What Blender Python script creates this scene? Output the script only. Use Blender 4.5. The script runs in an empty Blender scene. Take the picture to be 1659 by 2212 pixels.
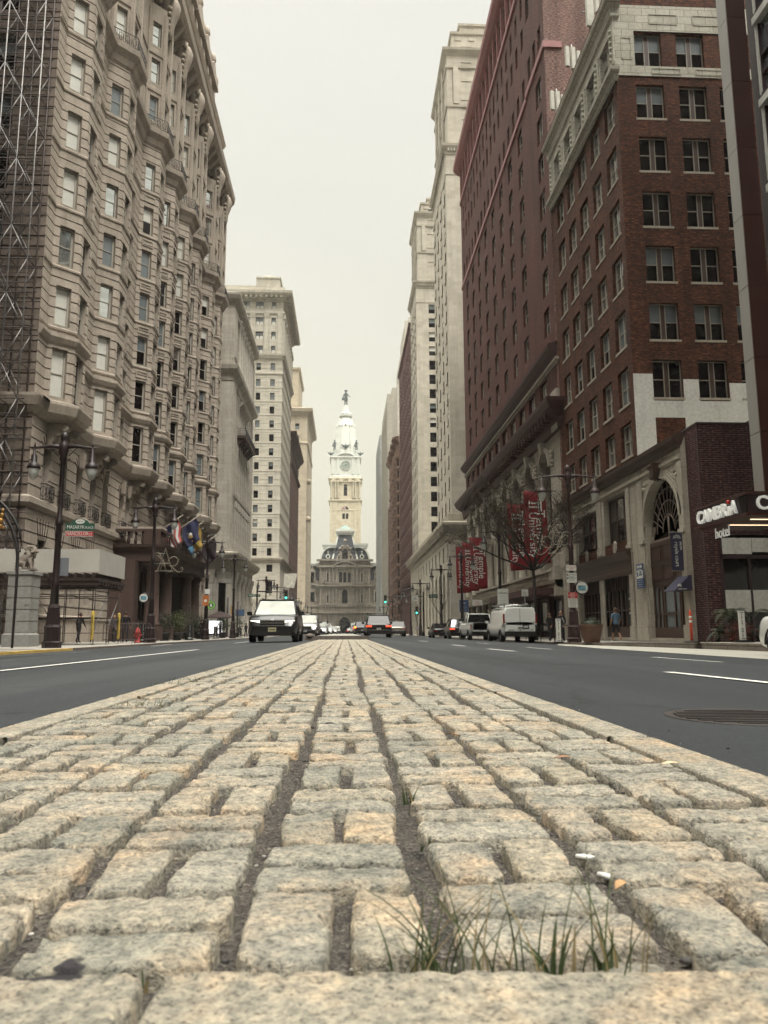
import bpy, bmesh, math, random
from mathutils import Vector, Matrix
R = math.radians
PI = math.pi
sc = bpy.context.scene
col = sc.collection
rng = random.Random(7)

# ---------------------------------------------------------------- camera model (also used at build time to size far things)
F = 1659.0; CX = 829.5; CY = 1106.0; CAMZ = 0.50
def _nv(v): return Vector(v).normalized()
_Yc = _nv((746.5-CX, -(1365.7-CY), F)); _Zc = _nv((-34.5, 10609, 1659.0))
_Xc = _Yc.cross(_Zc)
if _Xc.x < 0: _Xc = -_Xc
def ray(px, py):
    c = Vector((px-CX, -(py-CY), F))
    return Vector((c.dot(_Xc), c.dot(_Yc), c.dot(_Zc)))
def at(px, py, X=None, Y=None, Z=None):
    r = ray(px, py)
    t = X/r[0] if X is not None else (Y/r[1] if Y is not None else (Z-CAMZ)/r[2])
    return Vector((r[0]*t, r[1]*t, r[2]*t+CAMZ))

# ---------------------------------------------------------------- materials
MATS = {}
def new_mat(name):
    m = bpy.data.materials.new(name); m.use_nodes = True
    nt = m.node_tree; b = nt.nodes['Principled BSDF']
    return m, nt, b
def N(nt, t, **k):
    n = nt.nodes.new(t)
    for a, v in k.items(): setattr(n, a, v)
    return n
def ramp(nt, fac, stops):
    r = N(nt, 'ShaderNodeValToRGB')
    e = r.color_ramp.elements
    while len(e) < len(stops): e.new(0.5)
    for i, (p, c) in enumerate(stops):
        e[i].position = p; e[i].color = (*c, 1) if len(c) == 3 else c
    nt.links.new(fac, r.inputs[0]); return r.outputs[0]
def mixc(nt, fac, a, b, mode='MIX'):
    m = N(nt, 'ShaderNodeMix', data_type='RGBA', blend_type=mode)
    if isinstance(fac, (int, float)): m.inputs[0].default_value = fac
    else: nt.links.new(fac, m.inputs[0])
    for i, v in ((6, a), (7, b)):
        if isinstance(v, (tuple, list)): m.inputs[i].default_value = (*v[:3], 1)
        else: nt.links.new(v, m.inputs[i])
    return m.outputs[2]
def noise(nt, scale, vec=None, detail=4, rough=.55, out=0):
    n = N(nt, 'ShaderNodeTexNoise'); n.inputs['Scale'].default_value = scale
    n.inputs['Detail'].default_value = detail; n.inputs['Roughness'].default_value = rough
    if vec is not None: nt.links.new(vec, n.inputs['Vector'])
    return n.outputs[out]
def bump(nt, b, h, strength=.3, dist=.02):
    bp = N(nt, 'ShaderNodeBump'); bp.inputs['Strength'].default_value = strength
    bp.inputs['Distance'].default_value = dist
    nt.links.new(h, bp.inputs['Height']); nt.links.new(bp.outputs[0], b.inputs['Normal'])
def sc3(c, k): return tuple(min(1, x*k) for x in c)
def uvn(nt): return N(nt, 'ShaderNodeUVMap').outputs[0]
def stretch(nt, vec, s):
    m = N(nt, 'ShaderNodeMapping'); m.inputs['Scale'].default_value = s
    nt.links.new(vec, m.inputs[0]); return m.outputs[0]

def plain(name, c, rough=.6, metal=0, ior=1.45, var=.12, vs=3.0, emit=None, es=1, coat=0):
    if name in MATS: return MATS[name]
    m, nt, b = new_mat(name)
    if var:
        g = N(nt, 'ShaderNodeTexCoord')
        f = noise(nt, vs, g.outputs['Object'])
        nt.links.new(ramp(nt, f, [(.3, sc3(c, 1-var)), (.7, sc3(c, 1+var))]), b.inputs['Base Color'])
    else: b.inputs['Base Color'].default_value = (*c, 1)
    b.inputs['Roughness'].default_value = rough; b.inputs['Metallic'].default_value = metal
    b.inputs['IOR'].default_value = ior
    if coat: b.inputs['Coat Weight'].default_value = coat; b.inputs['Coat Roughness'].default_value = .05
    if emit:
        b.inputs['Emission Color'].default_value = (*emit, 1); b.inputs['Emission Strength'].default_value = es
    MATS[name] = m; return m

def stone(name, c, block=None, var=.16, grime=.35, bs=.25, joint=.75, rough=.85):
    """masonry: block = (length, height) of the stones; streaky dirt and blotches with shapes of their own"""
    if name in MATS: return MATS[name]
    m, nt, b = new_mat(name)
    uv = uvn(nt)
    f1 = noise(nt, .35, uv, 5); f2 = noise(nt, 6, uv, 4)
    base = ramp(nt, f1, [(.3, sc3(c, 1-var)), (.7, sc3(c, 1+var))])
    fine = ramp(nt, f2, [(.3, (.82, .82, .82)), (.7, (1.08, 1.08, 1.08))])
    cc = mixc(nt, 1.0, base, fine, 'MULTIPLY')
    if block:
        br = N(nt, 'ShaderNodeTexBrick'); nt.links.new(uv, br.inputs['Vector'])
        br.inputs['Scale'].default_value = 1.0
        br.inputs['Brick Width'].default_value = block[0]; br.inputs['Row Height'].default_value = block[1]
        br.inputs['Mortar Size'].default_value = .018 if block[1] > .2 else .007
        br.inputs['Color1'].default_value = (1, 1, 1, 1); br.inputs['Color2'].default_value = (.80, .78, .76, 1)
        br.inputs['Mortar'].default_value = (joint, joint*.97, joint*.94, 1); br.inputs['Bias'].default_value = -.3
        cc = mixc(nt, 1.0, cc, br.outputs[0], 'MULTIPLY')
    st = noise(nt, 1.0, stretch(nt, uv, (1.3, .09, 1)), 5, .65)
    stv = ramp(nt, st, [(.45, (1, 1, 1)), (.78, (1-grime, 1-grime*1.02, 1-grime*1.04))])
    cc = mixc(nt, 1.0, cc, stv, 'MULTIPLY')
    nt.links.new(cc, b.inputs['Base Color']); b.inputs['Roughness'].default_value = rough
    b.inputs['Specular IOR Level'].default_value = .25
    bump(nt, b, f2, bs, .02)
    MATS[name] = m; return m

def brickm(name, c1, c2, mortar, bw=.22, bh=.075, ms=.010, tall=None, var=.25):
    if name in MATS: return MATS[name]
    m, nt, b = new_mat(name)
    uv = uvn(nt)
    br = N(nt, 'ShaderNodeTexBrick'); nt.links.new(uv, br.inputs['Vector'])
    br.inputs['Scale'].default_value = 1.0; br.inputs['Brick Width'].default_value = bw
    br.inputs['Row Height'].default_value = bh; br.inputs['Mortar Size'].default_value = ms
    br.inputs['Mortar Smooth'].default_value = .2; br.inputs['Bias'].default_value = 0
    br.inputs['Color1'].default_value = (*c1, 1); br.inputs['Color2'].default_value = (*c2, 1)
    br.inputs['Mortar'].default_value = (*mortar, 1)
    f1 = noise(nt, .25, uv, 5)
    bl = ramp(nt, f1, [(.3, (1-var,)*3), (.7, (1+var*.6,)*3)])
    cc = mixc(nt, 1.0, br.outputs[0], bl, 'MULTIPLY')
    # each brick its own tone: white noise over the brick cell
    f2 = noise(nt, 9, stretch(nt, uv, (.5, 1.5, 1)), 2)
    cc = mixc(nt, 1.0, cc, ramp(nt, f2, [(.35, (.45, .42, .42)), (.5, (.95, .95, .95)), (.66, (2.0, 1.8, 1.6))]), 'MULTIPLY')
    st = noise(nt, 1.0, stretch(nt, uv, (.8, .07, 1)), 5, .65)
    cc = mixc(nt, 1.0, cc, ramp(nt, st, [(.36, (.72, .70, .70)), (.52, (1, 1, 1)), (.72, (1.22, 1.2, 1.16))]), 'MULTIPLY')
    nt.links.new(cc, b.inputs['Base Color']); b.inputs['Roughness'].default_value = .85
    b.inputs['Specular IOR Level'].default_value = .25
    bump(nt, b, br.outputs[1], -.25, .01)
    MATS[name] = m; return m

def glassm(name, c=(.02, .022, .025), rough=.04, ior=1.6, metal=0, spec=.5):
    if name in MATS: return MATS[name]
    m, nt, b = new_mat(name)
    g = N(nt, 'ShaderNodeTexCoord')
    f = noise(nt, .9, g.outputs['Object'], 2)
    nt.links.new(ramp(nt, f, [(.3, sc3(c, .75)), (.7, sc3(c, 1.3))]), b.inputs['Base Color'])
    b.inputs['Roughness'].default_value = rough; b.inputs['IOR'].default_value = ior; b.inputs['Metallic'].default_value = metal; b.inputs['Specular IOR Level'].default_value = spec
    f2 = noise(nt, 1.3, g.outputs['Object'], 1)
    bump(nt, b, f2, .06, .05)
    MATS[name] = m; return m

# ---------------------------------------------------------------- mesh builder
class MB:
    def __init__(s): s.v = []; s.f = []; s.m = []; s.sm = []
    def vert(s, p): s.v.append((p[0], p[1], p[2])); return len(s.v)-1
    def face(s, idx, m=0, smooth=False): s.f.append(tuple(idx)); s.m.append(m); s.sm.append(smooth)
    def poly(s, pts, m=0, smooth=False):
        b = len(s.v); s.v.extend([(p[0], p[1], p[2]) for p in pts]); s.face(range(b, b+len(pts)), m, smooth)
    def box(s, x0, x1, y0, y1, z0, z1, m=0, M=None):
        P = [(x0,y0,z0),(x1,y0,z0),(x1,y1,z0),(x0,y1,z0),(x0,y0,z1),(x1,y0,z1),(x1,y1,z1),(x0,y1,z1)]
        if M is not None: P = [tuple(M @ Vector(p)) for p in P]
        b = len(s.v); s.v.extend(P)
        for q in ((0,3,2,1),(4,5,6,7),(0,1,5,4),(1,2,6,5),(2,3,7,6),(3,0,4,7)): s.face([b+i for i in q], m)
    def hexa(s, P, m=0):
        b = len(s.v); s.v.extend([tuple(p) for p in P])
        for q in ((0,3,2,1),(4,5,6,7),(0,1,5,4),(1,2,6,5),(2,3,7,6),(3,0,4,7)): s.face([b+i for i in q], m)
    def ring(s, c, ax, r, n, ry=None):
        ax = Vector(ax).normalized(); u = ax.orthogonal().normalized()
        if abs(ax.z) > .9: u = Vector((1, 0, 0)); u = (u - ax*u.dot(ax)).normalized()
        w = ax.cross(u); b = len(s.v)
        for i in range(n):
            a = 2*PI*i/n; p = Vector(c)+u*math.cos(a)*r+w*math.sin(a)*(ry or r); s.v.append(tuple(p))
        return b
    def tube(s, pts, rs, n=8, m=0, cap=True, smooth=True):
        pts = [Vector(p) for p in pts]
        if not isinstance(rs, (list, tuple)): rs = [rs]*len(pts)
        prev = None; fr = None
        u = None
        for i, p in enumerate(pts):
            t = (pts[min(i+1, len(pts)-1)]-pts[max(i-1, 0)])
            if t.length < 1e-9: t = Vector((0, 0, 1))
            t.normalize()
            if u is None: u = t.orthogonal().normalized()
            else:
                u = u-t*u.dot(t)
                u = u.normalized() if u.length > 1e-6 else t.orthogonal().normalized()
            w = t.cross(u); b = len(s.v)
            for k in range(n):
                a = 2*PI*k/n; s.v.append(tuple(p+u*math.cos(a)*rs[i]+w*math.sin(a)*rs[i]))
            if prev is not None:
                for k in range(n): s.face((prev+k, prev+(k+1) % n, b+(k+1) % n, b+k), m, smooth)
            elif cap: s.face([b+k for k in range(n)][::-1], m)
            prev = b
        if cap: s.face([prev+k for k in range(n)], m)
    def lathe(s, prof, n=16, m=0, c=(0, 0, 0), smooth=True, M=None, sq=None):
        """prof (r, z) bottom to top"""
        prev = None
        for (r, z) in prof:
            b = len(s.v)
            for k in range(n):
                a = 2*PI*(k+.5)/n; p = Vector((c[0]+math.cos(a)*r, c[1]+math.sin(a)*r, c[2]+z))
                if M is not None: p = M @ p
                s.v.append(tuple(p))
            if prev is not None:
                for k in range(n): s.face((prev+k, prev+(k+1) % n, b+(k+1) % n, b+k), m, smooth)
            else: s.face([b+k for k in range(n)][::-1], m)
            prev = b
        s.face([prev+k for k in range(n)], m)
    def ball(s, c, r, n=8, m=0, sz=1.0, sx=1.0, sy=1.0):
        rings = []
        for j in range(1, n):
            t = PI*j/n; b = len(s.v)
            for k in range(n*2):
                a = PI*k/n
                s.v.append((c[0]+math.sin(t)*math.cos(a)*r*sx, c[1]+math.sin(t)*math.sin(a)*r*sy, c[2]+math.cos(t)*r*sz))
            rings.append(b)
        tp = s.vert((c[0], c[1], c[2]+r*sz)); bt = s.vert((c[0], c[1], c[2]-r*sz)); q = n*2
        for k in range(q):
            s.face((tp, rings[0]+k, rings[0]+(k+1) % q), m, True)
            s.face((bt, rings[-1]+(k+1) % q, rings[-1]+k), m, True)
        for a, b in zip(rings, rings[1:]):
            for k in range(q): s.face((a+k, b+k, b+(k+1) % q, a+(k+1) % q), m, True)
    def sweep(s, path, prof, m=0, caps=True, closed=False):
        """profile (outward offset, z) swept along the plan path; outward is to the right of travel"""
        n = len(path); P = [Vector((p[0], p[1])) for p in path]; rows = []
        for i in range(n):
            if closed: a, b = P[i-1], P[(i+1) % n]; d0 = (P[i]-a).normalized(); d1 = (b-P[i]).normalized()
            else:
                d0 = (P[i]-P[i-1]).normalized() if i else (P[1]-P[0]).normalized()
                d1 = (P[i+1]-P[i]).normalized() if i < n-1 else d0
            n0 = Vector((d0.y, -d0.x)); n1 = Vector((d1.y, -d1.x)); mt = n0+n1
            mt = mt/max(.25, mt.dot(n0)) if mt.length > 1e-6 else n0
            b = len(s.v)
            for (o, z) in prof: q = P[i]+mt*o; s.v.append((q.x, q.y, z))
            rows.append(b)
        k = len(prof)
        pairs = list(zip(rows, rows[1:])) + ([(rows[-1], rows[0])] if closed else [])
        for a, b in pairs:
            for j in range(k-1): s.face((a+j, b+j, b+j+1, a+j+1), m)
        if caps and not closed:
            s.face([rows[0]+j for j in range(k)], m); s.face([rows[-1]+j for j in range(k)][::-1], m)
    def build(s, name, mats, parent=None, link=True):
        me = bpy.data.meshes.new(name)
        me.from_pydata(s.v, [], s.f)
        if not isinstance(mats, (list, tuple)): mats = [mats]
        for m in mats: me.materials.append(m)
        me.polygons.foreach_set('material_index', s.m)
        me.polygons.foreach_set('use_smooth', s.sm)
        uv = me.uv_layers.new(name='UVMap').data
        vs = s.v
        for p in me.polygons:
            nx, ny, nz = p.normal
            ax, ay, az = abs(nx), abs(ny), abs(nz)
            for li in p.loop_indices:
                x, y, z = vs[me.loops[li].vertex_index]
                if az > max(ax, ay)*1.3: uv[li].uv = (x, y)
                elif ax > ay*1.6: uv[li].uv = (y, z)
                elif ay > ax*1.6: uv[li].uv = (x, z)
                else: uv[li].uv = ((x+y)*.75, z)
        o = bpy.data.objects.new(name, me); col.objects.link(o)
        if parent: o.parent = parent
        return o

def empty(name, loc=(0, 0, 0), rz=0, parent=None):
    o = bpy.data.objects.new(name, None); col.objects.link(o); o.location = loc; o.rotation_euler = (0, 0, rz)
    o.empty_display_size = .3
    if parent: o.parent = parent
    return o
def tag(o, label=None, cat=None, group=None, kind=None):
    if label: o['label'] = label
    if cat: o['category'] = cat
    if group: o['group'] = group
    if kind: o['kind'] = kind
    return o
def thing(name, label, cat, loc=(0, 0, 0), rz=0, group=None):
    return tag(empty(name, loc, rz), label, cat, group)
def children(o): return [c for c in bpy.data.objects if c.parent == o]
def copy_tree(o, parent=None, kids=None):
    if kids is None:
        kids = {}
        for c in bpy.data.objects:
            if c.parent: kids.setdefault(c.parent.name, []).append(c)
    c = o.copy(); col.objects.link(c)
    if parent: c.parent = parent
    for ch in kids.get(o.name, []): copy_tree(ch, c, kids)
    return c

# ---------------------------------------------------------------- walls with real openings
def wall(mb, p0, p1, z0, z1, ops=(), rec=.25, groove=None, m=0, mrev=None):
    """wall from p0 to p1, outward to the right of travel. ops: (u0,u1,za,zb,arched). groove: (pitch, gap, depth, zstart)"""
    P0 = Vector((p0[0], p0[1])); P1 = Vector((p1[0], p1[1])); L = (P1-P0).length; d = (P1-P0)/L; nrm = Vector((d.y, -d.x))
    if mrev is None: mrev = m
    us = {0.0, L}; zs = {z0, z1}
    for o in ops:
        us.add(max(0, o[0])); us.add(min(L, o[1])); zs.add(max(z0, o[2])); zs.add(min(z1, o[3]))
    bands = []
    if groove:
        pitch, gap, dep, zst = groove
        z = zst
        while z < z1:
            if z > z0+.05 and z+gap < z1: bands.append((z, z+gap)); zs.add(z); zs.add(z+gap)
            z += pitch
    us = sorted(us); zz = sorted(zs); zs = [zz[0]]
    for z in zz[1:]:
        if z-zs[-1] > 1e-4: zs.append(z)
    def pt(u, z, o): q = P0+d*u-nrm*o; return (q.x, q.y, z)
    def inb(zc):
        for a, b in bands:
            if a < zc < b: return True
        return False
    def cell_open(uc, zc):
        for o in ops:
            if o[0] < uc < o[1] and o[2] < zc < o[3]: return True
        return False
    nu = len(us)-1
    prev_off = None
    for j in range(len(zs)-1):
        za, zb = zs[j], zs[j+1]; zc = (za+zb)/2; off = dep if (groove and inb(zc)) else 0.0
        opn = [cell_open((us[i]+us[i+1])/2, zc) for i in range(nu)]
        i = 0
        while i < nu:
            if opn[i]: i += 1; continue
            k = i
            while k+1 < nu and not opn[k+1]: k += 1
            mb.poly((pt(us[i], za, off), pt(us[k+1], za, off), pt(us[k+1], zb, off), pt(us[i], zb, off)), m)
            if prev_off is not None and prev_off != off:
                a, b = sorted((prev_off, off))
                mb.poly((pt(us[i], za, b), pt(us[k+1], za, b), pt(us[k+1], za, a), pt(us[i], za, a)) if off > prev_off else
                        (pt(us[i], za, a), pt(us[k+1], za, a), pt(us[k+1], za, b), pt(us[i], za, b)), m)
            if i > 0: mb.poly((pt(us[i], za, off), pt(us[i], zb, off), pt(us[i], zb, rec), pt(us[i], za, rec)), mrev)
            if k+1 < nu: mb.poly((pt(us[k+1], zb, off), pt(us[k+1], za, off), pt(us[k+1], za, rec), pt(us[k+1], zb, rec)), mrev)
            i = k+1
        prev_off = off
    for o in ops:
        u0, u1, za, zb = o[:4]; arch = len(o) > 4 and o[4]
        mb.poly((pt(u0, za, 0), pt(u0, za, rec), pt(u1, za, rec), pt(u1, za, 0)), mrev)
        if not arch: mb.poly((pt(u0, zb, 0), pt(u1, zb, 0), pt(u1, zb, rec), pt(u0, zb, rec)), mrev)
        else:
            r = (u1-u0)/2; uc = (u0+u1)/2; zc = zb-r; K = 10
            arc = [(uc-r*math.cos(PI*q/K), zc+r*math.sin(PI*q/K)) for q in range(K+1)]
            for q in range(K):
                (ua, a), (ub, b) = arc[q], arc[q+1]
                cu = u0 if q < K/2 else u1
                mb.poly((pt(ua, a, 0), pt(ub, b, 0), pt(cu, zb, 0)) if True else (), m)
                mb.poly((pt(ua, a, 0), pt(ua, a, rec), pt(ub, b, rec), pt(ub, b, 0)), mrev)

# ---------------------------------------------------------------- windows
_wm = {}
def win_geo(w, h, cols, rows, gm, fr=.07, mull=.05, rail=.05, sill=.12, arch=False, mm=0):
    """pane mesh + frame mesh; local x along the wall, -y outward, z up from the sill. materials: 0 frame, 1 sill, 2.. panes"""
    pm = MB(); fm = MB()
    x0 = -w/2; 
    cw = (w-2*fr-(cols-1)*mull)/cols; rh = (h-2*fr-(rows-1)*rail)/rows
    fm.box(x0, x0+fr, -.05, .04, 0, h, 0); fm.box(-x0-fr, -x0, -.05, .04, 0, h, 0)
    fm.box(x0+fr, -x0-fr, -.05, .04, 0, fr, 0)
    if not arch: fm.box(x0+fr, -x0-fr, -.05, .04, h-fr, h, 0)
    for c in range(1, cols):
        xx = x0+fr+c*cw+(c-1)*mull
        if mm:
            fm.box(xx, xx+fr*.8, -.05, .04, fr, h-fr, 0); fm.box(xx+mull-fr*.8, xx+mull, -.05, .04, fr, h-fr, 0); fm.box(xx+fr*.8, xx+mull-fr*.8, -.03, .04, fr, h-fr, mm)
        else: fm.box(xx, xx+mull, -.045, .035, fr, h-(w*.12 if arch else fr), 0)
    for r in range(1, rows):
        zz = fr+r*rh+(r-1)*rail
        for c in range(cols):
            xx = x0+fr+c*(cw+mull); fm.box(xx, xx+cw, -.03, .03, zz, zz+rail, 0)
    if sill: fm.box(x0-.08, -x0+.08, -sill-.2, .0, -.14, 0, 1)
    if arch:
        r = w/2; zc = h-r; K = 12
        pm.poly([(x0, .03, 0), (-x0, .03, 0)]+[(r*math.cos(PI*q/K), .03, zc+r*math.sin(PI*q/K)) for q in range(K+1)], gm[0])
        for q in range(K):
            a, b = PI*q/K, PI*(q+1)/K
            fm.hexa([(math.cos(a)*(r-fr), -.05, zc+math.sin(a)*(r-fr)), (math.cos(a)*r, -.05, zc+math.sin(a)*r), (math.cos(a)*r, .04, zc+math.sin(a)*r), (math.cos(a)*(r-fr), .04, zc+math.sin(a)*(r-fr)),
                     (math.cos(b)*(r-fr), -.05, zc+math.sin(b)*(r-fr)), (math.cos(b)*r, -.05, zc+math.sin(b)*r), (math.cos(b)*r, .04, zc+math.sin(b)*r), (math.cos(b)*(r-fr), .04, zc+math.sin(b)*(r-fr))], 0)
    else:
        for r in range(rows):
            g = gm[min(len(gm)-1, rows-1-r)]; y = .0 if r == rows-1 else .02
            zz = fr+r*(rh+rail)
            for c in range(cols):
                xx = x0+fr+c*(cw+mull)
                pm.poly(((xx-.01, y, zz-.01), (xx+cw+.01, y, zz-.01), (xx+cw+.01, y, zz+rh+.01), (xx-.01, y, zz+rh+.01)), g)
    return pm, fm

SPLIT = {'cornice', 'dormer', 'column', 'pilaster', 'pier', 'roof', 'setback', 'sculpture', 'string_course', 'main_cornice', 'mansard', 'arch_surround', 'base_roof'}
def split(mb, mg=.03):
    """pieces of a mesh that do not touch, largest first"""
    par = list(range(len(mb.v)))
    def fd(i):
        while par[i] != i: par[i] = par[par[i]]; i = par[i]
        return i
    for f in mb.f:
        a = fd(f[0])
        for i in f[1:]:
            b = fd(i)
            if a != b: par[b] = a
    comp = {}
    for fi, f in enumerate(mb.f): comp.setdefault(fd(f[0]), []).append(fi)
    items = []
    for fl in comp.values():
        P = [mb.v[i] for k in fl for i in mb.f[k]]
        items.append(([min(p[c] for p in P)-mg for c in range(3)], [max(p[c] for p in P)+mg for c in range(3)], fl))
    items.sort(key=lambda t: t[0][1]); n = len(items); pr_ = list(range(n))
    def f2(i):
        while pr_[i] != i: pr_[i] = pr_[pr_[i]]; i = pr_[i]
        return i
    act = []
    for i, (lo, hi, _) in enumerate(items):
        act = [j for j in act if items[j][1][1] >= lo[1]]
        for j in act:
            l2, h2 = items[j][0], items[j][1]
            if l2[0] <= hi[0] and h2[0] >= lo[0] and l2[2] <= hi[2] and h2[2] >= lo[2]: pr_[f2(i)] = f2(j)
        act.append(i)
    groups = {}
    for i in range(n): groups.setdefault(f2(i), []).extend(items[i][2])
    out = []
    for fl in groups.values():
        g = MB(); mp = {}
        for k in fl:
            idx = []
            for i in mb.f[k]:
                if i not in mp: mp[i] = len(g.v); g.v.append(mb.v[i])
                idx.append(mp[i])
            g.f.append(tuple(idx)); g.m.append(mb.m[k]); g.sm.append(mb.sm[k])
        out.append(g)
    def size(g): return -sum(max(v[c] for v in g.v)-min(v[c] for v in g.v) for c in range(3))
    out.sort(key=size); return out
class Building:
    def __init__(s, name, label, loc, cat='building', group=None, mats=None):
        s.mats = mats; s.root = thing(name, label, cat, loc, 0, group); s.loc = Vector(loc); s.parts = {}; s.wins = []; s.name = name
    def mb(s, part, mats=None):
        if part not in s.parts: s.parts[part] = (MB(), mats)
        return s.parts[part][0]
    def win(s, key, p, ang, geo, mats, near=True):
        s.wins.append((key, Vector(p), ang, geo, mats))
    def facade(s, part, p0, p1, z0, z1, rows, rec=.3, groove=None, m=0):
        """rows: list of dict(us, w, z, h, geo kwargs, gms) -> openings + windows"""
        P0 = Vector((p0[0], p0[1])); d = (Vector((p1[0], p1[1]))-P0).normalized(); nrm = Vector((d.y, -d.x)); ang = math.atan2(d.y, d.x)
        ops = []
        for r in rows:
            for u in r['us']:
                ops.append((u-r['w']/2, u+r['w']/2, r['z'], r['z']+r['h'], r.get('arch', False)))
                if r.get('nowin'): continue
                q = P0+d*u-nrm*(rec-.02)
                gm = r['gm'](rng) if callable(r.get('gm')) else r.get('gm', (2, 2))
                kw = {k: r[k] for k in ('cols', 'rows', 'fr', 'mull', 'rail', 'sill', 'mm') if k in r}
                kw.setdefault('cols', 1); kw.setdefault('rows', 2)
                key = (round(r['w'], 3), round(r['h'], 3), tuple(sorted(kw.items())), gm, r.get('arch', False), id(r['mats']))
                s.wins.append((key, Vector((q.x, q.y, r['z'])), ang, (r['w'], r['h'], kw, gm, r.get('arch', False)), r['mats']))
        wall(s.mb(part), p0, p1, z0, z1, ops, rec, groove, m)
    def finish(s, near=True, cap=100):
        for nm, (mb, mats) in s.parts.items():
            mb.v = [(x-s.loc.x, y-s.loc.y, z-s.loc.z) for x, y, z in mb.v]
            if nm in SPLIT:
                gs = split(mb)
                for g in gs[:100]: g.build(nm, mats or s.mats, s.root)
                if len(gs) > 100:
                    j = MB()
                    for g in gs[100:]: n = len(j.v); j.v += g.v; j.f += [tuple(i+n for i in f) for f in g.f]; j.m += g.m; j.sm += g.sm
                    j.build(nm, mats or s.mats, s.root)['kind'] = 'stuff'
            else: mb.build(nm, mats or s.mats, s.root)
        cam = Vector((0, 0, CAMZ))
        def pri(wn):
            key, p, a, g, mm = wn
            v = p-cam; out = Vector((math.sin(a), -math.cos(a), 0)); c = max(0.0, out.dot(-v.normalized()))
            px = v.dot(_nv((0, 1, 0))); 
            # outside the frame counts least
            cc = v.x*_Xc+v.y*_Yc+v.z*_Zc
            if cc.z <= 0: return 0
            X, Y = CX+F*cc.x/cc.z, CY-F*cc.y/cc.z
            vis = 1 if (-20 < X < 1679 and -20 < Y < 2232) else 0
            return -(vis*c*g[0]*g[1]/v.length_squared)
        ws = sorted(s.wins, key=pri)
        cache = {}
        def meshes(w):
            key, p, a, (ww, hh, kw, gm, arch), mats = w
            if key not in cache: cache[key] = win_geo(ww, hh, kw['cols'], kw['rows'], gm, **{k: v for k, v in kw.items() if k not in ('cols', 'rows')}, arch=arch)
            return cache[key]
        built = {}
        for w in ws[:cap]:
            pm, fm = meshes(w); key = w[0]
            if key not in built:
                if near:
                    a = pm.build('window', w[4]); b = fm.build('frame', w[4])
                    a.parent = s.root; b.parent = a; built[key] = (a, b)
                else:
                    j = MB(); j.v = pm.v+fm.v; n = len(pm.v); j.f = pm.f+[tuple(i+n for i in f) for f in fm.f]; j.m = pm.m+fm.m; j.sm = pm.sm+fm.sm
                    a = j.build('window', w[4]); a.parent = s.root; built[key] = (a, None)
                o = built[key][0]
            else:
                o = built[key][0].copy(); col.objects.link(o); o.parent = s.root
                if built[key][1]:
                    c = built[key][1].copy(); col.objects.link(c); c.parent = o
            o.location = w[1]-s.loc; o.rotation_euler = (0, 0, w[2])
        rest = ws[cap:]
        bym = {}
        for w in rest: bym.setdefault(id(w[4]), []).append(w)
        for lst in bym.values():
            j = MB()
            for w in lst:
                pm, fm = meshes(w); ca, sa = math.cos(w[2]), math.sin(w[2]); q = w[1]-s.loc
                for g in (pm, fm):
                    n = len(j.v)
                    j.v.extend([(q.x+x*ca-y*sa, q.y+x*sa+y*ca, q.z+z) for x, y, z in g.v])
                    j.f.extend([tuple(i+n for i in f) for f in g.f]); j.m.extend(g.m); j.sm.extend(g.sm)
            o = j.build('window', lst[0][4], s.root); o['kind'] = 'stuff'
        return s.root
def lin(a, b, n): return [a+(b-a)*i/(n-1) for i in range(n)] if n > 1 else [(a+b)/2]
def box_out(mb, p0, p1, u0, u1, z0, z1, o0, o1, m=0):
    """box on a wall line: along u, from o0 behind to o1 in front"""
    P0 = Vector((p0[0], p0[1])); d = (Vector((p1[0], p1[1]))-P0).normalized(); n = Vector((d.y, -d.x))
    q = [P0+d*u+n*o for u, o in ((u0, o1), (u1, o1), (u1, o0), (u0, o0))]
    mb.hexa([(a.x, a.y, z0) for a in q]+[(a.x, a.y, z1) for a in q], m)
# ---------------------------------------------------------------- shared materials
S_HOTEL = stone('hotel_limestone', (.43, .37, .305), None, .14, .32)
S_HOTEL_D = stone('hotel_brownstone', (.085, .055, .045), None, .15, .3)
S_UNION = stone('bank_granite', (.42, .39, .335), (1.5, .6), .10, .4, joint=.8)
S_CREAM = stone('cream_terracotta', (.54, .505, .425), (1.6, .55), .08, .22, joint=.7)
S_CREAM2 = stone('pale_limestone', (.53, .49, .41), (1.5, .7), .10, .22, joint=.93)
S_TRIM = stone('trim_stone', (.40, .36, .29), None, .12, .35)
S_ROOF = plain('slate_roof', (.05, .055, .06), .6, var=.2)
M_FRW = plain('window_frame_pale', (.42, .39, .33), .5, var=.05)
M_FRD = plain('window_frame_dark', (.05, .03, .025), .5, var=.05)
M_FRG = plain('window_frame_grey', (.16, .15, .14), .5, var=.05)
G_SKY = glassm('pane_reflecting', (.62, .64, .60), .04, 1.5, .85)
G_DARK = glassm('pane_dark', (.008, .006, .006), .05, 1.45, 0, .3)
G_BLUE = plain('pane_blind_grey_blue', (.15, .175, .18), .25, ior=1.6, var=.1, coat=.6)
G_PALE = plain('pane_blind_pale', (.66, .65, .58), .3, ior=1.6, var=.06, coat=.6)
M_IRON = plain('wrought_iron', (.018, .014, .014), .55, var=.2)
M_LIT = plain('lit_room', (.6, .4, .2), .5, var=0, emit=(1, .62, .28), es=.55)
WM = [M_FRW, S_TRIM, G_SKY, G_DARK, G_BLUE, G_PALE, M_LIT]
G_FAR = glassm('pane_dark_matte', (.010, .009, .009), .7, 1.2, 0, .0)  # matte black with reflection off, recess shade put into the colour
WD = [M_FRD, S_TRIM, G_SKY, G_FAR, G_BLUE, G_PALE, M_LIT]
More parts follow.
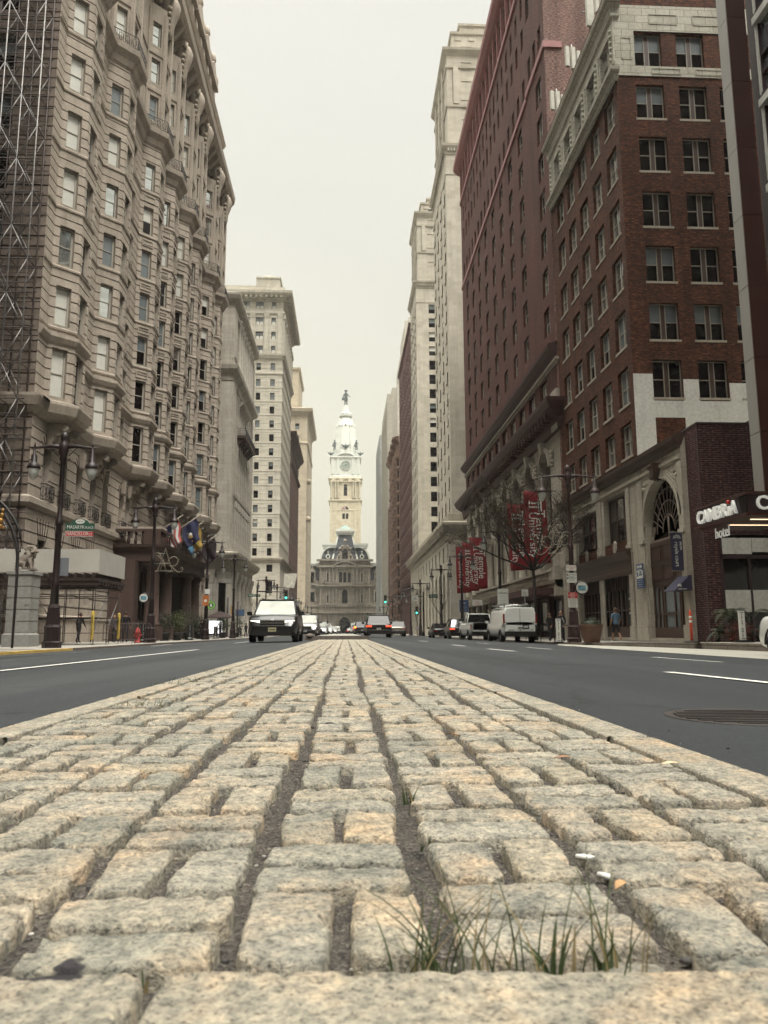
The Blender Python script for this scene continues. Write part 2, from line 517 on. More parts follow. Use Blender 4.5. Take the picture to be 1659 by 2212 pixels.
def pick(*w):
    """weighted random pane pair (upper, lower): w = ((pair, weight), ...)"""
    tot = sum(x[1] for x in w)
    def f(r):
        t = r.random()*tot
        for p, k in w:
            t -= k
            if t <= 0: return p
        return w[0][0]
    return f
P_HI = pick(((5, 5), 4), ((2, 2), 3), ((5, 3), 1), ((4, 4), 1))
P_MID = pick(((4, 3), 3), ((4, 4), 4), ((3, 3), 3), ((2, 3), 1))
P_LOW = pick(((4, 3), 3), ((3, 3), 3), ((4, 4), 2))

# ================================================================ grand hotel on the left
XW = -16.5; XB = -15.35
H = Building('grand_hotel', 'brown stone hotel with many canted bays and rusticated courses, nearest building on the left', (XW, 68, 0), 'hotel')
S_HOTEL_S = stone('shaded_side_wall_stone', (.23, .185, .15), None, .16, .4)  # darker copy of the hotel stone: alley shade and dirt in the colour
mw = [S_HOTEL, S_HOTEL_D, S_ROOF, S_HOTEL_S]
wl = H.mb('wall', mw)
bays = [43.2, 50.5, 59.6, 65.0, 71.2, 76.4, 84.4, 90.0]
def baypts(c, x=XB): return [(XW, c-2.05), (x, c-.95), (x, c+.95), (XW, c+2.05)]
# street front above the ledge: bays and flats
path = [(XW, 40.0)]
for c in bays: path += baypts(c)
path.append((XW, 93.2))
sills = [17.5, 21.1, 24.7, 28.3, 32.0, 35.8]
Z0, Z1 = 12.9, 40.0
fine = (.6, .085, .085, 13.0)
P_NR = pick(((5, 5), 5), ((2, 2), 3), ((4, 4), .7))
def rows_for(w, us, lo, tall=True):
    r = []
    if tall: r.append(dict(us=us, w=w, z=13.35, h=2.8, gm=lo, mats=WM, fr=.1, sill=.1))
    for i, s_ in enumerate(sills):
        g = lo if i < 2 else (P_MID if i < 4 else P_HI)
        r.append(dict(us=us, w=w, z=s_, h=2.3, gm=g, mats=WM, fr=.1, sill=.1))
    return r
for i in range(len(path)-1):
    a, b = path[i], path[i+1]
    L = math.hypot(b[0]-a[0], b[1]-a[1])
    kind = (i % 4) if i < 4*len(bays) else 0
    bi = i//4
    near = bi < 2
    if kind == 1:
        rows = rows_for(.86, [L/2-.02], P_NR if near else P_MID)
        for q_ in rows:
            if near: q_['gm'] = P_NR
    elif kind == 2: rows = rows_for(1.15, [L/2], P_LOW)
    elif kind == 3: rows = []
    else:
        rows = []
        if bi == 2 or bi == 6:
            rows = rows_for(.95, [L/2-.65, L/2+.65], P_LOW)
        elif L > 3.0:
            rows = [dict(us=[L/2], w=.5, z=s_+.1, h=1.9, gm=(3, 3), mats=WM, fr=.06, sill=.08) for s_ in sills]
        elif L > 1.6:
            rows = [dict(us=[L/2], w=.45, z=s_+.1, h=1.9, gm=(3, 3), mats=WM, fr=.06, sill=.08) for s_ in sills]
    H.facade('wall', a, b, Z0, Z1, rows, .32, fine)
# raised hoods and sill courses that follow the bays
tr = H.mb('cornice', mw)
for k, s_ in enumerate(sills):
    tr.sweep(path, [(-.02, s_-.36), (.07, s_-.32), (.09, s_-.22), (.03, s_-.14), (-.02, s_-.12)])
tr.sweep(path, [(-.05, 12.0), (.35, 12.35), (.5, 12.8), (.5, 12.95), (.1, 13.1), (-.02, 13.12)])
tr.sweep(path, [(-.02, 16.35), (.12, 16.45), (.25, 16.7), (.25, 16.9), (-.02, 17.0)])
tr.sweep(path, [(-.02, 39.6), (.15, 39.8), (.3, 40.2), (.62, 40.6), (.68, 41.0), (.1, 41.15), (-.02, 41.15)])
# sill panels on the bays between the floors
for bi, c in enumerate(bays):
    pts = baypts(c)
    for k in (0, 1):
        for s_ in sills[1:] if bi in (2, 3, 4, 5) else []:
            a, b = pts[k], pts[k+1]; L = math.hypot(b[0]-a[0], b[1]-a[1])
            for (u0, u1, za, zb) in ((.3, L-.3, -1.1, -1.03), (.3, L-.3, -.62, -.55), (.3, .38, -1.03, -.62), (L-.38, L-.3, -1.03, -.62)):
                box_out(tr, a, b, u0, u1, s_+za, s_+zb, -.01, .06)
# corbels below the bay feet and the soffit under each bay
def emit(name, m_):
    m_.v = [(x-H.loc.x, y-H.loc.y, z-H.loc.z) for x, y, z in m_.v]; return m_.build(name, mw, H.root)
for c in bays:
    cb = MB()
    cb.poly([(x, y, 12.02) for x, y in baypts(c, XB+.3)][::-1])
    for dy in (-.8, .8):
        for k in range(3):
            cb.box(XW, XW+.35+.3*k, c+dy-.22, c+dy+.22, 11.0+.33*k, 11.35+.33*k)
        cb.tube([(XW+.9, c+dy-.26, 11.75), (XW+.9, c+dy+.26, 11.75)], .2, 8)
    # cartouche between the corbels
    cb.lathe([(.02, -.5), (.28, -.2), (.34, .1), (.2, .4), (.02, .5)], 8, 0, (XW+.12, c, 11.35)); emit('corbel', cb)
# lower storeys: flat wall with tall arches and ground windows
arches = [42.3, 44.8, 47.5, 50.1, 52.7, 56.5, 58.2, 74.6, 76.4, 79.8, 82.2, 84.8, 87.4, 90.4]
ar = dict(us=[y-40 for y in arches], w=1.12, z=7.75, h=3.1, arch=True, gm=(3, 3), mats=WM, fr=.09, sill=.05, cols=2, rows=1)
gy = [42.3, 44.8, 47.5, 50.1, 73.6, 75.9, 78.2, 80.5, 82.8, 85.1, 87.4, 89.7, 91.9]
gr = dict(us=[y-40 for y in gy], w=1.15, z=2.3, h=3.2, gm=P_LOW, mats=WM, fr=.09, sill=.1)
H.facade('wall', (XW, 40), (XW, 93.2), 1.3, 12.1, [ar, gr], .45, (.62, .09, .08, 1.35))
wl.poly([(XW, 40, 12.1), (XW, 40, 12.9), (XW, 93.2, 12.9), (XW, 93.2, 12.1)])
box_out(wl, (XW, 40), (XW, 93.2), 0, 53.2, -.2, 1.3, -.3, .12)
tr.sweep([(-48, 40), (XW, 40), (XW, 93.2)], [(-.02, 7.0), (.1, 7.05), (.25, 7.2), (.25, 7.5), (.06, 7.62), (-.02, 7.62)])
tr.sweep([(-48, 40), (XW, 40), (XW, 93.2)], [(-.02, 1.3), (.2, 1.3), (.2, 1.42), (-.02, 1.55)])
# keystones and voussoirs over the openings
for y in arches:
    for a in range(-3, 4):
        t = PI/2+a*.36
        for r0, r1, q in ((.56, 1.06, .045),):
            cx = y; cz = 10.85-.56
            p0 = Vector((cx-math.cos(t)*r0, cz+math.sin(t)*r0)); p1 = Vector((cx-math.cos(t)*r1, cz+math.sin(t)*r1))
            tr.tube([(XW+.005, p0.x, p0.y), (XW+.005, p1.x, p1.y)], .03, 4, 1)
    tr.hexa([(XW, y-.1, 10.6), (XW+.22, y-.1, 10.6), (XW+.22, y+.1, 10.6), (XW, y+.1, 10.6), (XW, y-.2, 11.5), (XW+.3, y-.2, 11.5), (XW+.3, y+.2, 11.5), (XW, y+.2, 11.5)])
for y in gy:
    for a in range(-2, 3):
        tr.tube([(XW+.005, y+a*.26, 5.5), (XW+.005, y+a*.42, 6.6)], .028, 4, 1)
# south side wall behind the scaffold
sside = [dict(us=[3.0, 8.0, 13.0, 18, 23.5, 28.6], w=1.3, z=z_, h=2.3, gm=P_MID, mats=WM, fr=.1, sill=.12) for z_ in sills+[43.2, 46.8, 50.4]]
sside += [dict(us=[3.0, 8.0, 13.0, 18, 23.5, 28.6], w=1.4, z=8.1, h=2.8, gm=(3, 3), mats=WM, fr=.1, sill=.1)]
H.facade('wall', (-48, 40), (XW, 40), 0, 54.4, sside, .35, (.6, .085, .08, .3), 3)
tr.sweep([(-48, 40), (XW, 40), (XW, 41.15)], [(-.02, 12.0), (.35, 12.35), (.5, 12.8), (.5, 12.95), (-.02, 13.12)])
tr.sweep([(-48, 40), (XW, 40), (XW, 41.15)], [(-.02, 39.6), (.3, 40.2), (.62, 40.6), (.68, 41.0), (-.02, 41.15)])
# upper zone with pilasters
zu = [42.0, 45.4, 48.8]
for i in range(len(path)-1):
    a, b = path[i], path[i+1]; L = math.hypot(b[0]-a[0], b[1]-a[1]); kind = (i % 4) if i < 32 else 0
    rows = []
    if kind in (1, 2): rows = [dict(us=[L/2], w=.8 if kind == 1 else 1.1, z=z_, h=2.2, gm=P_HI, mats=WM, fr=.1, sill=.1) for z_ in zu]
    elif L > 1.6: rows = [dict(us=[L/2] if L < 4 else [L/2-.7, L/2+.7], w=.6, z=z_, h=2.0, gm=P_MID, mats=WM, fr=.08, sill=.1) for z_ in zu]
    H.facade('wall', a, b, 41.1, 52.6, rows, .3)
for s_ in zu[1:]: tr.sweep(path, [(-.02, s_-.9), (.1, s_-.85), (.12, s_-.7), (-.02, s_-.65)])
for i, (x, y) in enumerate(path[1:-1]):
    tr.box(x-.1, x+.12, y-.22, y+.22, 41.2, 52.0)
ent = [(XW, 40), (XW, 93.2)]
wl.poly([(XW, 40, 52.6), (XW, 93.2, 52.6), (XW, 93.2, 54.6), (XW, 40, 54.6)])
# garlanded cartouches above each bay
for c in bays:
    og = MB()
    og.poly([(x, y, 52.6) for x, y in baypts(c)])
    og.lathe([(.05, -2.6), (.3, -2.0), (.35, -1.2), (.55, -.6), (.75, .1), (.8, .7), (.55, 1.2), (.1, 1.4)], 10, 0, (XB+.1, c, 53.2))
    for s_ in (-1, 1):
        for k in range(6):
            og.ball((XB+.2-.03*k, c+s_*(.6+.08*math.sin(k)), 53.6-k*.5), .25-.02*k, 4)
        og.tube([(XB+.1, c+s_*.7, 54.0), (XB+.5, c+s_*.95, 54.1), (XB+.3, c+s_*.9, 53.6)], .16, 6)
    emit('cartouche', og)
# main cornice with big brackets
cor = H.mb('main_cornice', mw)
cor.sweep([(-48, 40), (XW, 40), (XW, 93.2)], [(0, 53.6), (.25, 53.8), (.4, 54.6), (1.5, 55.0), (1.85, 55.5), (1.95, 56.2), (.2, 56.5), (0, 56.5)])
for k in range(35):
    y = 40.5+k*1.5
    cor.hexa([(XW+.2, y, 53.5), (XW+.55, y, 53.6), (XW+.55, y+.5, 53.6), (XW+.2, y+.5, 53.5), (XW+.2, y, 54.75), (XW+1.5, y, 54.95), (XW+1.5, y+.5, 54.95), (XW+.2, y+.5, 54.75)])
# attic storey with a second cornice on the far two thirds
AT = 66.5
H.facade('wall', (XW-.3, AT), (XW-.3, 90.5), 56.4, 62.2, [dict(us=[1.6+2.35*k for k in range(10)], w=1.05, z=57.6, h=3.2, gm=P_MID, mats=WM, fr=.1, sill=.1)], .3)
wl.poly([(XW-8, AT, 56.4), (XW-.3, AT, 56.4), (XW-.3, AT, 62.2), (XW-8, AT, 62.2)])
cor.sweep([(XW-8, AT), (XW-.3, AT), (XW-.3, 90.5), (XW-8, 90.5)], [(0, 61.4), (.3, 61.6), (.9, 62.0), (1.1, 62.6), (.1, 63), (0, 63)])
for k in range(10): cor.box(XW-.35, XW+.15, AT+.3+2.45*k, AT+.75+2.45*k, 56.5, 61.4)
cor.lathe([(.1, 0), (.55, .3), (.6, 1.0), (.35, 1.7), (.05, 2.0)], 10, 0, (XW+.9, 74.2, 56.4))
# mansard roof
rf = H.mb('roof', [S_ROOF])
def frust(mb, x0, x1, y0, y1, z0, z1, ins, m=0):
    mb.hexa([(x0, y0, z0), (x1, y0, z0), (x1, y1, z0), (x0, y1, z0), (x0+ins, y0+ins, z1), (x1-ins, y0+ins, z1), (x1-ins, y1-ins, z1), (x0+ins, y1-ins, z1)], m)
frust(rf, -48, XW-.4, 40.4, 93, 56.3, 62, 2.2)
frust(rf, -47, XW-1.2, AT+.6, 90, 62.6, 72.5, 3.0)
wl.poly([(-48, 93.2, 0), (-48, 40, 0), (-48, 40, 56), (-48, 93.2, 56)]); wl.poly([(XW, 93.2, 0), (-48, 93.2, 0), (-48, 93.2, 56), (XW, 93.2, 56)])
# stone dormers
for k, y in enumerate([43.5, 50.5, 57.5]+[64, 68.8, 74, 78.8, 83.2, 87.6]):
    z0 = 56.4 if k < 4 else 62.9; zk = 1.0 if k < 4 else 1.35
    d = MB(); x1 = XW-.2 if k < 4 else XW-.4
    d.box(x1-3, x1-.25, y-1.3, y+1.3, z0, z0+4.4, 0)
    for s_ in (-1, 1): d.box(x1-.25, x1, y+s_*1.0-.3, y+s_*1.0+.3, z0, z0+3.9, 0)
    d.box(x1-3.2, x1+.3, y-1.7, y+1.7, z0+4.4, z0+4.9, 0)
    d.hexa([(x1-3, y-1.6, z0+4.9), (x1+.2, y-1.6, z0+4.9), (x1+.2, y+1.6, z0+4.9), (x1-3, y+1.6, z0+4.9), (x1-3, y-.2, z0+6.2), (x1+.2, y-.2, z0+6.2), (x1+.2, y+.2, z0+6.2), (x1-3, y+.2, z0+6.2)], 0)
    for s_ in (-1, 1): d.tube([(x1, y+s_*1.45, z0+4.9), (x1+.1, y+s_*1.6, z0+5.6), (x1, y+s_*1.3, z0+6.0)], [.3, .22, .1], 6)
    d.lathe([(.1, 0), (.35, .3), (.3, .7), (.05, 1.1)], 8, 0, (x1, y, z0+6.1))
    d.v = [(a-H.loc.x, y+(b-y)*zk-H.loc.y, z0+(c-z0)*zk-H.loc.z) for a, b, c in d.v]
    o = d.build('dormer', mw, H.root)
    g = MB(); g.box(x1-.26, x1-.23, y-.65, y+.65, z0+.6, z0+3.4, 0)
    g.v = [(a-H.loc.x, b-H.loc.y, c-H.loc.z) for a, b, c in g.v]
    g.build('window', [G_SKY], o)
# portico round the entrance
pt = H.mb('portico', [S_HOTEL_D, S_HOTEL, G_DARK, M_LIT])
PX = -13.9
for y in (56.2, 60.2, 67.8, 71.4):
    pt.box(PX-.7, PX+.7, y-.7, y+.7, 0, 1.0); pt.lathe([(.62, 0), (.62, .12), (.52, .2), (.5, 2.0), (.44, 3.9), (.5, 4.0), (.62, 4.2), (.62, 4.3)], 16, 0, (PX, y, 1.0))
    pt.box(PX-.62, PX+.62, y-.62, y+.62, 5.3, 5.55)
pt.box(XW, PX-.9, 54.6, 55.9, 0, 5.6); pt.box(XW, PX-.9, 71.8, 73, 0, 5.6)
pt.box(XW, PX+.75, 55.4, 72.2, 5.55, 6.6); pt.sweep([(XW, 55.4), (PX+.75, 55.4), (PX+.75, 72.2), (XW, 72.2)], [(0, 6.3), (.35, 6.55), (.4, 6.75), (0, 6.8)])
for y in (56.2, 64, 71.4): pt.box(PX-.6, PX+.6, y-.7, y+.7, 6.8, 7.9)
pt.box(XW, PX+.7, 55.5, 57, 7.9, 8.05, 1)
pt.sweep([(XW, 55.6), (PX+.6, 55.6), (PX+.6, 72), (XW, 72)], [(0, 7.7), (.12, 7.7), (.12, 7.9), (0, 7.9)])
for k in range(20): pt.lathe([(.08, 0), (.13, .3), (.06, .6), (.1, .9)], 8, 0, (PX+.5, 57.3+k*.72, 6.8))
for k in range(4): pt.lathe([(.08, 0), (.13, .3), (.06, .6), (.1, .9)], 8, 0, (PX-.2-k*.5, 55.7, 6.8))
dr = H.mb('entrance_door', [M_FRD, G_DARK, plain('door_bronze', (.06, .02, .012), .35, metal=.3), M_LIT])
dr.box(XW+.02, XW+.1, 57.5, 70, 0, 5.5, 2)
for k in range(8): dr.box(XW+.1, XW+.2, 57.7+k*1.6, 57.85+k*1.6, 0, 5.3, 0)
for k in range(7): dr.box(XW+.1, XW+.12, 57.95+k*1.6, 59.2+k*1.6, .3, 3.0, 1)
H.finish(near=True)

# wrought iron balconies: each one its own part
def balcony(parent, a, b, z, h, out, mats):
    mb = MB(); pts = [Vector((p[0], p[1])) for p in (a if isinstance(a, list) else [a, b])]
    for p, q in zip(pts, pts[1:]):
        L = (q-p).length; n = max(2, int(L/.14)); d = (q-p)/L
        for zz in (z, z+h): mb.tube([(p.x, p.y, zz), (q.x, q.y, zz)], .028, 5)
        for k in range(n+1):
            r = p+d*L*k/n; mb.tube([(r.x, r.y, z), (r.x, r.y, z+h)], .014, 4)
        for k in range(max(1, int(L/.4))):
            c = p+d*(L*(k+.5)/max(1, int(L/.4)))
            ring = [(c.x+d.x*math.cos(t)*.15, c.y+d.y*math.cos(t)*.15, z+h*.5+math.sin(t)*h*.33) for t in [i*PI/5 for i in range(11)]]
            mb.tube(ring, .018, 4, cap=False)
    off = parent.location; mb.v = [(x-off.x, y-off.y, zz-off.z) for x, y, zz in mb.v]
    return mb.build('balcony', mats, parent)
for y in arches[:7]:
    balcony(H.root, [(XW, y-.62), (XW+.28, y-.62), (XW+.28, y+.62), (XW, y+.62)], None, 7.65, .85, 0, [M_IRON])
for c in bays:
    P = baypts(c, XB+.55); P[0] = (XW+.1, c-2.3); P[1] = (XB+.5, c-1.15); P[2] = (XB+.5, c+1.15); P[3] = (XW+.1, c+2.3)
    balcony(H.root, P, None, 41.2, .9, 0, [M_IRON])

# ================================================================ grey pilastered building beyond the side street
def loft_building(name, label, loc, cat='office building'): return Building(name, label, loc, cat)
B2 = Building('bank_building', 'grey granite block with giant pilasters and columned porch, second building on the left', (XW, 125, 0))
mu = [S_UNION, S_TRIM, S_ROOF]
Y0, Y1 = 107.0, 131.0
us = [3.0]+[6.6+k*2.15 for k in range(7)]+[21.9]
rows = []
for z_ in (21.5, 25.3, 29.1, 32.9):
    rows.append(dict(us=us, w=1.25, z=z_, h=2.3, gm=P_MID, mats=WD, sill=.15))
rows.append(dict(us=us[1:-1], w=1.25, z=12.9, h=6.0, gm=(3, 3), mats=WD, rows=4, cols=2)); rows.append(dict(us=[us[0], us[-1]], w=1.4, z=13.5, h=3.4, gm=(3, 3), mats=WD))
B2.facade('wall', (XW, Y0), (XW, Y1), 12, 38.0, rows, .6)
rows = [dict(us=us[1:-1], w=1.25, z=41.4, h=5.0, gm=P_MID, mats=WD, rows=3, cols=2), dict(us=[us[0], us[-1]], w=1.3, z=41.6, h=3, gm=P_MID, mats=WD)]
B2.facade('wall', (XW, Y0), (XW, Y1), 38.0, 49.6, rows, .7)
ss = lin(3, 26, 6)
B2.facade('wall', (-50, Y0), (XW, Y0), 0, 49.6, [dict(us=ss[:5], w=1.3, z=z_, h=2.2, gm=P_MID, mats=WD) for z_ in (14, 18, 22, 26, 30, 34, 42, 46)], .4)
cb2 = B2.mb('cornice', mu); pb2 = B2.mb('pilaster', mu)
pth = [(-50, Y0), (XW, Y0), (XW, Y1), (-50, Y1)]
cb2.sweep(pth, [(0, 36.2), (.15, 36.3), (.2, 37.2), (.9, 37.8), (1.0, 38.4), (.35, 38.6), (.35, 39.9), (0, 39.9)])
cb2.sweep(pth, [(0, 46.6), (.3, 46.7), (.35, 47.1), (.1, 47.2), (.1, 48.0), (.8, 48.5), (1.0, 49.0), (1.0, 49.3), (0, 49.8)])
cb2.sweep(pth, [(0, 20.0), (.3, 20.1), (.35, 20.6), (0, 20.8)])
for k in range(8):
    y = Y0+5.5+k*2.15
    pb2.lathe([(.4, 0), (.4, .2), (.34, .3), (.33, 5.0), (.3, 7.2), (.36, 7.3), (.46, 8.0), (.48, 8.2)], 12, 0, (XW+.1, y, 39.3))
    pb2.box(XW-.1, XW+.3, y-.34, y+.34, 12, 19.2); pb2.box(XW-.1, XW+.42, y-.45, y+.45, 18.6, 19.6)
    pb2.box(XW-.05, XW+.12, y-.3, y+.3, 20.8, 36.2)
for (ya, yb) in ((Y0-.02, Y0+2.1), (Y1-1.2, Y1+.02)):
    pb2.box(XW-4.6, XW+.35, ya-.35 if ya < 120 else ya, yb, 12, 36.0); pb2.box(XW-4.6, XW+.35, ya-.35 if ya < 120 else ya, yb, 39.5, 47.0)
# porch and ground storey
po = B2.mb('porch', mu)
po.box(-50, XW+.5, Y0-.5, Y1+.3, 10.7, 12.2); po.sweep([(-50, Y0-.5), (XW+.5, Y0-.5), (XW+.5, Y1+.3)], [(0, 9.0), (.15, 9.2), (.2, 10.0), (1.1, 10.5), (1.4, 11.0), (1.45, 11.3), (0, 11.6)], 1)
po.box(-50, XW-.4, Y0+.6, Y1-.2, 0, 9.2)
for (xa, ya) in [(XW-.15, Y0+.6), (XW-2.6, Y0+.2), (XW-8, Y0+.2), (XW-10.5, Y0+.2)]:
    po.box(xa-.85, xa+.85, ya-.6, ya+.9, 0, 8.2); po.box(xa-1.05, xa+1.05, ya-.8, ya+1.1, 0, .9)
    po.sweep([(xa-.85, ya+.9), (xa-.85, ya-.6), (xa+.85, ya-.6), (xa+.85, ya+.9)], [(0, 7.2), (.08, 7.3), (.12, 7.9), (.3, 8.6), (.35, 9.1), (0, 9.1)])
for k in range(5):
    y = Y0+4.5+k*4.6
    po.lathe([(.95, 0), (.95, .5), (.72, .7), (.70, 3), (.62, 7.4), (.7, 7.6), (.95, 8.6), (1.0, 9.0)], 14, 0, (XW+.2, y, 0))
    po.box(XW-.4, XW-.3, y+.9, y+3.8, .8, 7, 1)
# hood over the third row and iron rail
cb2.sweep([(XW, Y0+8), (XW, Y0+17)], [(0, 34.6), (.6, 35.2), (.7, 35.5), (0, 35.6)]); 
balc = MB(); balc.box(XW, XW+1.3, Y0+7, Y0+19, 29.6, 30.0)
for k in range(8): balc.hexa([(XW, Y0+7.3+k*1.55, 28.6), (XW+.2, Y0+7.3+k*1.55, 28.6), (XW+.2, Y0+7.7+k*1.55, 28.6), (XW, Y0+7.7+k*1.55, 28.6), (XW, Y0+7.3+k*1.55, 29.6), (XW+1.1, Y0+7.3+k*1.55, 29.6), (XW+1.1, Y0+7.7+k*1.55, 29.6), (XW, Y0+7.7+k*1.55, 29.6)])
balc.v = [(x-XW, y-125, z) for x, y, z in balc.v]; balc.build('balcony', [S_HOTEL_D], B2.root)
balcony(B2.root, [(XW+.1, Y0+7), (XW+1.25, Y0+7), (XW+1.25, Y0+19)], None, 30.0, 1.1, 0, [M_IRON])
pb2.box(-50, XW-2, Y0+2, Y1, 49.4, 51.0, 2)
B2.mats = mu; B2.finish(near=False)

# ================================================================ cream tower with the great cornice
B3 = Building('cream_office_tower', 'cream office tower with deep bracketed cornice and domed roof box, left beyond the grey bank', (XW, 215, 0))
mc = [S_CREAM, S_TRIM, S_ROOF]
Y0, Y1, XE = 190.0, 222.0, -52.0
zs_ = [19.4, 23.2]+[27.0+k*4.03 for k in range(11)]
P_C = pick(((3, 3), 3), ((4, 3), 3), ((4, 4), 3), ((5, 4), 1))
su = [35.5-2.45-k*3.62 for k in range(8)]
def c3rows(us, fl, w, mm): return [dict(us=us, w=w, z=z_, h=1.9, gm=P_C, mats=mm, sill=.12, fr=.1) for z_ in fl]
fl = [19.2+k*3.62 for k in range(13)]
B3.facade('wall', (XE, Y0), (XW, Y0), 18.6, 70.4, c3rows(su, fl+[66.9], 1.15, WD), .4, (1.206, .10, .08, 19.0))
B3.facade('wall', (XW, Y0), (XW, Y1), 18.6, 70.4, c3rows([1.9+k*2.0 for k in range(15)], fl+[66.9], 1.0, WD), .16, (1.206, .10, .08, 19.0))
up = [71.5, 75.3, 79.2, 83.5]
B3.facade('wall', (XE, Y0), (XW, Y0), 70.4, 86.0, [dict(us=[su[0]], w=1.15, z=z_, h=1.95, gm=(4, 5), mats=WD, sill=.2, fr=.12) for z_ in up]+[dict(us=su[1:], w=1.95, z=z_, h=2.0, gm=(4, 5), mats=WD, sill=.2, cols=2, fr=.1, mull=.16) for z_ in up], .5)
B3.facade('wall', (XW, Y0), (XW, Y1), 70.4, 86.0, [dict(us=[2.4+k*3.0 for k in range(10)], w=1.7, z=z_, h=2.0, gm=(4, 4), mats=WD, sill=.2, cols=2, fr=.12) for z_ in up], .5)
c3 = B3.mb('cornice', mc); pth = [(XE, Y0), (XW, Y0), (XW, Y1), (XE, Y1)]
for z_ in fl: c3.sweep(pth, [(0, z_-.55), (.1, z_-.5), (.1, z_-.2), (0, z_-.15)])
c3.sweep(pth, [(0, 69.6), (.2, 69.8), (.25, 70.3), (.7, 70.6), (.8, 71.0), (0, 71.2)])
c3.sweep(pth, [(0, 65.7), (.25, 65.8), (.3, 66.2), (0, 66.4)]); c3.sweep(pth, [(0, 82.0), (.3, 82.1), (.35, 82.6), (0, 82.8)])
c3.sweep(pth, [(0, 85.3), (.2, 85.4), (.3, 85.7), (.7, 85.9), (.8, 86.3), (1.9, 86.6), (2.3, 87.0), (2.4, 87.6), (.7, 88.0), (.3, 88.2), (.3, 89.3), (0, 89.3)])
for k in range(27): c3.box(XE+1+k*1.3, XE+1.6+k*1.3, Y0-1.8, Y0, 86.0, 86.6)
for k in range(24): c3.box(XW, XW+1.8, Y0+.5+k*1.3, Y0+1.1+k*1.3, 86.0, 86.6)
for k in range(80): c3.box(XE+.2+k*.44, XE+.42+k*.44, Y0-.6, Y0-.2, 85.4, 85.75)
for k in range(80): c3.box(XE+.2+k*.44, XE+.42+k*.44, Y0-.6, Y0-.2, 70.0, 70.4)
for k in range(68): c3.box(XW+.2, XW+.6, Y0+.2+k*.46, Y0+.43+k*.46, 70.0, 70.4)
p3 = B3.mb('pilaster', mc)
for u in [.75]+[4.25+3.62*k for k in range(8)]:
    x = XW-u
    p3.box(x-.55, x+.55, Y0-.3, Y0, 71.2, 80.9); p3.hexa([(x-.55, Y0-.35, 80.9), (x+.55, Y0-.35, 80.9), (x+.55, Y0, 80.9), (x-.55, Y0, 80.9), (x-.8, Y0-.6, 82.1), (x+.8, Y0-.6, 82.1), (x+.8, Y0, 82.1), (x-.8, Y0, 82.1)])
for k in range(11):
    y = Y0+.9+k*3.0; p3.box(XW, XW+.35, y-.5, y+.5, 71.2, 80.9); p3.box(XW, XW+.6, y-.7, y+.7, 80.9, 82.1)
b3b = B3.mb('base', mc)
B3.facade('base', (XE, Y0-.3), (XW+.3, Y0-.3), 0, 17.8, [dict(us=[33.2], w=1.5, z=15.2, h=1.8, gm=(3, 3), mats=WD, sill=.2), dict(us=[33.2], w=1.6, z=10, h=3, gm=(3, 3), mats=WD, sill=.2)], .5, (.9, .1, .08, .3))
B3.facade('base', (XW+.3, Y0-.3), (XW+.3, Y1), 0, 17.8, [dict(us=[2.2+k*2.0 for k in range(15)], w=1.1, z=12.6, h=3.6, gm=(3, 3), mats=WD, sill=.2), dict(us=[2.2+k*2.0 for k in range(15)], w=1.2, z=6.2, h=3.6, gm=(3, 3), mats=WD, sill=.2)], .5)
c3.sweep([(XE, Y0-.3), (XW+.3, Y0-.3), (XW+.3, Y1)], [(-.3, 17.4), (.1, 17.5), (.15, 17.9), (.7, 18.2), (.8, 18.6), (-.3, 18.8)], 1)
r3 = B3.mb('roof_structure', mc)
r3.box(XE, XW-1, Y0+1, Y1-1, 85.5, 89.2); r3.box(XE, XW-3, Y0+2.5, Y1-3, 89.2, 91.0)
r3.box(-23.8, -17.6, Y0+1.2, Y0+10, 89.2, 92.6)
r3.sweep([(-23.8, Y0+1.2), (-17.6, Y0+1.2), (-17.6, Y0+10)], [(0, 92.2), (.25, 92.4), (.25, 92.8), (0, 92.9)])
r3.lathe([(2.9, 0), (2.7, .6), (2.1, 1.1), (1.0, 1.4), (.1, 1.5)], 16, 1, (-20.6, Y0+4.6, 92.8))
B3.mats = mc; B3.finish(near=False)

# dark brown narrow block, then the ochre tower with a green roof
B4 = Building('brown_brick_block', 'dark brown block with projecting cornice squeezed between two cream towers on the left', (XW, 270, 0))
S_BR4 = stone('dark_brown_terracotta', (.13, .085, .07), (.8, .4), .15, .3)
Y0, Y1 = 223.0, 263.0
B4.facade('wall', (XW-.2, Y0), (XW-.2, Y1), 0, 58.0, [dict(us=[3+k*3.8 for k in range(10)], w=1.6, z=4+z*3.8, h=2.2, gm=P_C, mats=WD) for z in range(14)], .4)
B4.facade('wall', (-50, Y0), (XW-.2, Y0), 0, 58.0, [], .4)
c4 = B4.mb('cornice', [S_BR4]); c4.sweep([(-50, Y0), (XW-.2, Y0), (XW-.2, Y1)], [(0, 56.5), (.4, 56.8), (.6, 57.6), (1.6, 58.4), (2.0, 59.2), (0, 59.6)])
c4.sweep([(XW-.2, Y0), (XW-.2, Y1)], [(0, 49.6), (.5, 50), (.9, 50.5), (0, 50.8)])
for k in range(10): c4.box(XW-.2, XW+.3, Y0+.6+k*3.8, Y0+1.2+k*3.8, 6, 49)
c4.box(-50, XW-.5, Y0+.5, Y1, 57, 58.6)
B4.mats = [S_BR4]; B4.finish(near=False)
S_OCH = stone('ochre_limestone', (.52, .45, .34), (1.6, .8), .06, .15, joint=.88)
B5 = Building('ochre_tower', 'slender ochre stone tower with a green hipped roof, farthest tall building on the left', (XW, 335, 0))
Y0, Y1, XE = 315.0, 362.0, -50.0
fl5 = [14+k*5.05 for k in range(14)]
